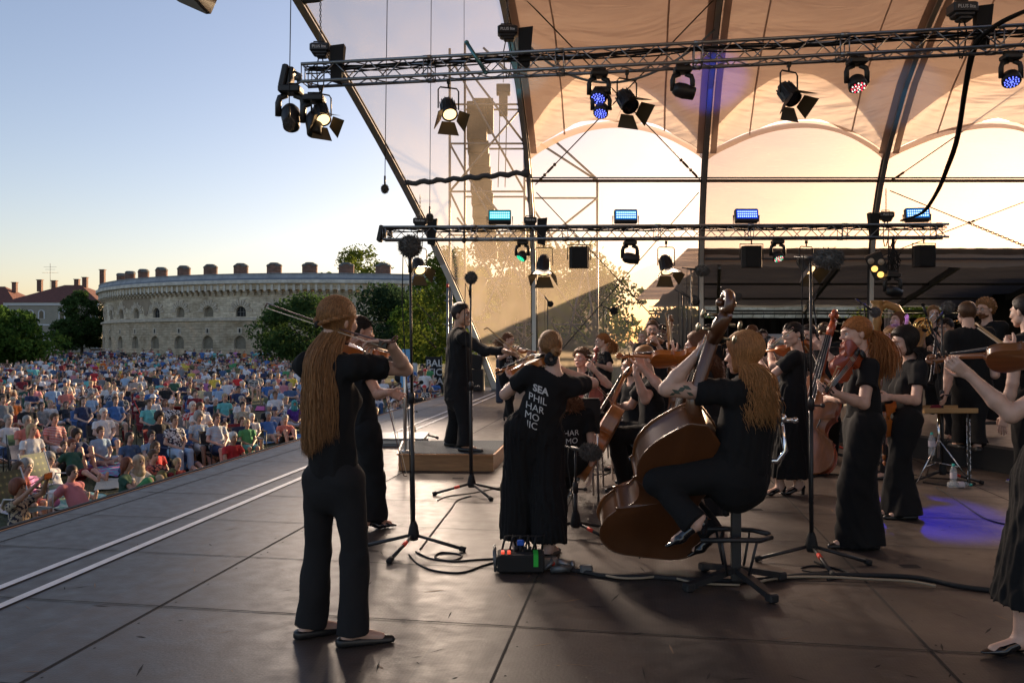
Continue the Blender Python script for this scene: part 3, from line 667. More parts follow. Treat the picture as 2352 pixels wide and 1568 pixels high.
# roof skin, hems and windows
ztop = {0: 6.8}
def edge_z(u): return 6.72 + .95 * math.sin(PI * u) ** .85
for k, lb in ((2, 'beige tent roof panel over the stage between the teal and the blue post'), (3, 'beige tent roof panel between the blue post and the right teal post'), (4, 'beige tent roof panel at the far right of the stage tent')):
 o = thing('roof_panel', lb, 'tent roof', apt(k, 8)); mb = MB()
 def fn(u, v):
  s0 = s_of_z(edge_z(u)); s = s0 + (pl[-1] - s0) * v; p = abet(u, k, s, 0); g = math.sin(PI * u)
  n = noise.noise(Vector((u * 1.5 + k * 3, v * 20 + u * 5, k))) * .17 + noise.noise(Vector((u * 4, v * 60 + u * 9, k + 5))) * .06
  p.z += -.32 * g + n * g; p.y -= .2 * g + n * g; return p
 mb.grid(fn, 26, 110); mb.build('fabric', m_fabric, o, org=o.location)
 mb = MB()
 def fh(u, v):
  s0 = s_of_z(edge_z(u)); p = abet(u, k, s0 - .22 * (1 - v)); g = math.sin(PI * u); p.z -= .32 * g; p.y -= .2 * g + .02; return p
 mb.grid(fh, 26, 2); mb.build('hem', m_hem, o, org=o.location)
 mb = MB()
 def fo(u, v):
  s0 = s_of_z(edge_z(u)) + .2; p = abet(u, k, s0 + (pl[-1] - s0) * v * .96 + .75 * math.sin(PI * u)); p.z += .1; p.y += .12; return p
 mb.grid(fo, 14, 20); mb.build('outer_fabric', m_hem, o, org=o.location)
for k in (2, 3, 4):
 o = bpy.data.objects['roof_panel' if k == 2 else 'roof_panel.%03d' % (k - 2)]
 for uu in (.22, .76):
  mb = MB()
  def fs(u, v):
   s0 = s_of_z(edge_z(uu)); s = s0 + (pl[-1] - s0) * v; w = uu + (u - .5) * .009; p = abet(w, k, s); g = math.sin(PI * w)
   n = noise.noise(Vector((w * 1.5 + k * 3, v * 20 + u * 5, k))) * .17 + noise.noise(Vector((w * 4, v * 60 + w * 9, k + 5))) * .06
   p.z += -.32 * g + n * g - .03; p.y -= .2 * g + n * g + .03; return p
  mb.grid(fs, 1, 110); mb.build('webbing_seam', m_flap, o, org=o.location)
 for sd in (0, 1):
  mb = MB()
  def fb(u, v):
   s0 = s_of_z(6.8); s = s0 + (pl[-1] - s0) * v; w = (.02 + .035 * u) if sd == 0 else (.945 + .035 * u); p = abet(w, k, s); p.y -= .1; p.z -= .08; return p
  mb.grid(fb, 1, 40); mb.build('edge_flap', m_flap, o, org=o.location)
# film windows
def window(k, z0, z1f, lb, m, name='film_window'):
 o = thing(name, lb, 'tent window', apt(k, .1)); mb = MB(); s0 = s_of_z(z0)
 def fn(u, v):
  s1 = s_of_z(z1f(u)) if z1f else pl[-1]; p = abet(u, k, s0 + (s1 - s0) * v); g = math.sin(PI * u)
  p.y += .03 - .05 * g * noise.noise(Vector((u * 3, v * 8, k * 2))) ; p.z -= (.32 * g * v if z1f else 0); return p
 mb.grid(fn, 14, 40); mb.build('film', m, o, org=o.location); return o
w12 = window(1, .12, None, 'tall clear film window between the leaning front beam and the teal post', m_clear)
w23 = window(2, .12, edge_z, 'clear film window between the teal and the blue post reaching down to the floor', m_clear)
w34 = window(3, 4.05, edge_z, 'clear film window above the black side tent, between the blue and the right post', m_clear2)
w45 = window(4, 4.05, edge_z, 'clear film window above the black side tent at the far right', m_clear2)
for m_, c_ in ((m_clear, (.78, .70, .64, 1)), (m_clear2, (.285, .242, .232, 1))):
 for n_ in m_.node_tree.nodes:
  if n_.bl_idname == 'ShaderNodeBsdfTransparent': n_.inputs[0].default_value = c_
m_band = mat('brown_window_band', (.16, .1, .06), .8)
for k, w in ((2, w23), (3, w34), (4, w45)):
 mb = MB(); s = s_of_z(6.05); s2 = s_of_z(6.13); mb.grid(lambda u, v: abet(u, k, s + (s2 - s) * v) + Vector((0, -.03, 0)), 10, 1)
 mb.build('window_band', m_band, w, org=w.location)
 mb = MB(); mb.cyl(apt(k, s2) + Vector((0, -.08, .03)), apt(k + 1, s2) + Vector((0, -.08, .03)), .022, n=8); mb.build('window_rail', m_alud, w, org=w.location)
mb = MB(); mb.cyl(apt(1, .3) + Vector((0, -.1, 0)), apt(2, .3) + Vector((0, -.1, 0)), .05); mb.cyl(apt(2, .3) + Vector((.05, -.1, -.1)), apt(3, .3) + Vector((-.1, -.1, -.1)), .04); mb.build('bottom_rail', mat('wood_rail', (.15, .11, .08), .8), w23, org=w23.location)
nw = thing('added_near_wall', 'beige tent wall closing the stage behind the photographer', 'tent wall', (5, -4.1, 0)); mb = MB(); mb.grid(lambda u, v: Vector((ed(-4) + .6 + u * 22, -4.15, 6.5 + 5.2 * v)), 20, 2); mb.build('cloth', m_fabric, nw, org=nw.location); mb = MB(); mb.grid(lambda u, v: Vector((ed(-4) + .6 + u * 22, -4.15, .02 + 6.5 * v)), 20, 2); mb.build('film', film('added_fill_film', (.9, .85, .8), .12, .3, .6), nw, org=nw.location)  # added out-of-view wall; its cloth and film temper the sky fill
mb = MB(); mb.grid(lambda u, v: Vector((17.5 + .08 * math.sin(u * 160), -4 + 18 * u, .02 + 9 * v)), 120, 2); mb.build('side_cloth', mat('added_black_molton', (.01, .01, .011), .95), nw, org=nw.location)  # unseen black cloth, added with the wall for darker stage contrast
# valance and black side tent behind
m_blk = film('black_tent_liner', (.13, .145, .17), 1.0, .22, .55, bump=[(.8, (.5, 3, 1), .5), (3, (.4, 4, 1), .08)])
m_blkc = mat('black_molton', (.008, .008, .009), .95, bump=(6, .4, (6, 1, .3)))
m_val = mat('grey_beige_valance', (.25, .2, .165), .8, bump=(4, .5, (3, 1, .5)))
st_ = thing('side_tent', 'black lined side tent behind the stage with sloping roof and rafters', 'tent', (11, 28, 0)); O = st_.location
XL, XR = 5.75, 19.0
mb = MB()
def val(u, v):
 x = XL + (XR + 4 - XL) * u; zz = [4.28, 4.12, 4.08, 3.95, 3.72][v]; yy = [24.0, 23.92, 23.9, 23.86, 23.8][v]
 return Vector((x, yy, zz + (.05 * math.sin(x * 1.25) if v == 4 else 0) + .012 * math.sin(x * 9 + v)))
for j in range(4): mb.grid(lambda u, v, j=j: val(u, j + int(round(v))), 60, 1)
mb.build('valance', m_val, st_, org=O)
mb = MB(); mb.cyl((XL, 23.7, 3.93), (XR + 4, 23.7, 3.93), .035); mb.build('valance_pole', m_keder, st_, org=O)
mb = MB(); RY0, RZ0, RY1, RZ1 = 24.0, 3.95, 33.5, 2.95
def roof_pt(u, v):
 x = XL + (XR - XL) * u; y = RY0 + (RY1 - RY0) * v; z = RZ0 + (RZ1 - RZ0) * v
 sg = -.16 * abs(math.sin(v * PI * 3)) ** .8 + .07 * noise.noise(Vector((x * 1.2, y * .6, 3))) + .03 * noise.noise(Vector((x * .6, y * 6, 1)))
 return Vector((x, y, z + sg))
mb.grid(roof_pt, 60, 60); mb.build('roof_liner', m_blk, st_, org=O)
mb = MB(); mb.grid(lambda u, v: Vector((XL - .5 + (XR - XL + 6) * u, RY0 - .2 + (RY1 - RY0 + .6) * v, RZ0 + .3 + (RZ1 - RZ0) * v)), 1, 1); mb.build('roof_sheet', m_fabric, st_, org=O)
for i in range(5):
 x = XL + .3 + i * 3.6; mb = MB(); mb.bar((x + .2, RY0, RZ0 - .2), (x + 2.6, RY1, RZ1 - .25), .1, .2); mb.build('rafter', m_alud, st_, org=O)
for v in (.33, .66, 1.0):
 mb = MB(); y = RY0 + (RY1 - RY0) * v; z = RZ0 + (RZ1 - RZ0) * v - .2; mb.bar((XL, y, z), (XR, y, z), .07, .07); mb.build('purlin', m_keder, st_, org=O)
for x in (XL + 6.6, XL + 9.6, XR - .3):
 mb = MB(); mb.bar((x, RY1, GZ), (x, RY1, RZ1 - .2), .1, .1); mb.build('post', m_alud, st_, org=O)
mb = MB(); mb.grid(lambda u, v: Vector((XR - .5 + .12 * math.sin(u * 60), 14 + 20 * u, -1 + 5.4 * v)), 80, 2); mb.build('side_curtain', m_blkc, st_, org=O)
mb = MB(); mb.grid(lambda u, v: Vector((XR - .5 + 3 * u, 23.6 + .05 * math.sin(u * 30), -1 + 5 * v)), 30, 2); mb.build('return_curtain', m_blkc, st_, org=O)
bc = thing('back_curtain', 'long black curtain hooked on a rail at the back of the side tent', 'curtain', (12, 33, 0))
mb = MB(); mb.grid(lambda u, v: Vector((XL - .1 + (XR - XL) * u, 33 + .07 * math.sin(u * 170) + .04 * math.sin(u * 61), -1.4 + 3.85 * v)), 260, 3); mb.build('cloth', m_blkc, bc, org=bc.location)
mb = MB(); mb.cyl((XL - .1, 32.95, 2.62), (XR, 32.95, 2.62), .035); mb.build('rail', m_keder, bc, org=bc.location)
mb = MB()
for i in range(30):
 x = XL + .25 + i * .44; mb.tube([(x, 32.95, 2.68), (x + .04, 32.93, 2.62), (x, 32.93, 2.5), (x, 32.95, 2.42)], .012, 5)
mb.build('hooks', m_keder, bc, org=bc.location)
# sheets behind: pale ribbed wall seen over the curtain
wg = thing('fortress_wing', 'long limestone fortress wing with round chimneys seen through the film and over the black curtain', 'fortress', (30, 104, GZ)); O = wg.location
mb = MB(); WX0, WX1, WYY = 27.0, 66.0, 108.0
mb.box(((WX0 + WX1) / 2, WYY, 3.3), (WX1 - WX0, 12, 9.8)); o = mb.build('wall', m_lime, wg, org=O)
uvl = o.data.uv_layers.new(name='UVMap')
for p in o.data.polygons:
 for li in p.loop_indices:
  c = o.data.vertices[o.data.loops[li].vertex_index].co; uvl.data[li].uv = (c.x + c.y, c.z)
mb = MB(); mb.box(((WX0 + WX1) / 2, WYY - 6.2, 7.9), (WX1 - WX0, .6, .5)); mb.box(((WX0 + WX1) / 2, WYY - 6.3, 8.4), (WX1 - WX0, .9, .4))
for i in range(34): mb.box((WX0 + .6 + i * 1.15, WYY - 6.2, 7.35), (.35, .5, .7))
mb.build('cornice', m_stone, wg, org=O)
for i in range(9):
 mb = MB(); x = 29.2 + i * 4.1
 for dx, h in ((-.9, 1.1), (.9, 1.1), (0, 1.4)): mb.lathe([(1.0, 0), (1.0, h), (1.08, h), (1.0, h + .2), (0, h + .22)], (x + dx, WYY - 4.4, 8.2), n=14)
 mb.build('chimney', mat('sandy_brick', (.3, .2, .14), .9, var=(2, .3)), wg, org=O)
m_wrap = mat('wrapped_grey_cloth', (.07, .075, .08), .9, bump=(14, .9))
for z, lb in ((6.0, 'cloth wrapped brace tube between the leaning beam and the teal post'), (9.35, 'upper cloth wrapped brace tube near the top edge of the film window')):
 s = s_of_z(z); p = apt(1, s); q = apt(2, s + .35) if z < 9 else apt(2, s + 1.5); pts = [p.lerp(q, t / 30) + Vector((0, -.12, .03 * math.sin(t * 1.7))) for t in range(31)]
 mb = MB(); mb.tube(pts, [.065 + .018 * random.random() + (.05 if t > 28 and z < 9 else 0) for t in range(31)], 8); o = mb.build('brace_tube', m_wrap); tag(o, lb, 'brace tube')
# wires, turnbuckles, chains
m_wire = mat('steel_wire', (.05, .045, .04), .5, .6)
m_chain = mat('rusty_chain', (.1, .06, .035), .6, .7)
def wpt(px, py, z=None, s=None):
 best = None
 for i in range(400):
  y, z_ = prof(pl[-1] * i / 400); d = y; zz = CH + (CY - py) / FP * d
  e = abs(zz - z_)
  if best is None or e < best[0]: best = (e, y)
 return W(px, py, best[1] - .12)
def cable_thing(name, lb, cat, pts, r, ends=()):
 o = thing(name, lb, cat, pts[0]); mb = MB(); mb.tube(pts, r, 6); mb.build('wire', m_wire, o, org=o.location)
 for a, b_ in ends:
  a, b_ = Vector(a), Vector(b_); mb = MB(); t = (b_ - a).normalized(); mb.tube([a, a + t * .04, b_ - t * .04, b_], [.012, .035, .035, .012], 6); mb.ball(a - t * .05, .05, 8, 6, (1, .5, 1)); mb.build('turnbuckle', m_chain, o, org=o.location)
 return o
w = [((1205, -4), (1607, 412), 'brace wire falling from the top left to the blue post with a turnbuckle'), ((1645, -6), (1230, 424), 'brace wire falling from the top of the blue post to the teal post')]
for (a, b_, lb) in w:
 A_, B_ = wpt(*a), wpt(*b_); M_ = W((a[0] + b_[0]) / 2, (a[1] + b_[1]) / 2, (A_.y + B_.y) / 2 - .25)
 cable_thing('brace_wire', lb, 'wire', [A_, A_.lerp(M_, 1.0), B_], .016, [(B_.lerp(M_, .10), B_.lerp(M_, .03)), (B_.lerp(M_, .22), B_.lerp(M_, .14))])
for (a, b_, lb) in [((1605, 442), (1275, 820), 'lower brace wire from the blue post down to the left'), ((1232, 442), (1568, 800), 'lower brace wire from the teal post down to the right'),
     ((2044, 418), (2352, 205), 'brace wire rising from the right post to the right edge'), ((2044, 438), (2225, 512), 'brace wire dropping from the right post to the wire crossing'), ((2020, 590), (2225, 512), 'chain ended brace wire between the right post and the wire crossing'), ((2225, 512), (2352, 464), 'brace wire rising from the wire crossing to the right edge')]:
 A_, B_ = wpt(*a), wpt(*b_)
 cable_thing('brace_wire', lb, 'wire', [A_, B_], .015, [(A_.lerp(B_, .04), A_.lerp(B_, .12))] if a[0] > 2000 and b_[0] == 2352 else ())
ch = thing('chain', 'rusty chain from the wire crossing down to the right edge', 'chain', wpt(2225, 512)); mb = MB(); A_, B_ = wpt(2225, 512), wpt(2356, 566); t = (B_ - A_).normalized(); nL = int((B_ - A_).length / .085)
for i in range(nL):
 c = A_.lerp(B_, (i + .5) / nL); up = Vector((0, 0, 1)) if i % 2 else t.cross(Vector((0, 0, 1)))
 side = up - t * up.dot(t); side.normalize(); mb.tube([c + t * .055 * math.cos(q * PI / 4) + side * .03 * math.sin(q * PI / 4) for q in range(8)], .012, 5, closed=True)
mb.build('links', m_chain, ch, org=ch.location)
mb = MB(); A_, B_ = wpt(1198, 88), wpt(1640, 70); mid = W(1405, 190, 19.0)
pts = []
for i in range(25):
 t = i / 24; p = A_.lerp(B_, t) * 1.0; q = (A_ * (1 - t) ** 2 + (mid * 2 - (A_ + B_) / 2) * 2 * t * (1 - t) + B_ * t * t); pts.append(q)
mb.tube(pts, .06, 8, flat=.5); tag(mb.build('hanging_strap', mat('blue_grey_strap', (.16, .2, .24), .6)), 'hanging strap in a shallow curve behind the upper truss', 'strap')
# -- scaffold tower with the loudspeaker column, outside the film
m_scaf = mat('galvanised_tube', (.2, .2, .21), .45, .6)
tw = thing('loudspeaker_tower', 'scaffold tower behind the clear film holding a covered loudspeaker column', 'scaffold tower', W(1200, 800, 31)); O = tw.location
def sc(px, py, d=31): return W(px, py, d)
mb = MB()
TX = [(1033, 31), (1068, 33), (1205, 31), (1372, 31.5)]
tops = {1033: 112, 1068: 100, 1205: 105, 1372: 412}
for px, d in TX:
 mb.cyl(W(px, tops[px], d), (W(px, tops[px], d).x, d, GZ), .05, n=8)
for py in (130, 240, 330, 440, 540, 640, 740): mb.cyl(sc(1033, py), sc(1205, py), .04, n=6); mb.cyl(W(1068, py + 12, 33), W(1205, py + 12, 33), .04, n=6)
for py in (415, 455, 640, 745): mb.cyl(sc(1205, py), W(1372, py, 31.5), .04, n=6)
mb.build('tubes', m_scaf, tw, org=O)
mb = MB()
for a, b_ in [((1033, 130), (1205, 440)), ((1068, 150), (1205, 330)), ((1033, 330), (1205, 640)), ((1033, 440), (1205, 800)), ((1100, 430), (1372, 780)), ((1240, 330), (1372, 415)), ((1270, 320), (1372, 412)), ((1205, 450), (1372, 700)), ((1150, 570), (1300, 790)), ((1090, 770), (1180, 560)), ((1180, 560), (1230, 800)), ((1300, 800), (1345, 600)), ((1345, 600), (1370, 800)), ((1050, 500), (1160, 640)), ((1033, 640), (1240, 800)), ((1120, 640), (1033, 800)), ((1205, 640), (1372, 800)), ((1110, 110), (1205, 200)), ((1205, 240), (1033, 440)), ((1068, 640), (1205, 520)), ((1240, 560), (1372, 455))]:
 mb.cyl(sc(*a), sc(*b_), .045, n=6)
mb.build('braces', m_scaf, tw, org=O)
mb = MB(); random.seed(5)
m_cover = mat('brown_tarp_cover', (.05, .033, .02), .6, bump=(5, 1.0))
def box_px(x0, y0, x1, y1, d, dep, m=mb, rot=0):
 a = W(x0, y0, d); c = W(x1, y1, d); m.box(((a.x + c.x) / 2, d + dep / 2, (a.z + c.z) / 2), (abs(c.x - a.x), dep, abs(a.z - c.z)), Matrix.Rotation(rot, 3, 'Y'), .02)
box_px(1072, 232, 1118, 320, 31.6, .7); box_px(1085, 225, 1133, 300, 31.8, .6)
for i in range(9): box_px(1074 + i * 2.2, 322 + i * 30, 1122 + i * 2.6, 350 + i * 30, 31.5, .7, rot=.03)
mb.build('speaker_column', m_cover, tw, org=O)
mb = MB(); mb.mi = 0; box_px(1140, 192, 1172, 212, 31, .5, mb); box_px(1146, 212, 1166, 262, 31, .4, mb)
for x in (1148, 1164): mb.cyl(W(x, 262, 31), W(x - 4, 430, 31), .02, n=6)
mb.cyl(W(1156, 190, 31), W(1156, 135, 31), .015, n=6)
mb.build('chain_hoist', mat('dull_hoist', (.06, .06, .06), .7), tw, org=O)
# slim scaffold pole left of the leaning beam
pole = thing('scaffold_pole', 'galvanised scaffold pole with couplers left of the leaning tent beam', 'scaffold', (W(1030, 640, 26).x, 26, GZ)); mb = MB()
p = W(1028, 640, 26); mb.cyl(p, (p.x, 26, GZ), .035, n=8); q = W(1038, 640, 26.4); mb.cyl(q, (q.x - .05, 26.4, GZ), .03, n=8)
for py in (690, 745, 800): mb.bar(W(1022, py, 26), W(1040, py, 26.2), .05, .05)
mb.build('tube', m_scaf, pole, org=pole.location)
mb = MB(); mb.cyl(W(1028, 652, 26), W(1028, 660, 26), .04, n=8); mb.build('red_band', mat('red_tape', (.7, .05, .03), .5), pole, org=pole.location)
# -- TRUSSES, LAMPS, MICROPHONES
m_truss = mat('truss_aluminium', (.33, .34, .36), .38, .9)
m_black = mat('black_powder_coat', (.018, .018, .02), .45)
m_blackm = mat('black_matt', (.012, .012, .013), .8)
m_gold = mat('gold_inner_flap', (.10, .075, .04), .5, .3)
m_steel = mat('bright_chrome', (.75, .75, .76), .12, 1)
m_lens = mat('dark_lens', (.01, .012, .02), .06, coat=1)
def text_mesh(s, size, mats, name='lettering', parent=None, M=None, ext=.002, align='CENTER', bold=0.0, line=1.0, shear=0):
 cu = bpy.data.curves.new('t', 'FONT'); cu.body = s; cu.size = size; cu.align_x = align; cu.extrude = ext; cu.offset = bold; cu.space_line = line; cu.resolution_u = 3; cu.shear = shear
 o = bpy.data.objects.new('t', cu); COL.objects.link(o); dg = bpy.context.evaluated_depsgraph_get(); me = bpy.data.meshes.new_from_object(o.evaluated_get(dg)); bpy.data.objects.remove(o); bpy.data.curves.remove(cu)
 me.name = name; me.materials.clear(); me.materials.append(mats)
 if M is not None: me.transform(M)
 ob = bpy.data.objects.new(name, me); return link(ob, parent)
def truss(p, q, size, lb, name='lighting_truss', pitch=.3, rot=0.0, fat=1.0):
 p, q = Vector(p), Vector(q); o = thing(name, lb, 'truss', p, group='aluminium lighting trusses'); t = (q - p); Ln = t.length; t.normalize(); x = Vector((0, 0, 1)).cross(t).normalized(); y = t.cross(x)
 h = size / 2; cs = [x * a * h + y * b_ * h for a, b_ in ((-1, -1), (1, -1), (1, 1), (-1, 1))]
 for c in cs:
  mb = MB(); mb.cyl(c, c + t * Ln, .026 * fat, n=8); n = int(Ln / 2.0)
  for i in range(1, n + 1): mb.cyl(c + t * (i * 2.0 - .06), c + t * (i * 2.0 + .06), .034 * fat, n=8)
  mb.build('chord', m_truss, o)
 mb = MB(); n = int(Ln / pitch)
 for i in range(n):
  for f in range(4):
   a, b_ = cs[f], cs[(f + 1) % 4]
   if i % 2: a, b_ = b_, a
   mb.tube([a + t * (i * pitch), b_ + t * ((i + 1) * pitch)], .0095 * fat, 5)
 for i in range(int(Ln / 2) + 1):
  for dd in (-.06, .06):
   for f in range(4): mb.tube([cs[f] + t * min(Ln, max(0, i * 2 + dd)), cs[(f + 1) % 4] + t * min(Ln, max(0, i * 2 + dd))], .0095 * fat, 5)
 mb.build('lacing', m_truss, o)
 # loose black cables lying in the truss
 mb = MB()
 for j in range(5):
  pts = [t * (Ln * i / 60) + x * (.1 * math.sin(i * .5 + j * 2) * size * 2) + y * (size * (.30 + .16 * math.sin(i * .37 + j))) for i in range(61)]
  mb.tube(pts, .012, 5)
 mb.build('cabling', m_blackm, o); return o
T1A, T1B = W(655, 172, 12.6), W(2420, 84, 10.9)
T1A.z = T1B.z = 5.62
d1 = (5.62 - CH) * FP / (CY - 174); d2 = (5.62 - CH) * FP / (CY - 84)
T1A = W(700, 174, d1); T1B = W(2440, 84, d2)
truss(T1A, T1B, .27, 'upper lighting truss running across the whole stage', pitch=.27)
T2A = W(882, 537, 17.6); T2B = W(2172, 523, 17.2); T2B.z = T2A.z
truss(T2A, T2B, .27, 'lower lighting truss with the glowing blue panels on top', pitch=.27)
def on1(px, dz=0.0):
 k = (px - CX) / FP; t = (k * T1A.y - T1A.x) / ((T1B.x - T1A.x) - k * (T1B.y - T1A.y)); p = T1A.lerp(T1B, t); p.z += dz; return p
def on2(px, dz=0.0):
 k = (px - CX) / FP; t = (k * T2A.y - T2A.x) / ((T2B.x - T2A.x) - k * (T2B.y - T2A.y)); p = T2A.lerp(T2B, t); p.z += dz; return p
def emi(name, c, s): return mat(name, (0, 0, 0), .4, emis=(c, s))
e_warm = emi('warm_lamp', (1, .62, .28), 1.1); e_blue = emi('blue_led', (.12, .16, 1), 1.2); e_green = emi('green_led', (.03, .7, .35), .8); e_cyan = emi('cyan_led', (.35, .85, .95), 1.1); e_azure = emi('azure_led', (.4, .68, 1), 1.1); e_deep = emi('deep_blue_led', (.3, .45, 1), 1.1)
m_glow = {e_cyan.name: emi('cyan_glass', (.0, .3, .4), .5), e_azure.name: emi('azure_glass', (0, .12, .45), .5), e_deep.name: emi('deep_glass', (.0, .03, .5), .6)}
e_amb = emi('amber_lamp', (1, .5, .12), .9); e_bluel = emi('blue_lens', (.03, .12, .8), .7)
def rotv(head, tilt, yaw): return Matrix.Rotation(yaw, 3, 'Z') @ Matrix.Rotation(tilt, 3, 'X')
def par(p, tilt, yaw, lb, lit=True, drop=.42, size=1.0, grp='theatre spotlights with barn doors'):
 o = thing('spotlight', lb, 'spotlight', p, group=grp); Mx = rotv(0, tilt, yaw); c = Vector((0, 0, -drop)); S = size
 mb = MB(); mb.cyl((0, 0, 0), (0, 0, -.1), .015); mb.box((0, 0, 0), (.05, .05, .07))
 Yw = Matrix.Rotation(yaw, 3, 'Z'); w = .16 * S
 mb.tube([Yw @ Vector((sx * w, 0, z)) for sx, z in ((-1, -drop), (-1, -.14), (-.8, -.1), (.8, -.1), (1, -.14), (1, -drop))], .012, 6); mb.build('yoke', m_black, o)
 mb = MB(); mb.lathe([(0, .2 * S), (.07 * S, .2 * S), (.1 * S, .15 * S), (.115 * S, .05 * S), (.12 * S, -.1 * S), (.125 * S, -.14 * S), (.11 * S, -.142 * S)], c, Mx, 18)
 for i in range(12):
  a = i * PI / 6; d = Mx @ Vector((math.cos(a), math.sin(a), 0)); mb.bar(c + d * .115 * S + Mx @ Vector((0, 0, .15 * S)), c + d * .122 * S + Mx @ Vector((0, 0, -.06 * S)), .008, .02)
 mb.build('housing', m_black, o)
 mb = MB(); mb.lathe([(0, -.132 * S), (.06 * S, -.134 * S), (.1 * S, -.128 * S)], c, Mx, 18); mb.build('lens', e_warm if lit else m_lens, o)
 for k in range(4):
  a = k * PI / 2 + PI / 4 * 0; Rz = Matrix.Rotation(a, 3, 'Z'); fl = .62; mb = MB()
  base = [Vector((-.1, -.125, -.145)) * S, Vector((.1, -.125, -.145)) * S, Vector((.17, -.125 - .2 * math.sin(fl), -.145 - .2 * math.cos(fl))) * S, Vector((-.17, -.125 - .2 * math.sin(fl), -.145 - .2 * math.cos(fl))) * S]
  q = [c + Mx @ (Rz @ v) for v in base]; n = (q[1] - q[0]).cross(q[3] - q[0]).normalized() * .004
  mb.mi = 0; mb.add([v + n for v in q], [(0, 1, 2, 3)], False); mb.mi = 1; mb.add([v - n for v in q], [(3, 2, 1, 0)], False)
  mb.build('barn_door', [m_gold, m_black] if k % 2 == 0 else [m_gold, m_black], o)
 return o
def moving(p, tilt, yaw, lb, lens, dots=False, S=1.0, pan=0.0, wash=False):
 o = thing('moving_head_lamp', lb, 'moving light', p, group='moving head stage lamps')
 Yw = Matrix.Rotation(pan, 3, 'Z'); mb = MB(); mb.box((0, 0, -.07 * S), (.3 * S, .24 * S, .1 * S), Yw, .02); mb.box((0, 0, 0), (.2, .05, .06), Yw); mb.build('base', m_black, o)
 mb = MB()
 for sx in (-1, 1): mb.tube([Yw @ Vector((sx * x * S, 0, z * S)) for x, z in ((.05, -.13), (.15, -.17), (.17, -.24), (.17, -.42))], .035 * S, 8, flat=1.3)
 mb.build('yoke', m_black, o)
 c = Vector((0, 0, -.42 * S)); Mx = rotv(0, tilt, yaw); mb = MB()
 if wash: pr = [(0, .12), (.09, .115), (.13, .07), (.15, -.03), (.15, -.09), (.13, -.1)]
 else: pr = [(0, .17), (.08, .165), (.12, .1), (.13, -.02), (.115, -.12), (.11, -.2), (.095, -.21)]
 mb.lathe([(a * S, b_ * S) for a, b_ in pr], c, Mx, 20); mb.build('head', m_black, o)
 zl = pr[-1][1] * S; rl = pr[-1][0] * S
 mb = MB(); mb.lathe([(0, zl + .012), (rl * .98, zl + .004)], c, Mx, 20); ln = mb.build('lens', m_lens if dots else lens, o)
 if dots:
  mb = MB(); k = 0
  for rr_, n in ((.02, 4), (.065, 9), (.105, 12)):
   for i in range(n):
    a = 2 * PI * i / n; v = c + Mx @ Vector((rr_ * S * math.cos(a), rr_ * S * math.sin(a), zl - .004)); mb.mi = k % (len(lens) if isinstance(lens, list) else 1); k += 1
    mb.ball(v, .0125 * S, 6, 4)
  mb.build('diodes', lens if isinstance(lens, list) else [lens], ln)
 return o
def ledpanel(p, tilt, lb, em, yaw=0):
 o = thing('lamp_panel', lb, 'light panel', p, group='glowing panels on the lower truss'); Mx = rotv(0, tilt, yaw); c = Vector((0, 0, .2)); mb = MB()
 mb.box(c, (.5, .14, .3), Mx, .015); mb.box(c + Mx @ Vector((0, .1, 0)), (.4, .08, .2), Mx, .01); mb.build('housing', m_black, o)
 mb = MB(); mb.box(c + Mx @ Vector((0, -.072, .02)), (.46, .004, .2), Mx); gl = mb.build('front_glass', m_glow[em.name], o); mb = MB()
 for i in range(10):
  for j in range(3): mb.ball(c + Mx @ Vector((-.195 + i * .0433, -.077, .075 - j * .055)), .0175, 7, 4, (1, .3, 1))
 mb.build('diodes', em, gl)
 mb = MB(); Yw = Matrix.Rotation(yaw, 3, 'Z'); mb.tube([Yw @ Vector((sx * .28, 0, z)) for sx, z in ((-1, .22), (-1, .02), (1, .02), (1, .22))], .014, 6); mb.build('bracket', m_black, o); return o
def boxlamp(p, lb):
 o = thing('monitor_loudspeaker', lb, 'loudspeaker', p, group='black flat boxes hung below the lower truss'); mb = MB(); mb.cyl((0, 0, 0), (0, 0, -.12), .015); mb.tube([(sx * .25, 0, z) for sx, z in ((-1, -.45), (-1, -.12), (1, -.12), (1, -.45))], .013, 6); mb.build('bracket', m_black, o)
 mb = MB(); pts = [(-.22, -.04), (-.17, -.16), (.17, -.16), (.22, -.04), (.2, .12), (-.2, .12)]; mb.prism(pts, -.63, -.17); mb.build('cabinet', m_blackm, o)
 mb = MB(); mb.box((0, -.167, -.4), (.33, .01, .43), None, .004); mb.build('grille', m_blackm, o); return o
par(on1(738, -.2), R(-40), R(35), 'lit spotlight with open flaps at the left end of the upper truss')
par(on1(1030, -.2), R(-37), R(20), 'lit spotlight hanging alone before the loudspeaker tower')
par(on1(1440, -.2), R(-42), R(25), 'spotlight with dark flaps beside the two blue moving lamps', lit=False, size=1.05)
par(on1(1812, -.2), R(-40), R(25), 'spotlight on the upper truss right of the blue post', lit=False)
par(on2(962, -.22), R(-45), R(25), 'lit spotlight at the left end of the lower truss above the dark trees', size=1.1, drop=.5)
par(on2(1249, -.22), R(-26), R(-8), 'lit spotlight under the lower truss just right of the teal post', size=1.25, drop=.5)
par(on2(1530, -.22), R(-30), R(10), 'lit spotlight under the lower truss left of the blue post', size=1.2, drop=.5)
par(on2(1852, -.22), R(-42), R(25), 'spotlight under the lower truss behind the big furry microphone', size=1.2, drop=.5)
moving(on1(668, -.14), R(-30), R(20), 'large moving lamp at the very left end of the upper truss', m_lens, S=1.15)
moving(on1(722, -.3), R(-20), R(15), 'moving lamp hanging under the left truss end beside the lit spotlight', m_lens, S=1.05)
moving(on1(1376, -.15), R(-33), R(-25), 'moving lamp with blue diodes below the upper truss', [e_blue], True, S=.85, wash=True)
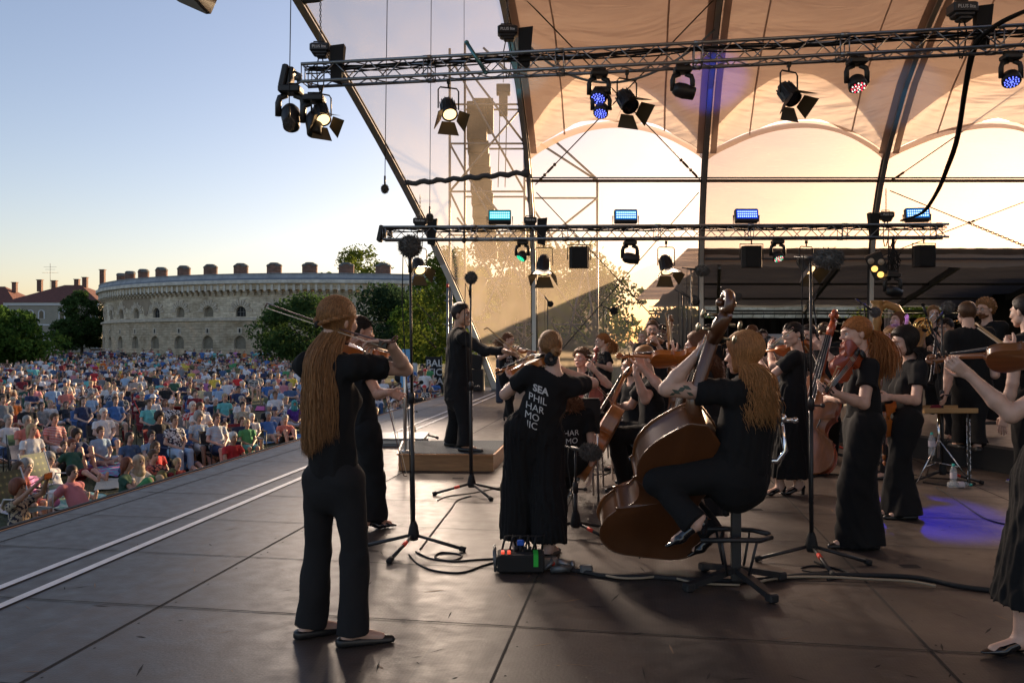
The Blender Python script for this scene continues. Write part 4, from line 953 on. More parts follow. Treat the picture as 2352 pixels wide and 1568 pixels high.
moving(on1(1381, -.42), R(-33), R(-20), 'lower one of the two moving lamps with blue diodes', [e_blue], True, S=.75, wash=True)
moving(on1(1568, -.15), R(-75), R(90), 'moving lamp turned sideways before the blue post', m_lens, S=.85)
moving(on1(1968, -.15), R(-26), R(10), 'moving lamp with red and white diodes on the upper truss', [emi('red_led', (1, .05, .1), .8), emi('white_led', (1, .95, .8), .7)], True, S=.85, wash=True)
moving(on1(2322, -.2), R(-33), R(-20), 'moving lamp with violet blue diodes at the right edge', [e_blue], True, S=.8, wash=True)
moving(on2(1200, -.16), R(-38), R(-60), 'moving lamp glowing green beside the teal post', [e_green], True, S=.8, wash=True)
moving(on2(1447, -.16), R(-80), R(90), 'grey moving lamp turned sideways under the lower truss', m_lens, S=.95)
moving(on2(1786, -.16), R(-33), R(15), 'moving lamp with red and green glints under the lower truss', [emi('red_led', (1, .05, .1), .8), e_green, emi('white_led', (1, .95, .8), .7)], True, S=.85, wash=True)
ledpanel(on2(1148, .15), R(-14), 'cyan glowing panel at the left on the lower truss', e_cyan)
ledpanel(on2(1437, .15), R(-8), 'azure glowing panel in the middle of the lower truss', e_azure)
ledpanel(on2(1714, .15), R(-12), 'deep blue glowing panel right of the blue post', e_deep)
ledpanel(on2(2106, .15), R(-12), 'light blue glowing panel near the right end of the lower truss', e_azure, R(-10))
boxlamp(on2(1330, -.14), 'black flat loudspeaker hung between the teal post and the middle of the lower truss')
boxlamp(on2(1726, -.14), 'black flat loudspeaker hung right of the blue post')
boxlamp(on2(2122, -.14), 'black flat loudspeaker hung at the right end of the lower truss')
def endlamp(p, lb, rz):
 o = thing('wash_lamp', lb, 'stage lamp', p, rz); mb = MB(); mb.box((0, 0, 0), (.1, .3, .36), Matrix.Rotation(R(12), 3, 'Y'), .02); mb.box((.09, 0, 0), (.06, .2, .3), Matrix.Rotation(R(12), 3, 'Y'), .01); mb.build('housing', m_black, o)
 mb = MB(); mb.tube([(.1, 0, .12), (.22, .02, .06), (.26, -.03, -.06), (.14, 0, -.12)], .02, 6); mb.ball((.2, 0, 0), .06, 8, 6, rough=.6); mb.build('clamp', m_alud, o)
endlamp(on1(656, -.02), 'black lamp clamped on the left end of the upper truss', 0); endlamp(on2(880, 0) + Vector((-.05, 0, 0)), 'black lamp clamped on the left end of the lower truss', 0)
# tube lamp
mb = MB(); a, b_ = W(1072, 98, d1 - .6), W(1116, 168, d1 - .6); mb.cyl(a, b_, .028); mb.ball(a, .035); mb.ball(b_, .03); tag(mb.build('tube_lamp', mat('teal_metal', (.1, .25, .28), .3, .7)), 'slanting teal tube lamp clamped on the upper truss', 'tube lamp')
# chain hoists
def hoist(p, lb, top, right=True, flip=1, S=1.0):
 o = thing('chain_hoist', lb, 'chain hoist', p, group='chain hoists carrying the trusses'); mb = MB()
 mb.box((0, 0, 0), (.3 * S, .2 * S, .13 * S), None, .02); mb.box((0, 0, -.08 * S), (.24 * S, .17 * S, .06 * S), None, .02); mb.box((.02, 0, -.12 * S), (.16 * S, .14 * S, .05 * S), None, .015); mb.tube([(-.1 * S, -.02, .06 * S), (-.1 * S, -.02, .1 * S), (.06 * S, -.02, .1 * S), (.06 * S, -.02, .06 * S)], .01, 6); mb.build('motor', m_black, o)
 t = text_mesh('PLUS lite', .058 * S, mat('white_print', (.7, .7, .7), .6), 'lettering', None, Matrix.Translation((0, -.103 * S, -.02 * S)) @ Matrix.Rotation(R(90), 4, 'X'), .001, bold=.001); t.parent = o
 mb = MB(); n = int(top / .045)
 for i in range(n):
  c = Vector((0, 0, .1 + i * .045)); s_ = Vector((1, 0, 0)) if i % 2 else Vector((0, 1, 0)); mb.tube([c + Vector((0, 0, .028)) * math.cos(q * PI / 3) + s_ * .014 * math.sin(q * PI / 3) for q in range(6)], .006, 4, closed=True)
 mb.build('chain', m_alud, o)
 mb = MB()
 for dx in (-.03, .03): mb.tube([(dx, 0, -.15 * S), (dx * 2, 0, -.3), (dx * 1.5, .02, -.55), (dx * .4, .03, -.68)], .018, 6, flat=.5)
 mb.build('sling', m_blackm, o)
 mb = MB(); x0 = .16 * S * flip; mb.add([(x0, -.05, .03), (x0 + .22 * flip, -.07, .05), (x0 + .17 * flip, -.04, -.55), (x0 - .0 * flip, -.03, -.5), (x0, .07, .03), (x0 + .22 * flip, .09, .05), (x0 + .17 * flip, .06, -.55), (x0, .05, -.5)], [(0, 3, 2, 1), (4, 5, 6, 7), (0, 4, 7, 3), (1, 2, 6, 5), (3, 7, 6, 2), (0, 1, 5, 4)], False); mb.build('chain_bag', m_blackm, o); return o
hoist(W(736, 112, d1 - .1), 'chain hoist above the left end of the upper truss', .8)
hoist(W(1166, 72, d1 - .5), 'chain hoist on the upper truss beside the teal post', 1.2)
hoist(W(2210, 22, d2 + .3), 'chain hoist at the top right corner of the view', .5, S=1.15)
hoist(W(965, 508, 17.5), 'chain hoist at the left end of the lower truss', .5, S=1.0)
hoist(W(1218, 506, 17.4), 'chain hoist on the lower truss before the teal post', .9, S=.95)
hoist(W(2035, 494, 17.2), 'chain hoist on the lower truss before the right post', .5, flip=-1)
# lamp cluster hanging at the right post
o = thing('blinder_lamp', 'tilted black lamp block with four round amber lamps beside the right post', 'stage lamp', W(2016, 610, 16.8)); mb = MB(); Mx = Matrix.Rotation(R(-25), 3, 'Y') @ Matrix.Rotation(R(-25), 3, 'Z')
mb.box((0, 0, 0), (.34, .16, .56), Mx, .03); mb.tube([(.2, 0, .2), (.3, 0, .1), (.3, 0, -.2), (.2, 0, -.25)], .02, 6); mb.build('housing', m_black, o)
for i, (x, z) in enumerate(((-.08, .15), (-.08, -.03), (.09, .05), (-.02, -.19))):
 mb = MB(); mb.lathe([(0, -.09), (.06, -.088), (.065, -.08)], Mx @ Vector((x, 0, z)), Mx @ Matrix.Rotation(R(-90), 3, 'X'), 14); mb.build('bulb', e_amb if i in (1, 3) else mat('unlit_bulb', (.5, .4, .3), .2), o)
moving(W(2050, 625, 16.6), R(80), R(-70), 'moving lamp with a blue lens hanging low by the right post', e_bluel, S=.95)
mb = MB(); mb.cyl(W(2052, 545, 16.7), W(2048, 632, 16.7), .03)
for i in range(14): mb.tube([W(2040 + random.random() * 30, 545 + random.random() * 40, 16.6), W(2035 + random.random() * 35, 580 + random.random() * 40, 16.6), W(2040 + random.random() * 30, 600 + random.random() * 30, 16.6)], .012, 5)
tag(mb.build('hanging_bracket', m_blackm), 'black pipe and cables carrying the low lamps by the right post', 'lamp bracket')
# thick cable bundle at the right
mb = MB()
for j in range(4):
 o_ = Vector((.03 * (j % 2), .03 * (j // 2), 0)); P_ = [W(2352 + 60, 0, 10.4), W(2300, 48, 10.6), W(2236, 95, 11), W(2218, 200, 12), W(2195, 330, 13.8), W(2160, 430, 15.5), W(2120, 490, 16.8), W(2060, 510, 17.2)]
 pts = []
 for i in range(len(P_) - 1):
  for t in range(6): pts.append(P_[i].lerp(P_[i + 1], t / 6) + o_ + Vector((.015 * math.sin(i * 3 + t + j), 0, 0)))
 for _ in range(3): pts = [pts[0]] + [(pts[i - 1] + pts[i] * 2 + pts[i + 1]) / 4 for i in range(1, len(pts) - 1)] + [pts[-1]]
 mb.tube(pts, .022, 6)
tag(mb.build('cable_bundle', m_blackm), 'thick black cable bundle swinging from the top right down to the lower truss', 'cable')
# dark corner of a loudspeaker at the top left
o = thing('hanging_loudspeaker', 'dark loudspeaker corner hanging at the top left edge of the view', 'loudspeaker', W(435, -10, 7)); mb = MB(); mb.box((0, 0, .12), (.34, .5, .3), Matrix.Rotation(R(24), 3, 'Y'), .02); mb.build('cabinet', m_black, o); mb = MB(); mb.box((-.02, -.262, .1), (.26, .01, .2), Matrix.Rotation(R(24), 3, 'Y')); mb.build('grille', mat('brown_mesh', (.12, .07, .04), .7, bump=(80, .8)), o)
# -- coloured light that the photographed lamps throw
def spot(name, p, target, col, e, ang, blend=.6, size=.1):
 l = bpy.data.lights.new(name, 'SPOT'); l.energy = e; l.color = col; l.spot_size = R(ang); l.spot_blend = blend; l.shadow_soft_size = size
 o = bpy.data.objects.new(name, l); COL.objects.link(o); p, target = Vector(p), Vector(target); o.location = p; o.rotation_euler = (p - target).to_track_quat('Z', 'Y').to_euler(); return o
p = on1(1968, -.9); spot('blue_beam', p + Vector((.1, -.1, -.1)), F(2140, 1178), (.002, .012, 1), 560, 13, .5)
spot('panel_light', on2(1148, .5), apt(2, s_of_z(8.5)), (.05, .6, .8), 330, 24)
spot('panel_light', on2(1714, .5) + Vector((-.4, 0, 0)), apt(3, s_of_z(8.3)), (.04, .1, 1), 420, 24)
spot('panel_light', on2(2106, .5), apt(4, s_of_z(8)), (.03, .4, .8), 420, 24)
spot('panel_light', on2(1437, .5), W(1560, 230, 20), (.1, .2, 1), 50, 40, 1)
for px, f, e, t_ in ((1249, on2, 1300, (1330, 1010)), (1530, on2, 1600, (1700, 1060)), (962, on2, 2200, (1080, 1040)), (738, on1, 3600, (1300, 1120)), (1030, on1, 3000, (1750, 1150))): spot('warm_spot', f(px, -.85), F(*t_), (1, .78, .6), e * .3, 64, 1, .45)
# -- microphones
def fur_mat():
 return mat('grey_fur', (.12, .115, .11), .95, var=(60, .5))
m_fur = fur_mat(); m_furd = mat('dark_fur', (.03, .03, .032), .95, var=(60, .4))
def furball(o, c, r, m, name='windshield', sc_=(1, 1, 1), n=1500, M=None, seed=1):
 rg = np.random.RandomState(seed); mb = MB(); rot = M
 mb.ball(c, r * .86, 16, 10, sc_, rot, rough=.12)
 d = rg.normal(size=(n, 3)); d /= np.linalg.norm(d, axis=1)[:, None]; s_ = np.array(sc_); R_ = np.array(M) if M is not None else np.eye(3)
 a = d * r * .82 * s_; b_ = d * r * rg.uniform(.98, 1.16, (n, 1)) * s_ + rg.normal(0, r * .07, (n, 3)); t = rg.normal(size=(n, 3)); t = np.cross(d, t); t /= np.linalg.norm(t, axis=1)[:, None]; w = r * .045
 V = np.stack([a - t * w, a + t * w, b_], 1).reshape(-1, 3) @ R_.T + np.array(c); mb.arr(V, np.arange(3 * n).reshape(-1, 3), False)
 return mb.build(name, m, o)
def tripod(mb, c, legs, r=.35, h=.12, tape=None):
 for a in legs: mb.tube([c + Vector((0, 0, h)), c + Vector((math.cos(a) * r, math.sin(a) * r, .02))], .013, 8)
def mic_stand(px, py, top, lb, d=None, boom=None, ball=None, r=.075, legs=(.1, 2.2, 4.2), fur=None, sc_=(1, 1, 1), seed=1, base=True):
 """stand on the stage floor at pixel; top = pixel of the pole top; boom = pixel of the microphone"""
 b_ = F(px, py) if d is None else Vector(((px - CX) / FP * d, d, 0)); d = b_.y; o = thing('microphone_stand', lb, 'microphone stand', b_, group='black microphone stands')
 tp = W(top[0], top[1], d) - b_; mb = MB(); lean = Vector((tp.x, 0, tp.z)); h1 = lean * .5
 mb.tube([Vector((0, 0, .1)), h1], .0145, 8); mb.tube([h1, lean], .0095, 8); mb.lathe([(.0, .0), (.022, .0), (.022, .07), (.014, .08)], h1, n=10); mb.tube([h1 + Vector((0, 0, .03)), h1 + Vector((.06, -.02, .03))], .008, 6); mb.ball(h1 + Vector((.07, -.02, .03)), .016, 8, 6); mb.build('pole', m_black, o)
 if base:
  mb = MB(); mb.lathe([(.018, .2), (.03, .17), (.042, .1), (.03, .07), (0, .07)], (0, 0, 0), n=12); mb.build('hub', m_blackm, o)
  for i, a in enumerate(legs):
   e = Vector((math.cos(a) * .36, math.sin(a) * .36, .018)); s_ = Vector((0, 0, .11)); mb = MB(); mb.tube([s_, e], .0125, 8); lg = mb.build('leg', m_black, o)
   mb = MB(); mb.tube([s_.lerp(e, .93), s_.lerp(e, 1.04)], .02, 8); mb.build('rubber_foot', m_blackm, lg)
   if i == 0: mb = MB(); mb.tube([s_.lerp(e, .32), s_.lerp(e, .46)], .0145, 8); mb.build('red_tape', mat('bright_red_tape', (.8, .06, .03), .5), lg)
 m = Vector(tp) if boom is None else (W(boom[0], boom[1], d + (boom[2] if len(boom) > 2 else 0)) - b_)
 if boom is not None:
  mb = MB(); dd = (m - tp).normalized(); mb.tube([tp - dd * .12, m - dd * r * .8], .008, 6); mb.tube([m - dd * (r * .8 + .12), m - dd * r * .6], .014, 8); mb.build('boom', m_black, o)
  mb = MB(); mb.tube([m - dd * (r + .1), tp + Vector((-.05, 0, .02)), tp * .85 + Vector((-.06, 0, 0)), lean * .4 + Vector((-.02, 0, 0)), Vector((-.015, -.015, .15))], .004, 5); mb.build('cable', m_blackm, o)
  Mx = frame(dd);
 else:
  mb = MB(); mb.tube([lean * .97 + Vector((-.012, -.01, 0)), lean * .72 + Vector((-.02, -.015, 0)), lean * .5 + Vector((.018, -.02, 0)), lean * .25 + Vector((-.018, -.015, 0)), Vector((.03, -.03, .16)), Vector((.06, -.08, .012))], .0045, 5); mb.build('cable', m_blackm, o)
  Mx = None
 if ball is not False: furball(o, m, r, fur or m_fur, 'windshield', sc_, M=Mx, seed=seed)
 return o
mic_stand(950, 1262, (942, 590), 'tall stand with a big grey furry ball right of the long haired violinist', boom=(942, 566), r=.082, legs=(-1.9, 3.05, -.15), seed=2)
mic_stand(1083, 1135, (1081, 655), 'tall stand with a grey furry ball right of the conductor', boom=(1082, 638), r=.062, legs=(3.3, -1.0, .1), seed=3)
mic_stand(1864, 1290, (1862, 592), 'tall stand with a long furry windshield pointing right, in the right half', boom=(1903, 594, -.1), r=.085, legs=(-1.57, 3.1, -.2), sc_=(.8, .8, 1.25), seed=4)
mic_stand(1322, 1232, (1322, 1030), 'short stand with a brown furry windshield beside the empty chair', boom=(1356, 1038, -.1), r=.08, legs=(-.75, .6, 2.9), sc_=(.85, .85, 1.15), seed=5)
mic_stand(2165, 1105, (2163, 722), 'stand with a round furry microphone in front of the horn player', boom=(2178, 706), r=.065, legs=(-.5, 3.4, 1.5), seed=6)
mic_stand(1590, 1040, (1587, 618), 'stand with a furry microphone left of the blue post', d=10.4, boom=(1613, 622), r=.085, sc_=(.9, .9, 1.2), base=True, seed=7)
mic_stand(1570, 1000, (1566, 674), 'stand with a small furry microphone, nearest to the film left of the blue post', d=12.0, boom=(1592, 688), r=.075, seed=8)
mic_stand(1575, 1000, (1578, 678), 'stand with a dark windshield half hidden behind the one beside it', d=12.6, boom=(1597, 692), r=.07, seed=9, fur=m_furd)
mic_stand(1672, 980, (1671, 668), 'stand with a furry microphone before the black tent roof', d=12.5, boom=(1694, 682), r=.07, seed=10)
mic_stand(1258, 960, (1258, 690), 'thin stand with a small dark round microphone right of the teal post', d=15.5, boom=(1264, 698), r=.06, seed=11, fur=m_furd)
mic_stand(1393, 950, (1392, 706), 'thin stand with a dark round microphone in front of the film window', d=15, boom=(1410, 714), r=.075, seed=12, fur=m_furd)
mic_stand(2290, 1010, (2135, 745), 'boom arm with a red ringed microphone above the clarinettist', d=9.2, boom=(2120, 700), r=.02, fur=m_blackm, seed=13, base=False)
mic_stand(2012, 1000, (1985, 700), 'boom with a furry microphone in front of the harp', d=9.0, boom=(2010, 717), r=.06, seed=14, base=True)
mic_stand(1908, 1000, (1868, 690), 'boom with a furry microphone above the red double bass', d=10.5, boom=(1862, 706), r=.05, seed=15, base=True)
mic_stand(1420, 1010, (1415, 888), 'short stand with a dark furry microphone behind the amber cello', d=11.5, boom=(1428, 876), r=.07, seed=16, fur=m_furd)
mic_stand(950, 1005, (945, 890), 'low boom stand with a black microphone beyond the podium rail', d=12, boom=(968, 878), r=.03, seed=17, fur=m_blackm)
# hanging microphones
for i, (px, py, d, r, lb, px0) in enumerate([(664, 285, 10.6, .085, 'grey furry microphone hanging in front of the left truss end', 671), (884, 434, 13.5, .075, 'grey furry microphone hanging before the open sky', 892),
  (987, 500, 16, .085, 'furry microphone hanging in front of the leaning beam', 992), (1066, 552, 15, .05, 'small furry microphone hanging under the lower truss', 1066)]):
 c = W(px, py, d); o = thing('hanging_microphone', lb, 'microphone', c, group='microphones hung on long wires'); mb = MB(); mb.tube([(0, 0, r), (W(px0, -200, d) - c)], .007 if i < 3 else .005, 5); mb.build('wire', m_blackm, o); mb = MB(); mb.cyl((0, 0, r * .8), (0, 0, r * .8 + .16), .017); mb.build('microphone_body', m_black, o)
 furball(o, (0, 0, 0), r, m_fur, sc_=(.9, .9, 1.05), seed=40 + i)
# -- PEOPLE: distance fields turned into one smooth skin
f4 = np.float32
def V3(a): return np.array(a, dtype=np.float64)
class SD:
 """a smooth union of tapered limbs on a grid; mesh() returns one closed surface"""
 def __init__(s, vox): s.p = []; s.vox = vox
 def c(s, a, b, r1, r2=None, k=.02, flat=None, cut=None, sub=False):
  s.p.append((V3(a), V3(b), r1, r1 if r2 is None else r2, k, flat, cut or [], sub)); return s
 def mesh(s, fold=0.0, seed=0, fscale=1.0, stretch=(1, 1, .45)):
  lo = np.min([np.minimum(a, b) - max(r1, r2) - .02 for a, b, r1, r2, *_, sub in s.p if not sub], 0) - s.vox * 2
  hi = np.max([np.maximum(a, b) + max(r1, r2) + .02 for a, b, r1, r2, *_, sub in s.p if not sub], 0) + s.vox * 2
  h = s.vox; n = np.ceil((hi - lo) / h).astype(int) + 1
  D = np.full(n, 1.0, dtype=f4)
  for a, b, r1, r2, k, flat, cuts, sub in s.p:
   m = max(r1, r2) + k + 3 * h; l = np.minimum(a, b) - m; u = np.maximum(a, b) + m
   i0 = np.clip(((l - lo) / h).astype(int), 0, n - 1); i1 = np.clip(((u - lo) / h).astype(int) + 2, 1, n)
   if np.any(i1 <= i0): continue
   X = (lo[0] + h * np.arange(i0[0], i1[0]))[:, None, None]; Y = (lo[1] + h * np.arange(i0[1], i1[1]))[None, :, None]; Z = (lo[2] + h * np.arange(i0[2], i1[2]))[None, None, :]
   ab = b - a; L2 = max(ab @ ab, 1e-9); vx, vy, vz = X - a[0], Y - a[1], Z - a[2]
   t = np.clip((vx * ab[0] + vy * ab[1] + vz * ab[2]) / L2, 0, 1); vx = vx - t * ab[0]; vy = vy - t * ab[1]; vz = vz - t * ab[2]
   if flat is not None:
    nrm, f = flat; dn = (vx * nrm[0] + vy * nrm[1] + vz * nrm[2]) * (1 / f - 1); vx = vx + dn * nrm[0]; vy = vy + dn * nrm[1]; vz = vz + dn * nrm[2]
    d = (np.sqrt(vx * vx + vy * vy + vz * vz) - (r1 + (r2 - r1) * t)) * (.5 + .5 * f)
   else: d = np.sqrt(vx * vx + vy * vy + vz * vz) - (r1 + (r2 - r1) * t)
   for q, nn in cuts: d = np.maximum(d, (X - q[0]) * nn[0] + (Y - q[1]) * nn[1] + (Z - q[2]) * nn[2])
   B = D[i0[0]:i1[0], i0[1]:i1[1], i0[2]:i1[2]]
   if sub: B[...] = np.maximum(B, -d)
   else:
    hh = np.maximum(k - np.abs(B - d), 0) / k if k > 0 else 0
    B[...] = np.minimum(B, d) - hh * hh * k * .25
  if fold:
   rg = np.random.RandomState(seed); X = (lo[0] + h * np.arange(n[0]))[:, None, None]; Y = (lo[1] + h * np.arange(n[1]))[None, :, None]; Z = (lo[2] + h * np.arange(n[2]))[None, None, :]
   w = .5 * np.sin(X * 9 + Z * 7 + seed) + .5 * np.sin(Y * 8 - Z * 6)
   A = 0
   for i in range(5):
    kx, ky, kz = rg.normal(size=3) * np.array([38, 38, 38]) * fscale * np.array(stretch); A = A + np.abs(np.sin(X * kx + Y * ky + Z * kz + w * 2.2 + rg.uniform(0, 6)))
   D = D + (fold * (A / 5 - .6)).astype(f4)
  return nets(D, lo, h)
def nets(D, lo, h):
 I = D < 0; n = np.array(D.shape) - 1
 acc = np.zeros((*n, 3), f4); cnt = np.zeros(n, f4)
 for ax in range(3):
  o1, o2 = [i for i in range(3) if i != ax]
  for a in (0, 1):
   for b in (0, 1):
    s0 = [None] * 3; s1 = [None] * 3
    s0[ax] = slice(0, n[ax]); s1[ax] = slice(1, n[ax] + 1)
    s0[o1] = s1[o1] = slice(a, a + n[o1]); s0[o2] = s1[o2] = slice(b, b + n[o2])
    s0, s1 = tuple(s0), tuple(s1); cr = I[s0] != I[s1]
    ix = np.nonzero(cr)
    if len(ix[0]) == 0: continue
    A, B = D[s0][ix], D[s1][ix]; t = A / (A - B); p = np.zeros((len(t), 3), f4); p[:, ax] = t; p[:, o1] = a; p[:, o2] = b
    acc[ix] += p; cnt[ix] += 1
 ix = np.nonzero(cnt > 0); idx = np.full(n, -1, np.int64); idx[ix] = np.arange(len(ix[0]))
 V = (np.stack(ix, 1) + acc[ix] / cnt[ix][:, None]) * h + lo
 Fs = []
 for ax in range(3):
  o1, o2 = (ax + 1) % 3, (ax + 2) % 3
  s0 = [slice(1, n[i]) for i in range(3)]; s1 = list(s0); s0[ax] = slice(0, n[ax]); s1[ax] = slice(1, n[ax] + 1)
  A, B = I[tuple(s0)], I[tuple(s1)]; cr = np.nonzero(A != B);
  if len(cr[0]) == 0: continue
  base = np.stack(cr, 1); base[:, o1] += 1; base[:, o2] += 1; flip = A[cr]
  def at_(d1_, d2_):
   q = base.copy(); q[:, o1] -= d1_; q[:, o2] -= d2_; return idx[q[:, 0], q[:, 1], q[:, 2]]
  q = np.stack([at_(0, 0), at_(1, 0), at_(1, 1), at_(0, 1)], 1); q[~flip] = q[~flip][:, ::-1]; Fs.append(q)
 Fq = np.concatenate(Fs); Fq = Fq[(Fq >= 0).all(1)]; return V, Fq
# ---- head: one star shaped surface
def ell(P, c, r): return (np.sqrt((((P - c) / r) ** 2).sum(-1)) - 1) * min(r)
def smin(a, b, k): h = np.maximum(k - np.abs(a - b), 0) / k; return np.minimum(a, b) - h * h * k * .25
def head_sdf(P, male):
 w = 1.05 if male else 1.0
 d = ell(P, (0, -.018, .032), (.073 * w, .092, .082)); d = smin(d, ell(P, (0, .025, -.02), (.058 * w, .062, .082)), .03)
 for s in (-1, 1):
  d = smin(d, ell(P, (s * .040 * w, .018, -.062), (.022, .035, .024 if not male else .028)), .03)
  d = smin(d, ell(P, (s * .038, .066, -.022), (.022, .020, .018)), .025)
 d = smin(d, ell(P, (0, .066, -.098), (.022 if not male else .028, .022, .018)), .025)
 d = smin(d, ell(P, (0, .080, .028), (.045, .014, .011)), .018)
 d = smin(d, ell(P, (0, .072, -.062), (.026, .024, .020)), .018)
 for s in (-1, 1): d = -smin(-d, ell(P, (s * .031, .104, .001), (.019, .018, .012)), .016)
 d = smin(d, ell(P, (0, .094, .0), (.0075, .012, .024)), .010); d = smin(d, ell(P, (0, .108, -.026), (.0105, .013, .0115)), .010)
 for s in (-1, 1): d = smin(d, ell(P, (s * .0115, .099, -.029), (.0075, .010, .0075)), .006)
 d = smin(d, ell(P, (0, .096, -.0575), (.021, .009, .0052)), .004); d = smin(d, ell(P, (0, .094, -.0685), (.018, .009, .0060)), .004)
 return d
NPH, NTH = 88, 66
HC = np.array([0, .012, -.012])
def dirs():
 th = np.linspace(0, PI, NTH + 1)[:, None]; ph = (np.arange(NPH) / NPH * 2 * PI)[None, :]
 return np.stack([np.sin(th) * np.sin(ph), np.sin(th) * np.cos(ph), np.cos(th) + 0 * ph], -1)
DIR = dirs(); HR = {}
for male in (0, 1):
 T_ = np.linspace(.03, .17, 120); prev = None; R_ = np.full(DIR.shape[:2], .03)
 dprev = head_sdf(HC + DIR * T_[0], male)
 for a, b_ in zip(T_[:-1], T_[1:]):
  dn = head_sdf(HC + DIR * b_, male); cr = (dprev < 0) & (dn >= 0); R_[cr] = (a + (b_ - a) * (-dprev / (dn - dprev + 1e-12)))[cr]; dprev = dn
 HR[male] = R_
def star_faces(nt=NTH, npz=NPH):
 j, i = np.meshgrid(np.arange(nt), np.arange(npz), indexing='ij'); j = j.ravel(); i = i.ravel(); i2 = (i + 1) % npz
 return np.stack([j * npz + i, j * npz + i2, (j + 1) * npz + i2, (j + 1) * npz + i], 1)[:, ::-1]
SF = star_faces()
def head_r(D_, male):
 th = np.arccos(np.clip(D_[..., 2], -1, 1)) / PI * NTH; ph = (np.arctan2(D_[..., 0], D_[..., 1]) % (2 * PI)) / (2 * PI) * NPH
 j = np.clip(th.astype(int), 0, NTH - 1); i = ph.astype(int) % NPH; fj = th - j; fi = ph - ph.astype(int); R_ = HR[male]; i2 = (i + 1) % NPH
 return R_[j, i] * (1 - fj) * (1 - fi) + R_[j, i2] * (1 - fj) * fi + R_[j + 1, i] * fj * (1 - fi) + R_[j + 1, i2] * fj * fi
LY = [-.2, -.06, -.03, -.005, .018, .045, .07, .12]; LZ = [-.078, -.078, -.05, .006, .006, .048, .066, .072]
def hairline(P, dz=0.0): return P[..., 2] - np.interp(P[..., 1], LY, LZ) - dz
def sstep(x, a, b_): t = np.clip((x - a) / (b_ - a), 0, 1); return t * t * (3 - 2 * t)
skins = {}
def skin(name, c):
 m = mat('skin_' + name, c, .48, var=(25, .08), bump=(120, .08)); return m
SK = {'fair': skin('fair', (.60, .375, .285)), 'tan': skin('tan', (.47, .27, .18)), 'pale': skin('pale', (.66, .45, .36)), 'brown': skin('brown', (.22, .12, .075)), 'ruddy': skin('ruddy', (.58, .30, .21))}
m_lip = mat('lips', (.42, .12, .10), .4); m_eye = mat('eye_white', (.7, .68, .66), .25); m_iris = mat('iris_dark', (.02, .015, .012), .2); m_browm = mat('eyebrow', (.05, .03, .02), .9)
def hair_mat(name, c, rough=.5):
 m = bpy.data.materials.new('hair_' + name); m.use_nodes = True; N = m.node_tree.nodes; L = m.node_tree.links; b = N['Principled BSDF']
 at_ = N.new('ShaderNodeAttribute'); at_.attribute_name = 'strand'; mr = N.new('ShaderNodeMapRange'); mr.inputs[3].default_value = .68; mr.inputs[4].default_value = 1.35; L.new(at_.outputs['Fac'], mr.inputs[0])
 v = N.new('ShaderNodeVectorMath'); v.operation = 'SCALE'; v.inputs[0].default_value = c; L.new(mr.outputs[0], v.inputs['Scale']); L.new(v.outputs[0], b.inputs['Base Color'])
 tc = N.new('ShaderNodeTexCoord'); mp = N.new('ShaderNodeMapping'); mp.inputs['Scale'].default_value = (1, 1, .07); L.new(tc.outputs['Object'], mp.inputs[0]); nz = N.new('ShaderNodeTexNoise'); nz.inputs['Scale'].default_value = 170; nz.inputs['Detail'].default_value = 3; L.new(mp.outputs[0], nz.inputs['Vector']); bp = N.new('ShaderNodeBump'); bp.inputs['Strength'].default_value = .15; bp.inputs['Distance'].default_value = .01; L.new(nz.outputs[0], bp.inputs['Height']); L.new(bp.outputs[0], b.inputs['Normal'])
 m2_ = N.new('ShaderNodeMapRange'); m2_.inputs[1].default_value = .3; m2_.inputs[2].default_value = .7; m2_.inputs[3].default_value = .72; m2_.inputs[4].default_value = 1.3; L.new(nz.outputs[0], m2_.inputs[0]); v2 = N.new('ShaderNodeVectorMath'); v2.operation = 'SCALE'; L.new(v.outputs[0], v2.inputs[0]); L.new(m2_.outputs[0], v2.inputs['Scale']); L.new(v2.outputs[0], b.inputs['Base Color'])
 b.inputs['Roughness'].default_value = rough; b.inputs['Specular IOR Level'].default_value = .3
 b.inputs['Sheen Weight'].default_value = .25; b.inputs['Sheen Roughness'].default_value = .35; b.inputs['Sheen Tint'].default_value = (min(1, c[0] * 4), min(1, c[1] * 4), min(1, c[2] * 4), 1)
 return m
HM = {'brown': hair_mat('brown', (.085, .043, .021)), 'dark': hair_mat('dark', (.016, .011, .009)), 'chestnut': hair_mat('chestnut', (.15, .062, .027)), 'golden': hair_mat('golden', (.24, .125, .05)), 'copper': hair_mat('copper', (.36, .135, .042)),
      'strawberry': hair_mat('strawberry', (.44, .205, .078)), 'blond': hair_mat('blond', (.45, .33, .19)), 'honey': hair_mat('honey', (.27, .130, .052)), 'grey': hair_mat('grey', (.30, .29, .28)), 'white': hair_mat('white', (.6, .59, .57))}
def set_strand(o, vals):
 a = o.data.attributes.new('strand', 'FLOAT', 'POINT'); a.data.foreach_set('value', np.asarray(vals, dtype=np.float32))
class Hair:
 def __init__(s): s.mb = MB(); s.val = []
 def lock(s, pts, r, v, n=4, flat=1.0):
  k = len(s.mb.v); s.mb.tube(pts, r, n, cap=False, flat=flat); s.val += [v] * (len(s.mb.v) - k)
 def arr(s, V, Fq, v): s.mb.arr(V, Fq); s.val += [v] * len(V)
 def build(s, m, parent, org, name='hair'):
  o = s.mb.build(name, m, parent, org=org); set_strand(o, s.val); return o
def slerp(a, b_, t):
 o = math.acos(max(-1, min(1, float(np.dot(a, b_)))));
 if o < 1e-4: return a
 return (math.sin((1 - t) * o) * a + math.sin(t * o) * b_) / math.sin(o)
def nrm(v): v = V3(v); return v / max(np.linalg.norm(v), 1e-9)
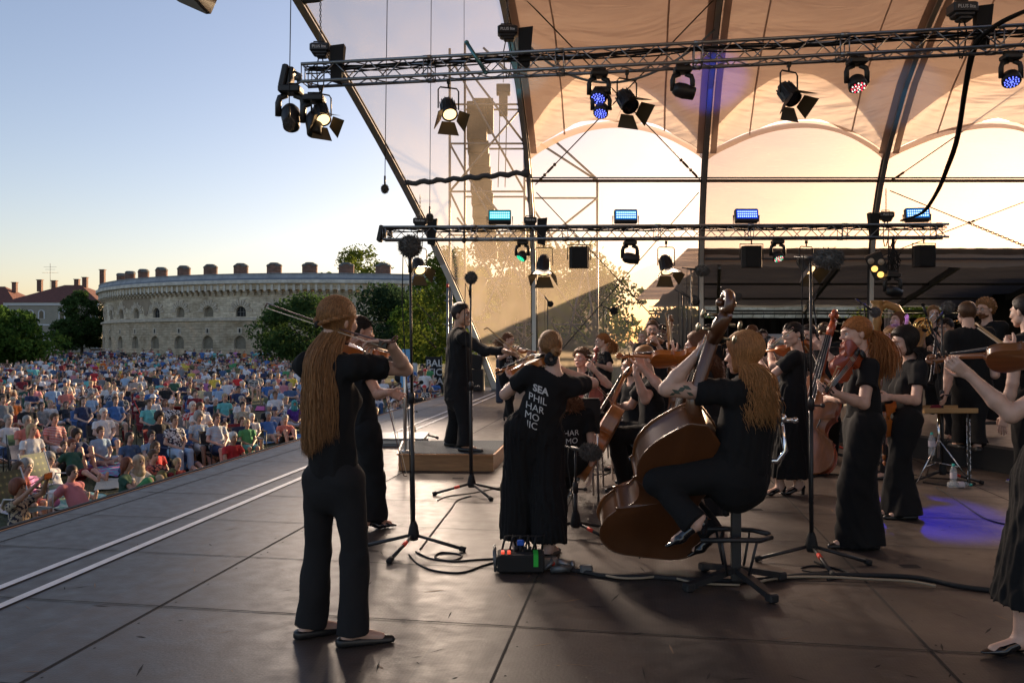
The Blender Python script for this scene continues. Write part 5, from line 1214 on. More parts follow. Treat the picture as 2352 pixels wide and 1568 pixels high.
def build_hair(style, hm, M3, hc, male, parent, org, seed=0, length=.5, near=False, back=None, vol=1.0):
 """M3: head rotation (3x3), hc: head centre in the world; local coordinates follow the head"""
 rg = np.random.RandomState(seed + 5); H = Hair(); S = HR[male]; Ph = HC + DIR * S[..., None]
 to = lambda P: (np.asarray(P) @ M3.T) + hc
 dz = {'short': .006, 'curly': .0, 'bald': .04}.get(style, 0)
 hl = hairline(Ph, dz); th = {'short': .014, 'curly': .034, 'bob': .020, 'long': .009, 'pony': .008, 'bun': .008, 'wavy': .020}.get(style, .01) * (min(vol, 1.15))
 if style in ('long', 'wavy', 'bob'):
  side = (Ph[..., 1] < .035); hl = np.where(side, np.maximum(hl, Ph[..., 2] + .10), hl)
 mask = sstep(hl, -.004, .012)
 grow = th * mask * (1 + .25 * sstep(Ph[..., 2], .0, .1)) - .006 * (1 - mask)
 ang = np.arctan2(DIR[..., 0], DIR[..., 1] * .2 + DIR[..., 2])
 grow = grow + mask * .0007 * np.sin(ang * 46 + 3 * np.sin(DIR[..., 1] * 5))
 if style == 'curly': grow = grow + mask * .012 * (np.sin(DIR[..., 0] * 23 + 2) * np.sin(DIR[..., 1] * 21) * np.sin(DIR[..., 2] * 25))
 if style == 'short': grow = grow + mask * sstep(Ph[..., 2], .04, .11) * .010
 V = HC + DIR * (S + grow)[..., None]; H.arr(to(V.reshape(-1, 3)), SF, .35)
 def surf(d, off=.0):
  r = float(head_r(np.asarray(d), male)); p = HC + np.asarray(d) * r; mk = 1.0; return HC + np.asarray(d) * (r + th * 1.15 + off)
 tie = nrm((0, -.9, .12)) if style in ('pony',) else nrm((0, -.97, -.28)); rl = .0019 if near else .0032
 nS = 900 if near else 150
 if style in ('pony', 'bun'):
  for i in range(nS):
   a = rg.uniform(-2.6, 2.6); z = rg.uniform(-.2, 1); d0 = nrm((math.sin(a) * 1, math.cos(a) * 1, 0.0));
   el = np.interp(abs(a), [0, .8, 1.5, 2.0, 2.8], [.85, .62, .35, -.15, -.6]) + rg.uniform(0, .35); d0 = nrm((d0[0], d0[1], el))
   pts = [Vector(to(surf(slerp(d0, tie, t), .001 + .002 * rg.rand()))) for t in np.linspace(0, 1, 9)]
   H.lock(pts, [rl * .5] + [rl] * 7 + [rl * .8], rg.rand(), 3)
  tp = surf(tie, .0)
  if style == 'pony':
   for i in range(int(nS * 1.1)):
    o_ = rg.normal(0, .006, 3); sp = rg.normal(0, .035, 3) * vol; L_ = length * rg.uniform(.7, 1.05); ph = rg.uniform(0, 6); pts = []
    for t in np.linspace(0, 1, 12):
     w = to(tp + o_ + np.array([0, -.035 * math.sin(min(1, t * 4) * PI / 2), 0])); w = w + np.array([0, 0, -L_ * t ** 1.15]) + M3 @ np.array([sp[0] * t ** .6 + .009 * math.sin(t * 11 + ph), sp[1] * t ** .6 - .03 * math.sin(t * PI) + .008 * math.cos(t * 13 + ph), 0]); pts.append(Vector(w))
    H.lock(pts, [rl * 1.2] * 10 + [rl * .8, rl * .2], rg.rand(), 3)
   tb = MB(); M_ = frame(Vector(M3 @ np.array([0, -1, 0]))); tb.tube([Vector(to(tp)) + M_ @ Vector((math.cos(a) * .014, math.sin(a) * .014, 0)) for a in np.linspace(0, 2 * PI, 9)[:-1]], .007, 6, closed=True); H_t = tb
  else:
   k = len(H.mb.v); c = Vector(to(surf(tie, .022)))
   for i in range(26 if near else 14):
    a0 = rg.uniform(0, 6); ax_ = Vector(nrm(rg.normal(size=3))); M_ = frame(ax_); pts = [c + M_ @ Vector((math.cos(a0 + q) * .03 * vol, math.sin(a0 + q) * .03 * vol, .006 * math.sin(q * 2))) for q in np.linspace(0, 4.5, 10)]
    H.lock(pts, .0075, rg.rand(), 5)
 elif style in ('long', 'wavy', 'bob'):
  n_ = {'long': 3600, 'wavy': 3000, 'bob': 800}[style] if near else 280; bk = V3(back) if back is not None else M3 @ np.array([0, -1.0, 0])
  amp = {'long': .004, 'wavy': .016, 'bob': .003}[style]
  for i in range(n_):
   a = rg.uniform(-PI, PI) if style != 'long' else rg.uniform(-PI, PI); part = nrm((rg.normal(0, .06), .55 - .9 * rg.rand(), 1)); s_ = 1 if math.sin(a) > 0 else -1
   el = -.55 - .25 * rg.rand(); phi = s_ * rg.uniform(1.72, 3.12); dE = nrm((math.sin(phi), math.cos(phi), el)); ph = rg.uniform(0, 6); up_ = rg.rand() * .005
   pts = [to(surf(slerp(part, dE, t), up_ * min(1, 2 * t))) for t in np.linspace(.08 * rg.rand(), 1, 8)]
   e = pts[-1]; out = M3 @ np.array([dE[0], min(0, dE[1]), 0]); L_ = length * (rg.uniform(.72, 1.02) if style != 'long' else rg.uniform(.62, 1.0) * (1.04 - .2 * max(0, dE[0]))); f = rg.normal(0, .010 if style == 'long' else .022, 3)
   for t in np.linspace(0, 1, 15)[1:]:
    w = e + np.array([0, 0, -L_ * t]) + out * (.03 * math.sin(min(1, t * 2.5) * PI / 2) * vol) + bk * (.05 * math.sin(min(1, t * 2.2) * PI / 2)) + f * t ** .7
    w = w - (M3 @ np.array([dE[0], 0, 0])) * (-.012 * t if style == 'long' else -.01 * t)
    w = w + M3 @ np.array([amp * math.sin(t * 17 + ph) * t ** .5, amp * math.cos(t * 14 + ph) * t ** .5, 0]); pts.append(w)
   r_ = rl * (1.05 if near else 1.4) * rg.uniform(.7, 1.25); H.lock([Vector(p) for p in pts], [r_ * .6] + [r_] * (len(pts) - 4) + [r_ * .8, r_ * .5, r_ * .15], rg.rand() ** 1.2, 3)
  if near:
   for i in range(14):
    d = nrm(rg.normal(size=3) * (1, 1, .6) + (0, -.4, .3)); p = to(surf(d)); g = M3 @ d; q = p + g * .012 + rg.normal(0, .015, 3); H.lock([Vector(p), Vector(q), Vector(q + rg.normal(0, .02, 3) + np.array([0, 0, -.03]) + g * .01)], [rl * .4, rl * .35, rl * .1], rg.rand(), 3)
 elif style in ('short', 'curly'):
  n_ = (260 if near else 150) * (2 if style == 'curly' else 1)
  for i in range(n_):
   d = nrm(rg.normal(size=3)); P0 = HC + d * float(head_r(d, male))
   if hairline(P0, dz) < .004: continue
   p = HC + d * (float(head_r(d, male)) + th * .8); fwd = np.array([0, .4, .0]) if style == 'short' else rg.normal(size=3) * .6; g = nrm(d * .5 + fwd + rg.normal(size=3) * .35); cl = .022 if style == 'short' else .03
   if style == 'short': pts = [p, p + g * cl * .5, p + g * cl - np.array([0, 0, .004])]
   else: u_ = nrm(np.cross(d, rg.normal(size=3))); w_ = np.cross(d, u_); pts = [p + d * .006 + u_ * .011 * math.cos(q) + w_ * .011 * math.sin(q) + d * .003 * q for q in np.linspace(0, 5, 7)]
   H.lock([Vector(to(q)) for q in pts], [.004, .0035, .001] if style == 'short' else .0038, rg.rand(), 3)
 return H.build(hm, parent, org)
# ---- hands
def hand(sd, wrist, d, n, thumb, curl=(.5, .5, .5, .5), S=1.0, spread=.12, thc=.4):
 """palm towards n, fingers along d, thumb side = thumb vector"""
 w = V3(wrist); d = nrm(d); n = V3(n); n = nrm(n - d * (n @ d)); s = nrm(np.cross(d, n)); s = s if s @ V3(thumb) > 0 else -s
 pal = w + d * .085 * S
 for i, o in enumerate((.026, .009, -.009, -.026)):
  sd.c(w + d * .008 * S + s * o * .55 * S, pal + s * o * S, .0150 * S, .0118 * S, .014)
 L_ = ((.042, .025, .020), (.047, .029, .021), (.043, .027, .020), (.034, .020, .018))
 for i, o in enumerate((.026, .009, -.009, -.026)):
  p = pal + s * o * S; a = 0; sp = (1.5 - i) * spread * .5; dd0 = nrm(d + s * sp)
  for j, l in enumerate(L_[i]):
   a += curl[i] * (.55, .85, .6)[j]; dd = dd0 * math.cos(a) + n * math.sin(a); q = p + dd * l * S; r_ = (.0090, .0080, .0072, .0062)
   sd.c(p, q, r_[j] * S, r_[j + 1] * S, .003); p = q
 p = w + d * .025 * S + s * .022 * S + n * .004; dd = nrm(d * .65 + s * .75 + n * .25); q = p + dd * .042 * S; sd.c(p, q, .0135 * S, .0105 * S, .012)
 dd = nrm(d * .95 + s * (.45 - thc * .4) + n * thc); r = q + dd * .032 * S; sd.c(q, r, .0100 * S, .0088 * S, .003); dd = nrm(d + s * (.2 - thc * .3) + n * thc); sd.c(r, r + dd * .024 * S, .0088 * S, .0070 * S, .003)
def reach(P, px, py, L_, sgn):
 """point on the line of sight of a pixel at distance L_ from P; sgn +1 farther, -1 nearer"""
 o = np.array([0, 0, CH]); r = nrm(((px - CX) / FP, 1, (CY - py) / FP)); v = o - V3(P); b = v @ r; c = v @ v - L_ * L_; disc = b * b - c
 t = -b + (sgn * math.sqrt(disc) if disc > 0 else 0); return o + r * t
CL = {'black': mat('black_jersey', (.0095, .0095, .0105), .9, bump=(14, .25), spec=.3), 'charcoal': mat('charcoal_wool', (.014, .014, .0155), .85, bump=(16, .2), spec=.3), 'blackpl': mat('black_crepe', (.006, .006, .007), .85, bump=(10, .3), spec=.3)}
m_pat = mat('patent_leather', (.006, .006, .008), .12, coat=.6); m_shoe = mat('black_leather', (.01, .01, .011), .4)
m_print = mat('white_shirt_print', (.62, .62, .62), .7)
def head_parts(root, org, M3, hc, male, sk, glasses=None, beard=None, smile=False, brow=m_browm, earring=False, closed=False):
 to = lambda P: Vector(tuple(np.asarray(P) @ M3.T + hc)); Mx = Matrix(M3.tolist())
 mb = MB()
 for s in (-1, 1): mb.ball(to((s * .031, .0785, .001)), .0118, 10, 8)
 eb = mb.build('eyes', m_eye, root, org=org)
 mb = MB()
 for s in (-1, 1): mb.ball(to((s * .031, .0865, .0005)), .0058, 8, 6, (1, .8, 1), Mx)
 mb.build('iris', m_iris, eb, org=org)
 mb = MB()
 for s in (-1, 1):
  mb.tube([to((s * x, y, z)) for x, y, z in ((.012, .094, .022), (.024, .094, .027), (.037, .088, .028), (.048, .077, .022))], [.0022, .003, .0028, .0012], 5)
  mb.tube([to((s * x, y, z)) for x, y, z in ((.018, .088, .004), (.026, .091, .009), (.036, .089, .009), (.044, .082, .003))], .0013, 4)
 mb.build('eyebrows', brow, root, org=org)
 mb = MB()
 if smile:
  mb.mi = 0; mb.tube([to((x, y, z)) for x, y, z in ((-.03, .088, -.052), (-.015, .101, -.060), (0, .1035, -.062), (.015, .101, -.060), (.03, .088, -.052))], [.002, .004, .005, .004, .002], 6)
  o = mb.build('teeth', mat('teeth', (.75, .72, .66), .3), root, org=org)
 else:
  mb.tube([to((x, y, z)) for x, y, z in ((-.022, .093, -.0625), (-.010, .1025, -.0600), (0, .1035, -.0605), (.010, .1025, -.0600), (.022, .093, -.0625))], [.001, .003, .0034, .003, .001], 6)
  mb.tube([to((x, y, z)) for x, y, z in ((-.018, .093, -.0675), (0, .1025, -.0690), (.018, .093, -.0675))], [.001, .0042, .001], 6); mb.build('lips', m_lip, root, org=org)
 if glasses:
  mb = MB()
  for s in (-1, 1):
   mb.tube([to((s * (.031 + .021 * math.cos(q)), .098 - .004 * abs(math.cos(q)), -.001 + .018 * math.sin(q))) for q in np.linspace(0, 2 * PI, 13)[:-1]], .0016, 5, closed=True); mb.tube([to((s * .052, .094, .003)), to((s * .072, .06, .006)), to((s * .077, .0, .004))], .0015, 4)
  mb.tube([to((-.010, .098, .003)), to((0, .101, .005)), to((.010, .098, .003))], .0015, 4); mb.build('glasses', mat('glasses_frame', (.02, .015, .012), .3), root, org=org)
  if glasses == 'sun':
   mb = MB()
   for s in (-1, 1): mb.ball(to((s * .031, .098, -.001)), .019, 10, 6, (1, .15, .9), Mx)
   mb.build('sunglass_lenses', m_lens, root, org=org)
 if beard:
  S_ = HR[male]; Ph = HC + DIR * S_[..., None]; mk = sstep(-Ph[..., 2] - .045 - .02 * (np.abs(Ph[..., 0]) > .05), 0, .012) * sstep(Ph[..., 1], -.005, .02) * (1 - sstep(Ph[..., 2] + .055, 0, .004) * (np.abs(Ph[..., 0]) < .024))
  mk = np.maximum(mk, sstep(.0055 - np.abs(Ph[..., 2] + .045), -.003, .003) * (np.abs(Ph[..., 0]) < .026) * (Ph[..., 1] > .05))
  V = HC + DIR * (S_ + .006 * mk - .006 * (1 - mk) + mk * .0015 * np.sin(DIR[..., 0] * 90) * np.sin(DIR[..., 2] * 80))[..., None]; H = Hair(); H.arr(V.reshape(-1, 3) @ M3.T + hc, SF, .4); H.build(HM[beard], root, org, 'beard')
 if earring:
  mb = MB();
  for s in (-1, 1): mb.ball(to((s * .079, .0, -.048)), .008, 8, 6)
  mb.build('earrings', mat('pearl', (.6, .6, .58), .2), root, org=org)
def headM(yaw, pitch=0, roll=0):
 return np.array((Matrix.Rotation(-R(yaw), 3, 'Z') @ Matrix.Rotation(-R(pitch), 3, 'X') @ Matrix.Rotation(R(roll), 3, 'Y')))
PEOPLE = []
def person(lb, d, head, yaw, pitch=0, roll=0, tyaw=None, pelvis=None, feet=None, floor=0.0, L=None, Rr=None, male=False, sk='fair', hair='pony', hc='brown', hlen=.3, hvol=1.0, hback=None, near=False,
           legs='trousers', top='tee', knees=None, shoes='flat', S=1.0, fat=1.0, vox=.009, text=None, glasses=None, beard=None, smile=False, earring=False, hemz=None, ltop=None, shw=None, seed=None, neckd=None, cloth='black', lcloth='black', group='orchestra musicians', hands=True, tuck=.05):
 seed = len(PEOPLE) + 1 if seed is None else seed
 if feet and not knees and len(feet[0]) == 2:
  d = (F(feet[0][0], feet[0][1], floor).y + F(feet[1][0], feet[1][1], floor).y) / 2 + .02
 H0 = V3(W(head[0], head[1], d)); tyaw = yaw if tyaw is None else tyaw
 M3 = headM(yaw, pitch, roll); TY = R(tyaw); f = np.array([math.sin(TY), math.cos(TY), 0]); r = np.array([math.cos(TY), -math.sin(TY), 0])
 P0 = V3(W(pelvis[0], pelvis[1], d + (pelvis[2] if len(pelvis) > 2 else 0)))
 nb = H0 + M3 @ np.array([0, -.045, -.10]) * S + np.array([0, 0, -.095]) * S
 if neckd is not None: nb = nb + V3(neckd)
 u = nrm(nb - P0); fl = lambda v: nrm(v - u * (v @ u)); F_ = fl(f); Rt = np.cross(F_, u); sw = (shw or (.185 if male else .160)) * S
 sh = {-1: nb - u * .045 * S - Rt * sw, 1: nb - u * .045 * S + Rt * sw}
 base = Vector((P0[0], P0[1], floor)); root = thing('person', lb, 'person', base, group=group); org = base
 m = 1.13 if male else 1.0; SDb = SD(vox if not near else .007)
 q = .8
 SDb.c(H0 + M3 @ np.array([0, -.022, -.055]) * S, nb, .050 * m * S, .056 * m * S, .02)
 SDb.c(H0 + M3 @ np.array([0, -.01, .02]) * S, H0 + M3 @ np.array([0, .0, -.03]) * S, .058 * S, .045 * S, .02)
 SDb.c(nb - u * .10, nb - u * .28, .135 * m * q * fat, .125 * m * q * fat, .04, (F_, .66)); SDb.c(nb - u * .28, P0, .125 * q * fat, .15 * q * fat, .04, (F_, .7))
 for s in (-1, 1): SDb.c(nb - u * .02, sh[s], .048 * m, .050 * m * q, .03)
 arms = {}
 for s, sp in ((-1, L), (1, Rr)):
  a = sh[s]; la, lf = (.275 * S * (1.06 if male else 1), .245 * S * (1.06 if male else 1))
  if sp is None:
   e = a + np.array([0, 0, -la]) + Rt * s * .05; w = e + np.array([0, 0, -lf]) + F_ * .06; fd = nrm(w - e); pn = -Rt * s; tv = F_; cu = (.35,) * 4
  else:
   e = reach(a, sp['e'][0], sp['e'][1], la, sp['e'][2]); w = reach(e, sp['w'][0], sp['w'][1], lf, sp['w'][2])
   fd = V3(sp.get('fd', nrm(w - e))); pn = V3(sp.get('pn', np.cross(fd, (0, 0, 1)))); tv = V3(sp.get('tv', (0, 0, 1))); cu = sp.get('curl', (.6, .65, .7, .75))
  arms[s] = (a, e, w, fd); af = m * (1 + (fat - 1) * .7)
  SDb.c(a, e, .046 * af, .038 * af, .02); SDb.c(e, e + (w - e) * .35, .037 * af, .0385 * af, .015); SDb.c(e + (w - e) * .35, w, .0385 * af, .0235 * m, .015); SDb.c(w, w + nrm(fd) * .02, .0235 * m, .021 * m, .015)
  if hands is not False:
   SH = SD(.0045 if d < 7.5 or near else .006); hs = (1.0 if male else .93) * S * .97; SH.c(w - nrm(w - e) * .03, w, .0245 * m, .0225 * m, .01); hand(SH, w, fd, pn, tv, cu, hs); arms[s] = (*arms[s], SH.mesh())
 # legs
 A_ = {};
 if feet:
  for i, s in enumerate((-1, 1)):
   ft = feet[i]; g = V3(F(ft[0], ft[1], floor)) if len(ft) == 2 else V3(W(*ft)); ank = g + np.array([0, 0, .075]); hp = P0 + Rt * s * .088 * S - u * .02
   if knees: kn = V3(W(*knees[i]))
   else: kn = (hp * .47 + ank * .53) + F_ * .03
   fy = ft[3] if len(ft) > 3 else None; A_[s] = (hp, kn, ank, g)
   SDb.c(hp, kn, .078 * m * fat, .055 * m, .03); SDb.c(kn, kn + (ank - kn) * .35, .054 * m, .056 * m, .02); SDb.c(kn + (ank - kn) * .35, ank, .056 * m, .034 * m, .02)
   tv = feet[2] if len(feet) > 2 else None; FD = V3(tv) if tv is not None else nrm(f * (1, 1, 0)); FD = nrm(FD + Rt * s * .12)
   hl = .06 if shoes in ('heel',) else .0
   SDb.c(ank + np.array([0, 0, -.01]), g + FD * .13 + np.array([0, 0, .03]), .032, .024, .02); SDb.c(ank, g - FD * .035 + np.array([0, 0, .035 + hl]), .034, .028, .02)
   SHO = SD(.006 if d < 7 else .009); m0 = g - FD * .05; toe = g + FD * (.175 if not male else .2)
   zc = [(g + np.array([0, 0, .004]), np.array([0, 0, -1.0]))]; tc_ = [(g + np.array([0, 0, .058 if male or shoes == 'boot' else .042]), np.array([0, 0, 1.0]))]
   if shoes == 'heel':
    tcut = [(g + np.array([0, 0, .035]) + FD * .06, nrm(np.array([0, 0, 1.0]) + FD * .55))]
    SHO.c(m0 + np.array([0, 0, .085]), g + FD * .10 + np.array([0, 0, .03]), .034, .034, .02, (np.array([0, 0, 1.0]), .8), [(g + np.array([0, 0, .075]), nrm((-FD[0] * 0, 0, 1)))]); SHO.c(g + FD * .10 + np.array([0, 0, .026]), toe + np.array([0, 0, .018]), .034, .016, .02, (np.array([0, 0, 1.0]), .55)); SHO.c(m0 + np.array([0, 0, .08]) - FD * .0, m0 + np.array([0, 0, .004]), .022, .018, .01)
   else: SHO.c(m0 + np.array([0, 0, .022]), toe + np.array([0, 0, .012]), .037 * m, .026 * m, .01, None, zc + tc_)
   Vq, Fq = SHO.mesh(); mb = MB(); mb.arr(Vq, Fq); mb.build('shoe', m_pat if shoes == 'heel' else m_shoe, root, org=org)
 Vb, Fb = SDb.mesh(); mb = MB(); mb.arr(Vb, Fb)
 for s in (-1, 1):
  if len(arms[s]) > 4: mb.arr(*arms[s][4])
 HV = (HC + DIR * HR[male][..., None]) * S; mb.arr(HV.reshape(-1, 3) @ M3.T + H0, SF)
 Mx = Matrix(M3.tolist());
 for s in (-1, 1): mb.ball(Vector(tuple(M3 @ (np.array([s * .0755, -.006, -.004]) * S) + H0)), .032 * S, 10, 8, (.30, .58, 1.0), Mx @ Matrix.Rotation(s * .35, 3, 'Z') @ Matrix.Rotation(-.15, 3, 'X'))
 mb.build('body', SK[sk], root, org=org)
 head_parts(root, org, M3 * S, H0, male, sk, glasses, beard, smile, earring=earring)
 if hair != 'none': build_hair(hair, HM[hc], M3 * S, H0, int(male), root, org, seed, hlen, near, hback, hvol)
 # shirt
 C_ = SD(vox if not near else .008); g_ = fat
 C_.c(nb - u * .11, nb - u * .27, .150 * m * g_, .140 * m * g_, .05, (F_, .68)); C_.c(nb - u * .27, P0 + u * .02, .140 * m * g_, .158 * m * g_, .05, (F_, .76), [(P0 - u * tuck, -u)])
 if not male:
  for s in (-1, 1): C_.c(nb - u * .19 + Rt * s * .065 + F_ * .062, nb - u * .22 + Rt * s * .068 + F_ * .068, .055, .058, .05)
 for s in (-1, 1):
  a, e, w = arms[s][:3]; C_.c(nb - u * .035, a, .062 * m, .062 * m * (1 + (g_ - 1) * .6), .04)
  if top == 'long':
   C_.c(a, e, .064 * m, .054 * m, .03); C_.c(e, w, .054 * m, .040 * m, .03, None, [(w - nrm(w - e) * .01, nrm(w - e))])
  else:
   cutp = a + (e - a) * (.62 if male else .56); C_.c(a, a + (e - a) * .8, .062 * m * (1 + (g_ - 1) * .6), .074 * m * (1 + (g_ - 1) * .6), .03, None, [(cutp, nrm(e - a))])
 if top == 'long': C_.c(P0 + u * .05, P0 - u * .13, .155 * m * g_, .165 * m * g_, .05, (F_, .74), [(P0 - u * .14, -u)])
 C_.c(nb + u * .14, nb - u * .015 + F_ * .012, .068 * m, .068 * m, 0, sub=True) if top != 'long' else None
 if top == 'long': C_.c(nb - u * .01, nb + u * .045, .066 * m, .06 * m, .02, None, [(nb + u * .035, u)])
 Vs, Fs_ = C_.mesh(.026 if near or d < 8 else .018, seed, .5); mb = MB(); mb.arr(Vs, Fs_); so = mb.build('shirt', CL[cloth], root, org=org)
 # trousers or skirt
 T_ = SD(vox if not near else .008); T_.c(P0 + u * .07, P0 - u * .06, .135 * m * g_, .158 * m * g_, .05, (F_, .78))
 if feet and legs != 'skirt':
  hm_ = {'trousers': (.098, .073, .068, .084), 'flare': (.108, .082, .085, .125), 'wide': (.120, .115, .115, .122), 'culotte': (.125, .122, .135, .118), 'slim': (.100, .082, .072, .068)}[legs]
  if hemz is None: hemz = .07 if legs != 'culotte' else .11
  for s in (-1, 1):
   hp, kn, ank, g = A_[s]; mt = m * (1 + (g_ - 1) * .8)
   T_.c(hp, kn, hm_[0] * mt, hm_[1] * mt, .04); gd = np.array([0, 0, -1.0]) if not knees else nrm(ank - kn); end = g + np.array([0, 0, hemz]) if not knees else ank
   T_.c(kn, end + (end - kn) * .12, hm_[2] * m, hm_[3] * m, .02, None, [(end, nrm(end - kn))])
 elif legs == 'skirt':
  hz = hemz if hemz is not None else .3; fm = (A_[-1][2] + A_[1][2]) / 2; bt = np.array([(P0[0] + fm[0] * 2) / 3, (P0[1] + fm[1] * 2) / 3, floor + hz]); T_.c(P0, bt + np.array([0, 0, -.1]), .165, .25, .06, (F_, .85), [(bt, np.array([0, 0, -1.0]))])
 if legs in ('culotte', 'skirt'):
  Vt, Ft = T_.mesh(.030, seed + 3, 1.15, (1.1, 1.1, .05))
 else: Vt, Ft = T_.mesh(.022 if near or d < 8 else .015, seed + 3, .5, (.8, .8, .5))
 mb = MB(); mb.arr(Vt, Ft); mb.build('skirt' if legs == 'skirt' else 'trousers', CL[lcloth], root, org=org)
 if text:
  bv = BVHTree.FromPolygons([tuple(v) for v in Vs.tolist()], Fs_.tolist())
  for (s_, size, off, sd_, opt) in text:
   t = text_mesh(s_, size, m_print, 'shirt_print', None, None, 0.0, line=.98, bold=opt.get('bold', 0), align='LEFT' if opt.get('left') else 'CENTER'); bmx = bmesh.new(); bmx.from_mesh(t.data)
   bmesh.ops.triangulate(bmx, faces=bmx.faces[:])
   for _ in range(2): bmesh.ops.subdivide_edges(bmx, edges=[e for e in bmx.edges if e.calc_length() > .018], cuts=1, use_grid_fill=False); bmesh.ops.triangulate(bmx, faces=bmx.faces[:])
   ax1 = (Rt if sd_ > 0 else -Rt) * -1; c0 = nb - u * off[1] + Rt * off[0]
   Zw = nrm(u * .35 + np.array([0, 0, 1.0]))
   if opt.get('vert'): X_, Y_ = u, -ax1
   else: X_, Y_ = ax1, Zw
   dr = Vector(tuple(F_ * sd_))
   for v in bmx.verts:
    p = Vector(tuple(c0 + X_ * v.co.x + Y_ * v.co.y)); h = bv.ray_cast(p + dr * .5, -dr)
    v.co = (h[0] + dr * .004 if h[0] is not None else p + dr * .12) - Vector(org)
   bmx.to_mesh(t.data); bmx.free(); t.parent = so
 PEOPLE.append(root); return dict(root=root, nb=nb, u=u, F=F_, R=Rt, sh=sh, arms=arms, H=H0, M=M3, P=P0)
# -- INSTRUMENTS
def varnish(name, c, sc_=30):
 m = mat(name, c, .36, coat=.55, var=(sc_, .22, (1, .12, 1)), spec=.5); return m
VN = {'amber': varnish('amber_varnish', (.36, .125, .028)), 'red': varnish('red_brown_varnish', (.34, .06, .016)), 'orange': varnish('orange_varnish', (.46, .13, .018)), 'dark': varnish('dark_walnut_varnish', (.105, .036, .011), 5), 'brown': varnish('brown_varnish', (.22, .08, .025)), 'plum': varnish('plum_varnish', (.25, .055, .04))}
m_ebony = mat('ebony', (.012, .011, .011), .35); m_maple = mat('pale_maple', (.5, .36, .2), .5); m_string = mat('string_steel', (.5, .5, .5), .3, 1)
OUT = [(0, 0), (.12, .004), (.21, .04), (.268, .11), (.290, .19), (.280, .27), (.248, .33), (.268, .352), (.215, .366), (.172, .42), (.156, .48), (.166, .54), (.195, .59), (.232, .607), (.207, .632), (.222, .72), (.236, .80), (.225, .88), (.18, .95), (.10, .985), (.045, 1.0), (0, 1.0)]
OUTB = [(0, 0), (.13, .004), (.22, .035), (.285, .11), (.305, .19), (.29, .28), (.25, .345), (.262, .362), (.215, .376), (.175, .42), (.165, .47), (.178, .53), (.205, .575), (.228, .592), (.212, .612), (.225, .68), (.218, .76), (.18, .85), (.115, .93), (.06, .985), (.04, 1.0), (0, 1.0)]
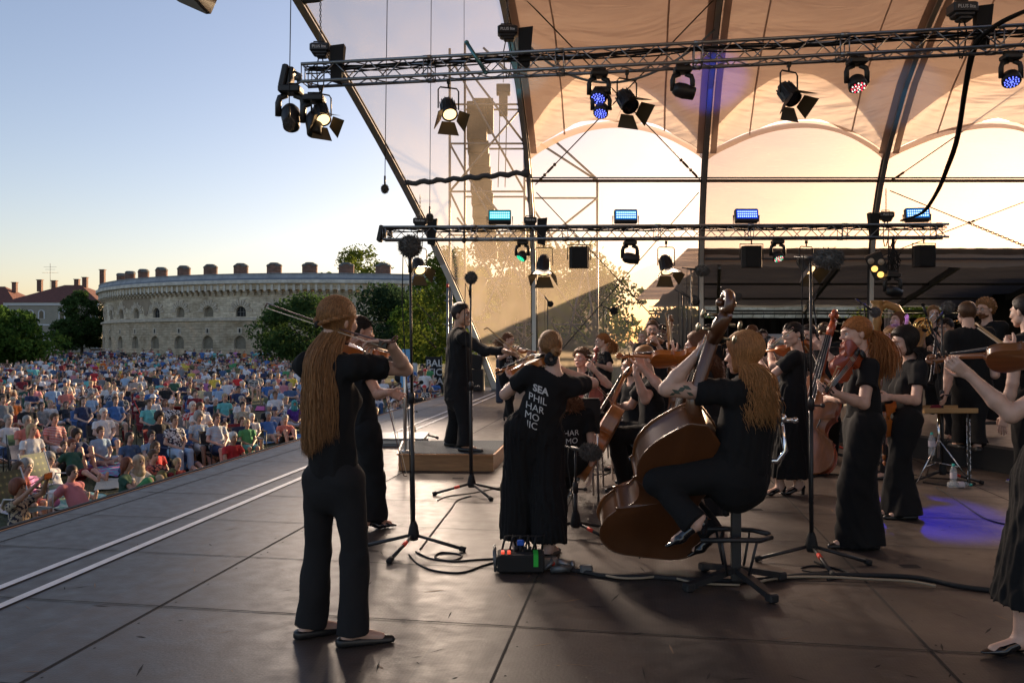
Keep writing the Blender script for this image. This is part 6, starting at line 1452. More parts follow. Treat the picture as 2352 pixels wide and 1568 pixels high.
def stringed(name, lb, kind, wood, tail, scroll, normal, group=None):
 L_, T_, rib = {'violin': (.356, .595, .032), 'viola': (.41, .67, .038), 'cello': (.755, 1.23, .115), 'bass': (1.14, 1.86, .175)}[kind]
 tail, scroll = Vector(tail), Vector(scroll); Y = (scroll - tail).normalized(); tail = scroll - Y * T_ * 1.0; Z = Vector(normal); Z = (Z - Y * Z.dot(Y)).normalized(); X = Y.cross(Z)
 M = Matrix((X, Y, Z)).transposed(); o = thing(name, lb, {'bass': 'double bass'}.get(kind, kind), tail, group=group); o.rotation_euler = M.to_euler()
 out = OUTB if kind == 'bass' else OUT; half = []
 for i in range(len(out) - 1):
  for t in (0, .5):
   if i in (6, 7, 12, 13) or i == 0:
    a, b_ = out[i], out[i + 1]; p = (a[0] + (b_[0] - a[0]) * t, a[1] + (b_[1] - a[1]) * t)
   else:
    a, b_, c_, d_ = out[max(i - 1, 0)], out[i], out[i + 1], out[min(i + 2, len(out) - 1)]
    p = tuple(.5 * (2 * b_[k] + (c_[k] - a[k]) * t + (2 * a[k] - 5 * b_[k] + 4 * c_[k] - d_[k]) * t * t + (3 * b_[k] - a[k] - 3 * c_[k] + d_[k]) * t ** 3) for k in (0, 1))
   half.append(p)
 half.append(out[-1]); full = half + [(-x, y) for x, y in half[-2:0:-1]]; full = [(x * L_, y * L_) for x, y in full]; n = len(full)
 Vv = VN[wood]
 mb = MB()
 P = [(x * .985, y, z) for z in (-rib / 2, rib / 2) for x, y in full]; mb.add(P, [(k, (k + 1) % n, n + (k + 1) % n, n + k) for k in range(n)]); mb.build('ribs', Vv, o)
 for sg, nm in ((1, 'top_plate'), (-1, 'back_plate')):
  mb = MB(); rings = [(.985, 0), (1.035, .0), (1.035, .006), (.99, .008), (.9, .014), (.75, .027), (.5, .040), (.25, .046), (.05, .048)]; P = []
  for f_, h_ in rings:
   for x, y in full:
    yy = L_ / 2 + (y - L_ / 2) * (f_ if f_ < 1 else 1 + (f_ - 1) * .4); xx = x * f_ if f_ > .9 else x * f_ * (1 + (0)); P.append((xx, yy, sg * (rib / 2 + h_ * L_ * (.75 if kind in ('bass', 'cello') else 1))))
  Fs = [(r_ * n + k, r_ * n + (k + 1) % n, (r_ + 1) * n + (k + 1) % n, (r_ + 1) * n + k) for r_ in range(len(rings) - 1) for k in range(n)] + [tuple((len(rings) - 1) * n + k for k in range(n))]
  if sg > 0: Fs = [f_[::-1] for f_ in Fs]
  mb.add(P, Fs); pl_ = mb.build(nm, Vv if (sg < 0 or kind != 'bass') else VN['brown'], o)
  if sg > 0:
   mb = MB()
   for s in (-1, 1): mb.tube([(s * x * L_, y * L_, rib / 2 + L_ * .034 * (.8 if kind in ('bass', 'cello') else 1)) for x, y in ((.085, .36), (.105, .40), (.10, .46), (.115, .52), (.105, .56))], [.004 * L_, .009 * L_, .007 * L_, .009 * L_, .004 * L_], 5, flat=.6)
   mb.build('sound_hole', m_ebony, pl_)
 zt = rib / 2 + L_ * .045; nk = T_ - L_
 mb = MB(); mb.tube([(0, L_ * .97, rib * .1), (0, L_ * 1.03, zt - L_ * .02), (0, L_ + nk * .62, zt + L_ * .012)], [L_ * .05, L_ * .038, L_ * .032], 10); mb.build('neck', Vv, o)
 mb = MB(); y0 = L_ + nk * .6; hb = L_ * .035
 mb.tube([(0, y0, zt + L_ * .01), (0, y0 + nk * .14, zt - L_ * .005), (0, y0 + nk * .28, zt - L_ * .03)], [L_ * .036, L_ * .04, L_ * .034], 8, flat=1.0)
 pts = []; rr_ = []
 for i in range(44):
  i = i * 33 / 43; a = i / 33 * 12.2; rad = L_ * (.052 * (1 - i / 33) + .004); pts.append((0, y0 + nk * .30 + rad * math.cos(a - 1.7) * 1 + L_ * .02, zt - L_ * .02 + rad * math.sin(a - 1.7) + L_ * .04)); rr_.append(L_ * (.027 - .015 * i / 33))
 mb.tube(pts, rr_, 8, up=Vector((1, 0, 0)))
 for s in (-1, 1): mb.ball((s * L_ * .03, y0 + nk * .30 + L_ * .02, zt + L_ * .02), L_ * .022, 8, 6)
 hd = mb.build('scroll', Vv, o)
 mb = MB()
 for i in range(4):
  s = 1 if i % 2 else -1; yy = y0 + nk * (.04 + .065 * i)
  if kind == 'bass': mb.cyl((s * L_ * .03, yy, zt), (s * L_ * .075, yy, zt - L_ * .005), L_ * .008); mb.ball((s * L_ * .10, yy, zt), L_ * .026, 10, 8, (.35, 1, .8))
  else: mb.cyl((s * L_ * -.06, yy, zt), (s * L_ * .10, yy, zt), L_ * .011); mb.ball((s * L_ * .12, yy, zt), L_ * .028, 8, 6, (1, .4, .8))
 mb.build('tuning_pegs', m_ebony if kind != 'bass' else mat('brass_worn', (.35, .3, .2), .3, .9), hd)
 mb = MB(); mb.add([(-L_ * .035, L_ * .72, zt + L_ * .055), (L_ * .035, L_ * .72, zt + L_ * .055), (L_ * .032, L_ * .72, zt + L_ * .035), (-L_ * .032, L_ * .72, zt + L_ * .035), (-L_ * .026, y0, zt + L_ * .045), (L_ * .026, y0, zt + L_ * .045), (L_ * .024, y0, zt + L_ * .02), (-L_ * .024, y0, zt + L_ * .02)], [(0, 1, 5, 4), (3, 7, 6, 2), (0, 3, 2, 1), (4, 5, 6, 7), (1, 2, 6, 5), (0, 4, 7, 3)], False); mb.build('fingerboard', m_ebony, o)
 mb = MB(); mb.add([(-L_ * .06, L_ * .45, zt - L_ * .02), (L_ * .06, L_ * .45, zt - L_ * .02), (L_ * .045, L_ * .45, zt + L_ * .075), (-L_ * .045, L_ * .45, zt + L_ * .075), (-L_ * .06, L_ * .46, zt - L_ * .02), (L_ * .06, L_ * .46, zt - L_ * .02), (L_ * .045, L_ * .456, zt + L_ * .075), (-L_ * .045, L_ * .456, zt + L_ * .075)], [(0, 1, 2, 3), (7, 6, 5, 4), (0, 3, 7, 4), (1, 5, 6, 2), (2, 6, 7, 3)], False); mb.build('bridge', m_maple, o)
 mb = MB(); mb.tube([(0, L_ * .01, rib / 2 + L_ * .02), (0, L_ * .1, zt + L_ * .02), (0, L_ * .3, zt + L_ * .045)], [L_ * .03, L_ * .045, L_ * .06], 6, flat=.35, up=Vector((0, 0, 1))); mb.build('tailpiece', m_ebony, o)
 mb = MB()
 for i in range(4): x = (i - 1.5) * L_ * .02; mb.tube([(x * 1.4, L_ * .3, zt + L_ * .06), (x * 1.5, L_ * .455, zt + L_ * .08), (x, y0, zt + L_ * .052)], L_ * .0035 if kind in ('violin', 'viola') else L_ * .002, 4)
 mb.build('strings', m_string, o)
 if kind in ('violin', 'viola'): mb = MB(); mb.ball((-L_ * .13, L_ * .06, rib / 2 + L_ * .05), L_ * .11, 10, 6, (1, .7, .25)); mb.build('chin_rest', m_ebony, o); mb = MB(); mb.tube([(-.06, L_ * .12, -rib), (0, L_ * .1, -rib * 1.5), (.06, L_ * .14, -rib)], .007, 6); mb.build('shoulder_rest', m_maple, o)
 else: mb = MB(); e = .30 if kind == 'cello' else .12; mb.cyl((0, 0, 0), (0, -e, 0), .005 if kind == 'cello' else .006); mb.cyl((0, 0, 0), (0, -.03, 0), .014); mb.build('end_pin', m_alud, o)
 return o
m_bowst = mat('bow_stick', (.09, .025, .015), .3, coat=.5); m_bowst2 = mat('pale_bow_stick', (.42, .26, .12), .35); m_bhair = mat('bow_hair', (.62, .55, .42), .5)
def bow(lb, frog, tip, side=(0, 0, -1), pale=False, r=.0042):
 frog, tip = Vector(frog), Vector(tip); o = thing('bow', lb, 'bow', frog, group='bows of the string players'); t = (tip - frog); Ln = t.length; t.normalize(); s = Vector(side); s = (s - t * s.dot(t)).normalized()
 mb = MB(); mb.tube([t * (Ln * i / 10) + s * (-.018 + .018 * (4 * (i / 10) * (1 - i / 10)) * .5) for i in range(11)], [r * 1.15] * 6 + [r, r * .95, r * .9, r * .85, r * .8], 7); mb.tube([t * Ln - s * .018, t * (Ln + .012) + s * .008], [r, r * .7], 6); mb.build('stick', m_bowst2 if pale else m_bowst, o)
 mb = MB(); x = t.cross(s); q = [t * .04 + s * .006, t * (Ln - .01) + s * .006]; w = .0055; mb.add([q[0] - x * w, q[0] + x * w, q[1] + x * w * .8, q[1] - x * w * .8, q[0] - x * w + s * .002, q[0] + x * w + s * .002, q[1] + x * w * .8 + s * .002, q[1] - x * w * .8 + s * .002], [(0, 1, 2, 3), (7, 6, 5, 4), (0, 4, 5, 1), (1, 5, 6, 2), (3, 2, 6, 7), (0, 3, 7, 4)], False); mb.build('hair_ribbon', m_bhair, o)
 mb = MB(); mb.box(t * .035 + s * -.004, (.012, .024, .045), frame(t, -s)); mb.build('frog', m_ebony, o); return o
# -- THE ORCHESTRA
def seatxt(s=1.0, x=.02): return [(w, .066 * s, (x + dx - .055, y * s), -1, dict(bold=.0022 if w == 'SEA' else 0)) for w, y, dx in (('SEA', .135, 0), ('PHIL', .200, 0), ('HAR', .262, 0), ('MO', .322, .0), ('NIC', .378, .0))]
def A(e, w, **k): return dict(e=e, w=w, **k)
PY = person
# 1 foreground violinist
p1 = PY('woman with very long light brown hair seen from behind, playing violin in the foreground', 3.85, (778, 735), 40, 4, 6, tyaw=24, pelvis=(766, 1090), feet=[(714, 1462), (812, 1482), (.8, .3, 0)], L=A((752, 880, 1), (800, 815, 1), curl=(1.2,) * 4), Rr=A((932, 848, 1), (898, 792, -1), fd=(-.85, .25, .1), pn=(-.2, -.5, -.8), tv=(-.5, -.6, .1), curl=(.7, .8, .9, 1.0)),
   hair='long', hc='honey', hlen=.60, near=True, hback=(-1.15, -.5, 0), hvol=1.2, legs='trousers', lcloth='charcoal', hemz=.055, S=.96, fat=.84, tuck=.10)
H = Hair(); M_, H_ = p1['M'] * .96, p1['H']
for s in (-1, 1):
 for ph in (0, PI):
  H.lock([Vector(M_ @ np.array([s * (.088 * math.cos(t * 1.45) ) , .01 - .135 * math.sin(t * 1.5), .035 - .065 * t + .005 * math.sin(t * 22 + ph)]) * 1.0 + H_ + M_ @ np.array([0, -.006 * math.cos(t * 22 + ph), 0])) for t in np.linspace(0, 1, 22)], .0085, .2 + .5 * (ph > 0), 7)
H.build(HM['honey'], p1['root'], p1['root'].location, 'braid')
mb = MB(); c = Vector(M_ @ np.array([.0, -.13, -.034]) + H_); mb.ball(c, .014, 8, 6, (1, 1, 1.3)); mb.build('hair_tie', m_blackm, p1['root'], org=p1['root'].location)
t0 = W(792, 800, 3.98); stringed('violin', 'violin under the chin of the long haired woman in the foreground', 'violin', 'orange', t0, t0 + Vector((-.16, .56, .03)), (.35, -.1, .9))
bow('bow of the long haired foreground violinist, its tip pointing to the upper left', W(893, 797, 3.72), W(612, 704, 4.1), (0, 0, -1))
mb = MB(); c = W(895, 785, 3.74); mb.tube([c + Vector((.036 * math.cos(q), .02 * math.sin(q), .012 * math.sin(q * 2) + .02 * math.cos(q))) for q in [i * PI / 8 for i in range(16)]], .005, 6, closed=True); tag(mb.build('bracelet', mat('brown_beads', (.12, .05, .03), .5)), 'brown braided bracelet on the wrist of the foreground violinist', 'bracelet')
# 2 second violinist, mostly behind her
PY('violinist with dark pinned hair standing directly behind the long haired woman, bow lowered', 6.3, (827, 760), 62, 6, pelvis=(836, 985), feet=[(842, 1216), (856, 1212), (.9, .2, 0)], Rr=A((868, 905, 1), (893, 900, -1), fd=(.8, .1, -.3), curl=(.7, .9, 1.1, 1.2)), hair='bun', hc='dark', legs='flare', shoes='heel', sk='ruddy')
bow('bow pointing down to the floor beside the foreground violinist', W(886, 893, 6.1), W(932, 1090, 6.0), (1, 0, .2))
t0 = W(812, 800, 6.35); stringed('violin', 'violin of the player hidden behind the long haired woman', 'violin', 'orange', t0, t0 + Vector((.35, .45, -.12)), (-.2, -.2, 1))
# 3 conductor on the podium
pod = thing('podium', 'wooden conductor podium with dark grey carpet and a steel rail', 'podium', F(1030, 1062)); po = pod.location; O = po
a, b_, c_ = F(915, 1081), F(1133, 1083), F(1143, 1014, .2)
PD = [Vector((a.x, a.y, 0)), Vector((b_.x, b_.y, 0)), Vector((W(1143, 1014, 10.0).x + .12, 10.2, 0)), Vector((W(918, 1012, 10.0).x + .02, 10.2, 0))]
m_pod = mat('podium_wood', (.33, .17, .07), .45, var=(3, .25, (1, 1, 8))); m_podc = mat('podium_carpet', (.035, .045, .055), .95, var=(90, .6), bump=(80, .5))
mb = MB(); mb.prism([(p.x, p.y) for p in PD], .004, .18); mb.build('side_boards', m_pod, pod, org=O)
cx_, cy_ = sum(p.x for p in PD) / 4, sum(p.y for p in PD) / 4; ex = [(cx_ + (p.x - cx_) * 1.03, cy_ + (p.y - cy_) * 1.04) for p in PD]
mb = MB(); mb.prism(ex, .181, .197); mb.build('top_edge', mat('podium_lip', (.40, .2, .09), .4), pod, org=O)
mb = MB(); mb.prism([(cx_ + (x - cx_) * .965, cy_ + (y - cy_) * .965) for x, y in ex], .198, .2035); mb.build('carpet', m_podc, pod, org=O)
mb = MB(); q1 = Vector((PD[0].x + .06, PD[0].y + .12, .2)); q2 = Vector((PD[3].x + .12, PD[3].y - .1, .2)); up = Vector((0, 0, .98))
mb.tube([q1, q1 + up * .97, q1 + up + (q2 - q1).normalized() * .03, q2 + up - (q2 - q1).normalized() * .03, q2 + up * .97, q2], .021, 10); mb.cyl(q1 + up * .47, q2 + up * .47, .014, n=8)
for q in (q1, q2): mb.cyl(q, q + Vector((0, 0, .02)), .045, n=12)
mb.build('rail', mat('brushed_steel', (.55, .54, .52), .3, .9), pod, org=O)
stp = thing('step_platform', 'low grey metal step beside the podium', 'step', F(895, 1030)); p = F(870, 1028); mb = MB(); mb.box((p.x + .26, p.y + .5, .06), (.62, .7, .04)); mb.mi = 1; mb.box((p.x + .26, p.y + .5, .1), (.7, .78, .03), None, .006); mb.box((p.x + .26, p.y + .5, .02), (.66, .74, .03)); mb.build('step', [m_alu, m_alud], stp, org=stp.location)
cnd = PY('smiling conductor in black standing on the podium, holding his arm out to the right', 9.3, (1061, 724), 118, 0, 0, tyaw=72, shw=.2, hvol=1.5, pelvis=(1052, 893), feet=[(1036, 1024), (1068, 1036), (1, -.25, 0)], floor=.205, Rr=A((1112, 806, -1), (1157, 806, -1), fd=(.95, -.2, -.22), pn=(.1, -.5, -.8), tv=(.1, -.7, .5), curl=(.12, .16, .2, .28)),
   male=True, hair='short', hc='dark', legs='trousers', top='long', smile=True, fat=1.18, sk='tan', S=1.12, hemz=.05)
# 4 violinist by the film
PY('violinist with curly ponytail playing in front of the clear film, farthest left of the orchestra', 14.6, (1168, 779), 105, 8, 0, tyaw=150, pelvis=(1166, 862), feet=[(1164, 966), (1174, 967), (.8, -.5, 0)], L=A((1195, 840, -1), (1212, 816, -1), curl=(1, 1, 1, 1)), Rr=A((1148, 822, -1), (1180, 806, -1), curl=(.8,) * 4), hair='pony', hc='chestnut', hlen=.2, hvol=1.6, legs='slim', shoes='heel', earring=True,
   text=[(w, .075, (.0, y), 1, dict(bold=.002 if w == 'SEA' else 0)) for w, y in (('SEA', .17), ('PHIL', .235), ('HARM', .295), ('NIC', .35))])
t0 = W(1177, 800, 14.45); stringed('violin', 'violin of the player in front of the clear film', 'violin', 'orange', t0, t0 + Vector((.42, -.38, -.1)), (.1, -.5, .9)); bow('bow of the violinist in front of the clear film', W(1184, 806, 14.2), W(1224, 768, 14.2), (0, -.5, -1))
# 5 woman with the white print on her back
PY('woman with low hair knot and wide trousers, white words SEA PHIL HAR on her back', 5.5, (1263, 799), -18, 10, -4, tyaw=-2, pelvis=(1230, 985), feet=[(1188, 1270), (1262, 1281), (.25, .9, 0)], L=A((1160, 905, 1), (1186, 872, 1), fd=(-.55, .6, .35), pn=(.3, -.2, .9), tv=(.8, .3, .3), curl=(.6, .7, .8, .9)), Rr=A((1362, 880, 1), (1290, 850, 1), curl=(.9,) * 4),
   hair='bun', hc='honey', near=True, legs='culotte', lcloth='blackpl', text=seatxt(1.0, .0), fat=1.0, S=.97, tuck=-.02, hemz=.10)
t0 = W(1240, 832, 5.55); stringed('viola', 'viola held to the left by the woman with white words on her back', 'viola', 'orange', t0, W(1146, 866, 6.0), (-.1, -.35, 1)); bow('pale bow pointing up left past the conductor hand', W(1250, 858, 5.75), W(1116, 757, 5.75), (0, 0, -1), pale=True, r=.0055)
mb = MB(); c = W(1266, 825, 5.38); rg = random.Random(2)
for i in range(16): a = rg.random() * 6; mb.ball(c + Vector((.03 * math.cos(a), .01 * rg.random(), .03 * math.sin(a))), .017, 7, 5, rough=.5)
tag(mb.build('scrunchie', m_blackm), 'black cloth scrunchie in the hair knot of the woman with words on her back', 'scrunchie')
# chairs
def chair(p, rz, lb, seat=.46):
 o = thing('orchestra_chair', lb, 'chair', p, rz, group='black padded orchestra chairs'); mb = MB(); mb.box((0, 0, seat - .02), (.44, .42, .05), None, .02); mb.build('seat', m_blackm, o); mb = MB()
 mb.grid(lambda u, v: Vector(((u - .5) * .44, -.23 - .03 * (1 - (2 * u - 1) ** 2) - .05 * v, seat + .18 + .30 * v)), 8, 4); mb.grid(lambda u, v: Vector(((.5 - u) * .44, -.255 - .03 * (1 - (2 * u - 1) ** 2) - .05 * v, seat + .18 + .30 * v)), 8, 4); mb.box((0, -.29, seat + .49), (.42, .035, .02), None, .008); mb.build('backrest', m_black, o)
 for sx in (-1, 1):
  mb = MB(); mb.tube([(sx * .2, -.26, seat + .3), (sx * .2, -.22, seat - .02), (sx * .21, -.24, .01)], .011, 8); mb.build('leg', m_steel, o); mb = MB(); mb.tube([(sx * .2, .19, seat - .04), (sx * .21, .22, .01)], .011, 8); mb.build('leg', m_steel, o)
 mb = MB(); mb.bar((-.2, 0, seat - .05), (.2, 0, seat - .05), .02, .02); mb.tube([(-.03, -.275, seat + .3), (-.02, -.2, seat - .04)], .012, 8); mb.box((0, -.285, seat + .28), (.14, .02, .03), None, .006); mb.build('frame', m_steel, o); return o
def bass_stool(p, rz, lb, hz=.78):
 o = thing('bass_stool', lb, 'stool', p, rz, group='tall height adjustable bass stools'); mb = MB(); mb.lathe([(0, -.035), (.15, -.035), (.19, -.02), (.2, .005), (.18, .03), (0, .028)], (0, 0, hz), n=26); mb.build('seat', m_black, o)
 mb = MB(); mb.box((0, 0, hz - .14), (.045, .045, .22)); mb.mi = 1; mb.box((0, 0, hz / 2 - .06), (.056, .056, hz - .2)); mb.build('column', [m_steel, m_black], o)
 for k in range(4):
  a = k * PI / 2 + .5; d = Vector((math.cos(a), math.sin(a), 0)); mb = MB(); mb.bar(d * .03 + Vector((0, 0, .1)), d * .33 + Vector((0, 0, .035)), .05, .035); mb.box(d * .33 + Vector((0, 0, .03)), (.06, .06, .05), Matrix.Rotation(a, 3, 'Z'), .008); mb.build('leg', m_black, o)
 for s in (-1, 1):
  mb = MB(); mb.tube([(-.22, s * .14, .30), (-.05, s * .14, .31), (.12, s * .13, .31), (.2, s * .04, .31)], .016, 8);
  for x in (-.1, .1): mb.cyl((x, s * .14, .3), (x * .6, s * .1, .09), .008)
  mb.build('foot_rest', m_black, o)
 mb = MB(); mb.lathe([(0, .02), (.02, .02), (.025, 0), (.02, -.02), (0, -.02)], (-.06, 0, hz * .55), Matrix.Rotation(PI / 2, 3, 'Y'), 10); mb.lathe([(0, .015), (.03, .015), (.034, -.015), (0, -.015)], (.06, .03, hz - .07), n=10); mb.build('knob', m_blackm, o)
 mb = MB(); mb.tube([(.1, 0, hz - .045), (.24, 0, hz - .045), (.29, 0, hz + .02), (.26, 0, hz + .2)], .010, 8, flat=1.6); mb.ball((.27, 0, hz + .21), .028); mb.cyl((.25, 0, hz + .2), (.34, 0, hz + .2), .012); mb.ball((.345, 0, hz + .2), .018); mb.build('back_bracket', m_steel, o)
 mb = MB(); Mx = Matrix.Rotation(R(12), 3, 'Y'); mb.box((.225, 0, hz + .23), (.035, .2, .24), Mx, .015); mb.build('backrest', m_black, o); return o
# 6 seated woman behind her
PY('seated woman with brown wavy hair seen from behind beside the empty backrest', 7.1, (1303, 893), -5, 8, pelvis=(1310, 1040), feet=[(1270, 1135), (1300, 1130), (0, 1, 0)], knees=[(1275, 1010, 7.4), (1315, 1010, 7.45)], hair='wavy', hc='chestnut', hlen=.14, legs='slim', text=[('HAR', .07, (.0, .20), -1, {}), ('MO', .07, (0, .27), -1, {})])
chair(F(1316, 1150), 0, 'chair with black backrest behind the woman with white words on her back', .47)
c = chair(F(1345, 1108), R(70), 'chair with chrome legs next to the short microphone stand', .45)
# 7 curly cellist
PY('seated cellist with curly brown hair looking up to the left', 10.0, (1335, 824), 215, -8, pelvis=(1348, 955), feet=[(1370, 1050), (1325, 1050), (-.3, -1, 0)], knees=[(1385, 965, 9.55), (1318, 965, 9.55)], male=True, hair='curly', hc='brown', L=A((1398, 884, -1), (1366, 851, -1), curl=(1, 1, 1, 1)), Rr=A((1300, 910, 1), (1290, 930, -1), curl=(.8,) * 4), legs='slim')
stringed('cello', 'plum red cello of the curly haired player', 'cello', 'plum', W(1330, 1008, 9.35), W(1373, 808, 9.85), (-.25, -1, .25)); bow('bow across the plum red cello', W(1290, 938, 9.3), W(1385, 915, 9.1), (0, 0, -1)); chair(Vector((W(1350, 1040, 10.1).x, 10.15, 0)), R(190), 'chair under the curly haired cellist')
# 8 standing woman with glasses by the film
PY('woman with sunlit chestnut ponytail and glasses standing in profile in front of the film window', 12.6, (1383, 783), -92, 2, pelvis=(1388, 882), feet=[(1378, 995), (1392, 998), (-1, 0, 0)], L=A((1403, 848, -1), (1373, 838, -1), curl=(.8,) * 4), hair='pony', hc='copper', hlen=.24, hvol=1.3, legs='wide', glasses=True, shw=.17)  # copper hair colour holds the orange sunlight on chestnut hair
# 9 seated cellist in the middle
PY('seated cellist with light brown hair bowing a bright amber cello', 7.7, (1478, 826), -112, 12, tyaw=-95, pelvis=(1502, 990), feet=[(1440, 1128), (1462, 1110), (-1, -.1, 0)], knees=[(1412, 1000, 7.55), (1430, 985, 8.0)], male=True, hair='short', hc='honey', L=A((1482, 918, -1), (1461, 860, -1), fd=(-.2, .1, .9), pn=(.9, .1, 0), curl=(.9, 1, 1, 1)), Rr=A((1450, 930, 1), (1420, 935, 1), curl=(.8,) * 4), legs='trousers', fat=.98, hemz=.07)
stringed('cello', 'bright amber cello leaning left to right between the standing players', 'cello', 'amber', W(1372, 1022, 7.35), W(1476, 838, 7.55), (-.85, .15, .45)); bow('bow across the bright amber cello', W(1425, 942, 7.5), W(1362, 878, 7.3), (-.5, 0, -.8)); chair(Vector((W(1502, 1000, 7.8).x, 7.85, 0)), R(90), 'chair under the player with the bright amber cello')
PY('woman with black hair and dark glasses half hidden behind the amber cello player', 8.8, (1447, 841), -130, 0, pelvis=(1462, 985), knees=[(1420, 990, 8.5), (1440, 990, 8.4)], feet=[(1425, 1080), (1445, 1080), (-1, 0, 0)], hair='bob', hc='dark', hlen=.08, glasses=True, legs='slim')
# 10 viola player in profile
PY('woman with auburn hair and black hair clip holding a viola straight to the left', 6.3, (1603, 796), -72, 6, tyaw=-75, pelvis=(1625, 975), feet=[(1600, 1200), (1625, 1205), (-1, 0, 0)], L=A((1523, 896, -1), (1476, 842, 1), fd=(-.35, .1, .9), pn=(-.2, .9, .1), tv=(-.6, .3, -.3), curl=(.7, .8, .9, 1.0)), Rr=A((1560, 880, 1), (1545, 815, 1), curl=(.9,) * 4), hair='wavy', hc='chestnut', hlen=.22, near=True, legs='wide')
stringed('viola', 'viola seen from below, pointing left over the seated cellist', 'viola', 'orange', W(1592, 822, 6.1), W(1418, 828, 6.2), (.05, .55, .8)); bow('pale bow standing upright on the viola in the middle', W(1541, 806, 6.35), W(1533, 720, 6.25), (1, 0, 0), pale=True, r=.006)
mb = MB()
for k in range(6): mb.tube([W(1628, 752 + k * 2.5, 6.12), W(1638 + k, 762 + k * 2.5, 6.05), W(1640, 772 + k * 2, 6.08)], .006, 5)
tag(mb.build('hair_clip', m_black), 'black claw clip in the auburn hair of the viola player', 'hair clip')
# 11 bassist on the stool
s11 = PY('bassist with long wavy strawberry blond hair seated on the tall stool, seen from behind', 4.75, (1706, 812), -50, 6, 0, tyaw=-38, pelvis=(1700, 1074), feet=[(1598, 1232, 4.55), (1640, 1255, 5.0), (-.85, .2, -.45)], knees=[(1512, 1106, 4.72), (1560, 1120, 5.2)], L=A((1532, 893, -1), (1602, 812, -1), fd=(.75, -.1, .6), pn=(.35, .6, -.3), tv=(.1, -.5, .8), curl=(1.1, 1.2, 1.25, 1.3)), Rr=A((1745, 960, 1), (1680, 1010, 1), curl=(.6,) * 4),
   hair='wavy', hc='strawberry', hlen=.36, near=True, hvol=1.4, legs='trousers', fat=1.32, shoes='heel', vox=.008, tuck=.08, hemz=.0)
st = bass_stool(F(1690, 1345), R(-8), 'tall black stool with chrome backrest bracket, carrying the bassist in front', .80)
b0 = stringed('double_bass', 'big dark brown double bass seen from its back, in front of the seated bassist', 'bass', 'dark', W(1482, 1248, 5.25), W(1690, 716, 4.22), (-.02, .9, .5))
mb = MB(); ar = s11['arms'][-1]; a_, e_ = V3(ar[0]), V3(ar[1]); ax_ = nrm(e_ - a_); pc = a_ + (e_ - a_) * .78; sd = nrm(np.cross(ax_, (0, 1, 0))); nr_ = nrm(np.cross(ax_, sd));
nr_ = nr_ if nr_[1] < 0 else -nr_
for k, (u_, v_, l) in enumerate(((-.03, -.35, .03), (.0, -.1, .034), (.03, .2, .03), (.05, .5, .022), (-.05, .35, .025))):
 c = pc + ax_ * u_; n_ = nrm(nr_ * math.cos(v_) + sd * math.sin(v_)); c = c + n_ * .0535; t_ = nrm(ax_ + sd * (.6 if k % 2 else -.5)); t_ = nrm(t_ - n_ * (t_ @ n_)); w_ = np.cross(n_, t_); mb.add([c - t_ * l, c - w_ * l * .4, c + t_ * l, c + w_ * l * .4], [(0, 1, 2, 3)], False)
o = mb.build('leaf_tattoo', mat('tattoo_ink', (.06, .08, .06), .6), s11['root'], org=s11['root'].location)
# 12-17 back rows in the middle
PY('bearded man with glasses holding a violin, standing tall before the film', 11.0, (1498, 757), 190, 4, pelvis=(1506, 885), feet=[(1512, 1030), (1500, 1030), (-.2, -1, 0)], male=True, hair='short', hc='brown', beard='dark', glasses=True, L=A((1528, 822, -1), (1509, 790, -1), curl=(.9,) * 4), Rr=A((1478, 830, 1), (1490, 800, -1), curl=(.9,) * 4), text=[('TIC', .07, (.03, .15), 1, {})])
t0 = W(1508, 778, 10.8); stringed('violin', 'violin of the bearded man with glasses', 'violin', 'brown', t0, W(1484, 796, 10.35), (.3, -.6, .8))
PY('blond woman with straight hair and raised hand behind the bearded man', 12.4, (1478, 776), 222, 0, pelvis=(1484, 880), feet=[(1490, 1005), (1478, 1005), (-.5, -1, 0)], hair='long', hc='blond', hlen=.16, Rr=A((1462, 830, -1), (1456, 800, -1), curl=(1.2,) * 4)); bow('thin dark bow held up by the blond woman', W(1455, 812, 12.2), W(1441, 772, 12.2), (-1, 0, 0))
PY('dark skinned bassist half hidden behind the bearded man', 12.0, (1521, 766), 200, 4, pelvis=(1532, 880), feet=[(1535, 1010), (1525, 1010), (-.2, -1, 0)], male=True, sk='brown', hair='short', hc='dark', L=A((1552, 822, -1), (1540, 790, -1), curl=(.9,) * 4))
stringed('double_bass', 'double bass whose scroll rises beside the bearded man', 'bass', 'brown', W(1520, 965, 11.6), W(1545, 733, 11.8), (-.4, -1, .1)); bow('pale bow standing upright right of the bearded man', W(1546, 806, 10.2), W(1538, 736, 10.2), (1, 0, 0), pale=True, r=.007)
PY('man with curly dark hair whose head shows above the auburn haired viola player', 12.2, (1628, 768), 170, 6, pelvis=(1632, 880), feet=[(1636, 1005), (1626, 1005), (0, -1, 0)], male=True, hair='curly', hc='dark')
PY('smiling woman with a violin looking left between the blond bassist and the dark haired violinist', 12.0, (1727, 765), 228, 8, 8, pelvis=(1738, 880), feet=[(1742, 1010), (1732, 1010), (-.7, -.7, 0)], smile=True, hair='pony', hc='chestnut', hlen=.2, L=A((1768, 835, -1), (1742, 815, -1), curl=(.9,) * 4), Rr=A((1712, 830, -1), (1712, 806, -1), curl=(.9,) * 4))
t0 = W(1735, 782, 11.8); stringed('violin', 'orange violin of the smiling woman in the back row', 'violin', 'orange', t0, t0 + Vector((-.05, -.48, -.28)), (-.3, -.4, .8))
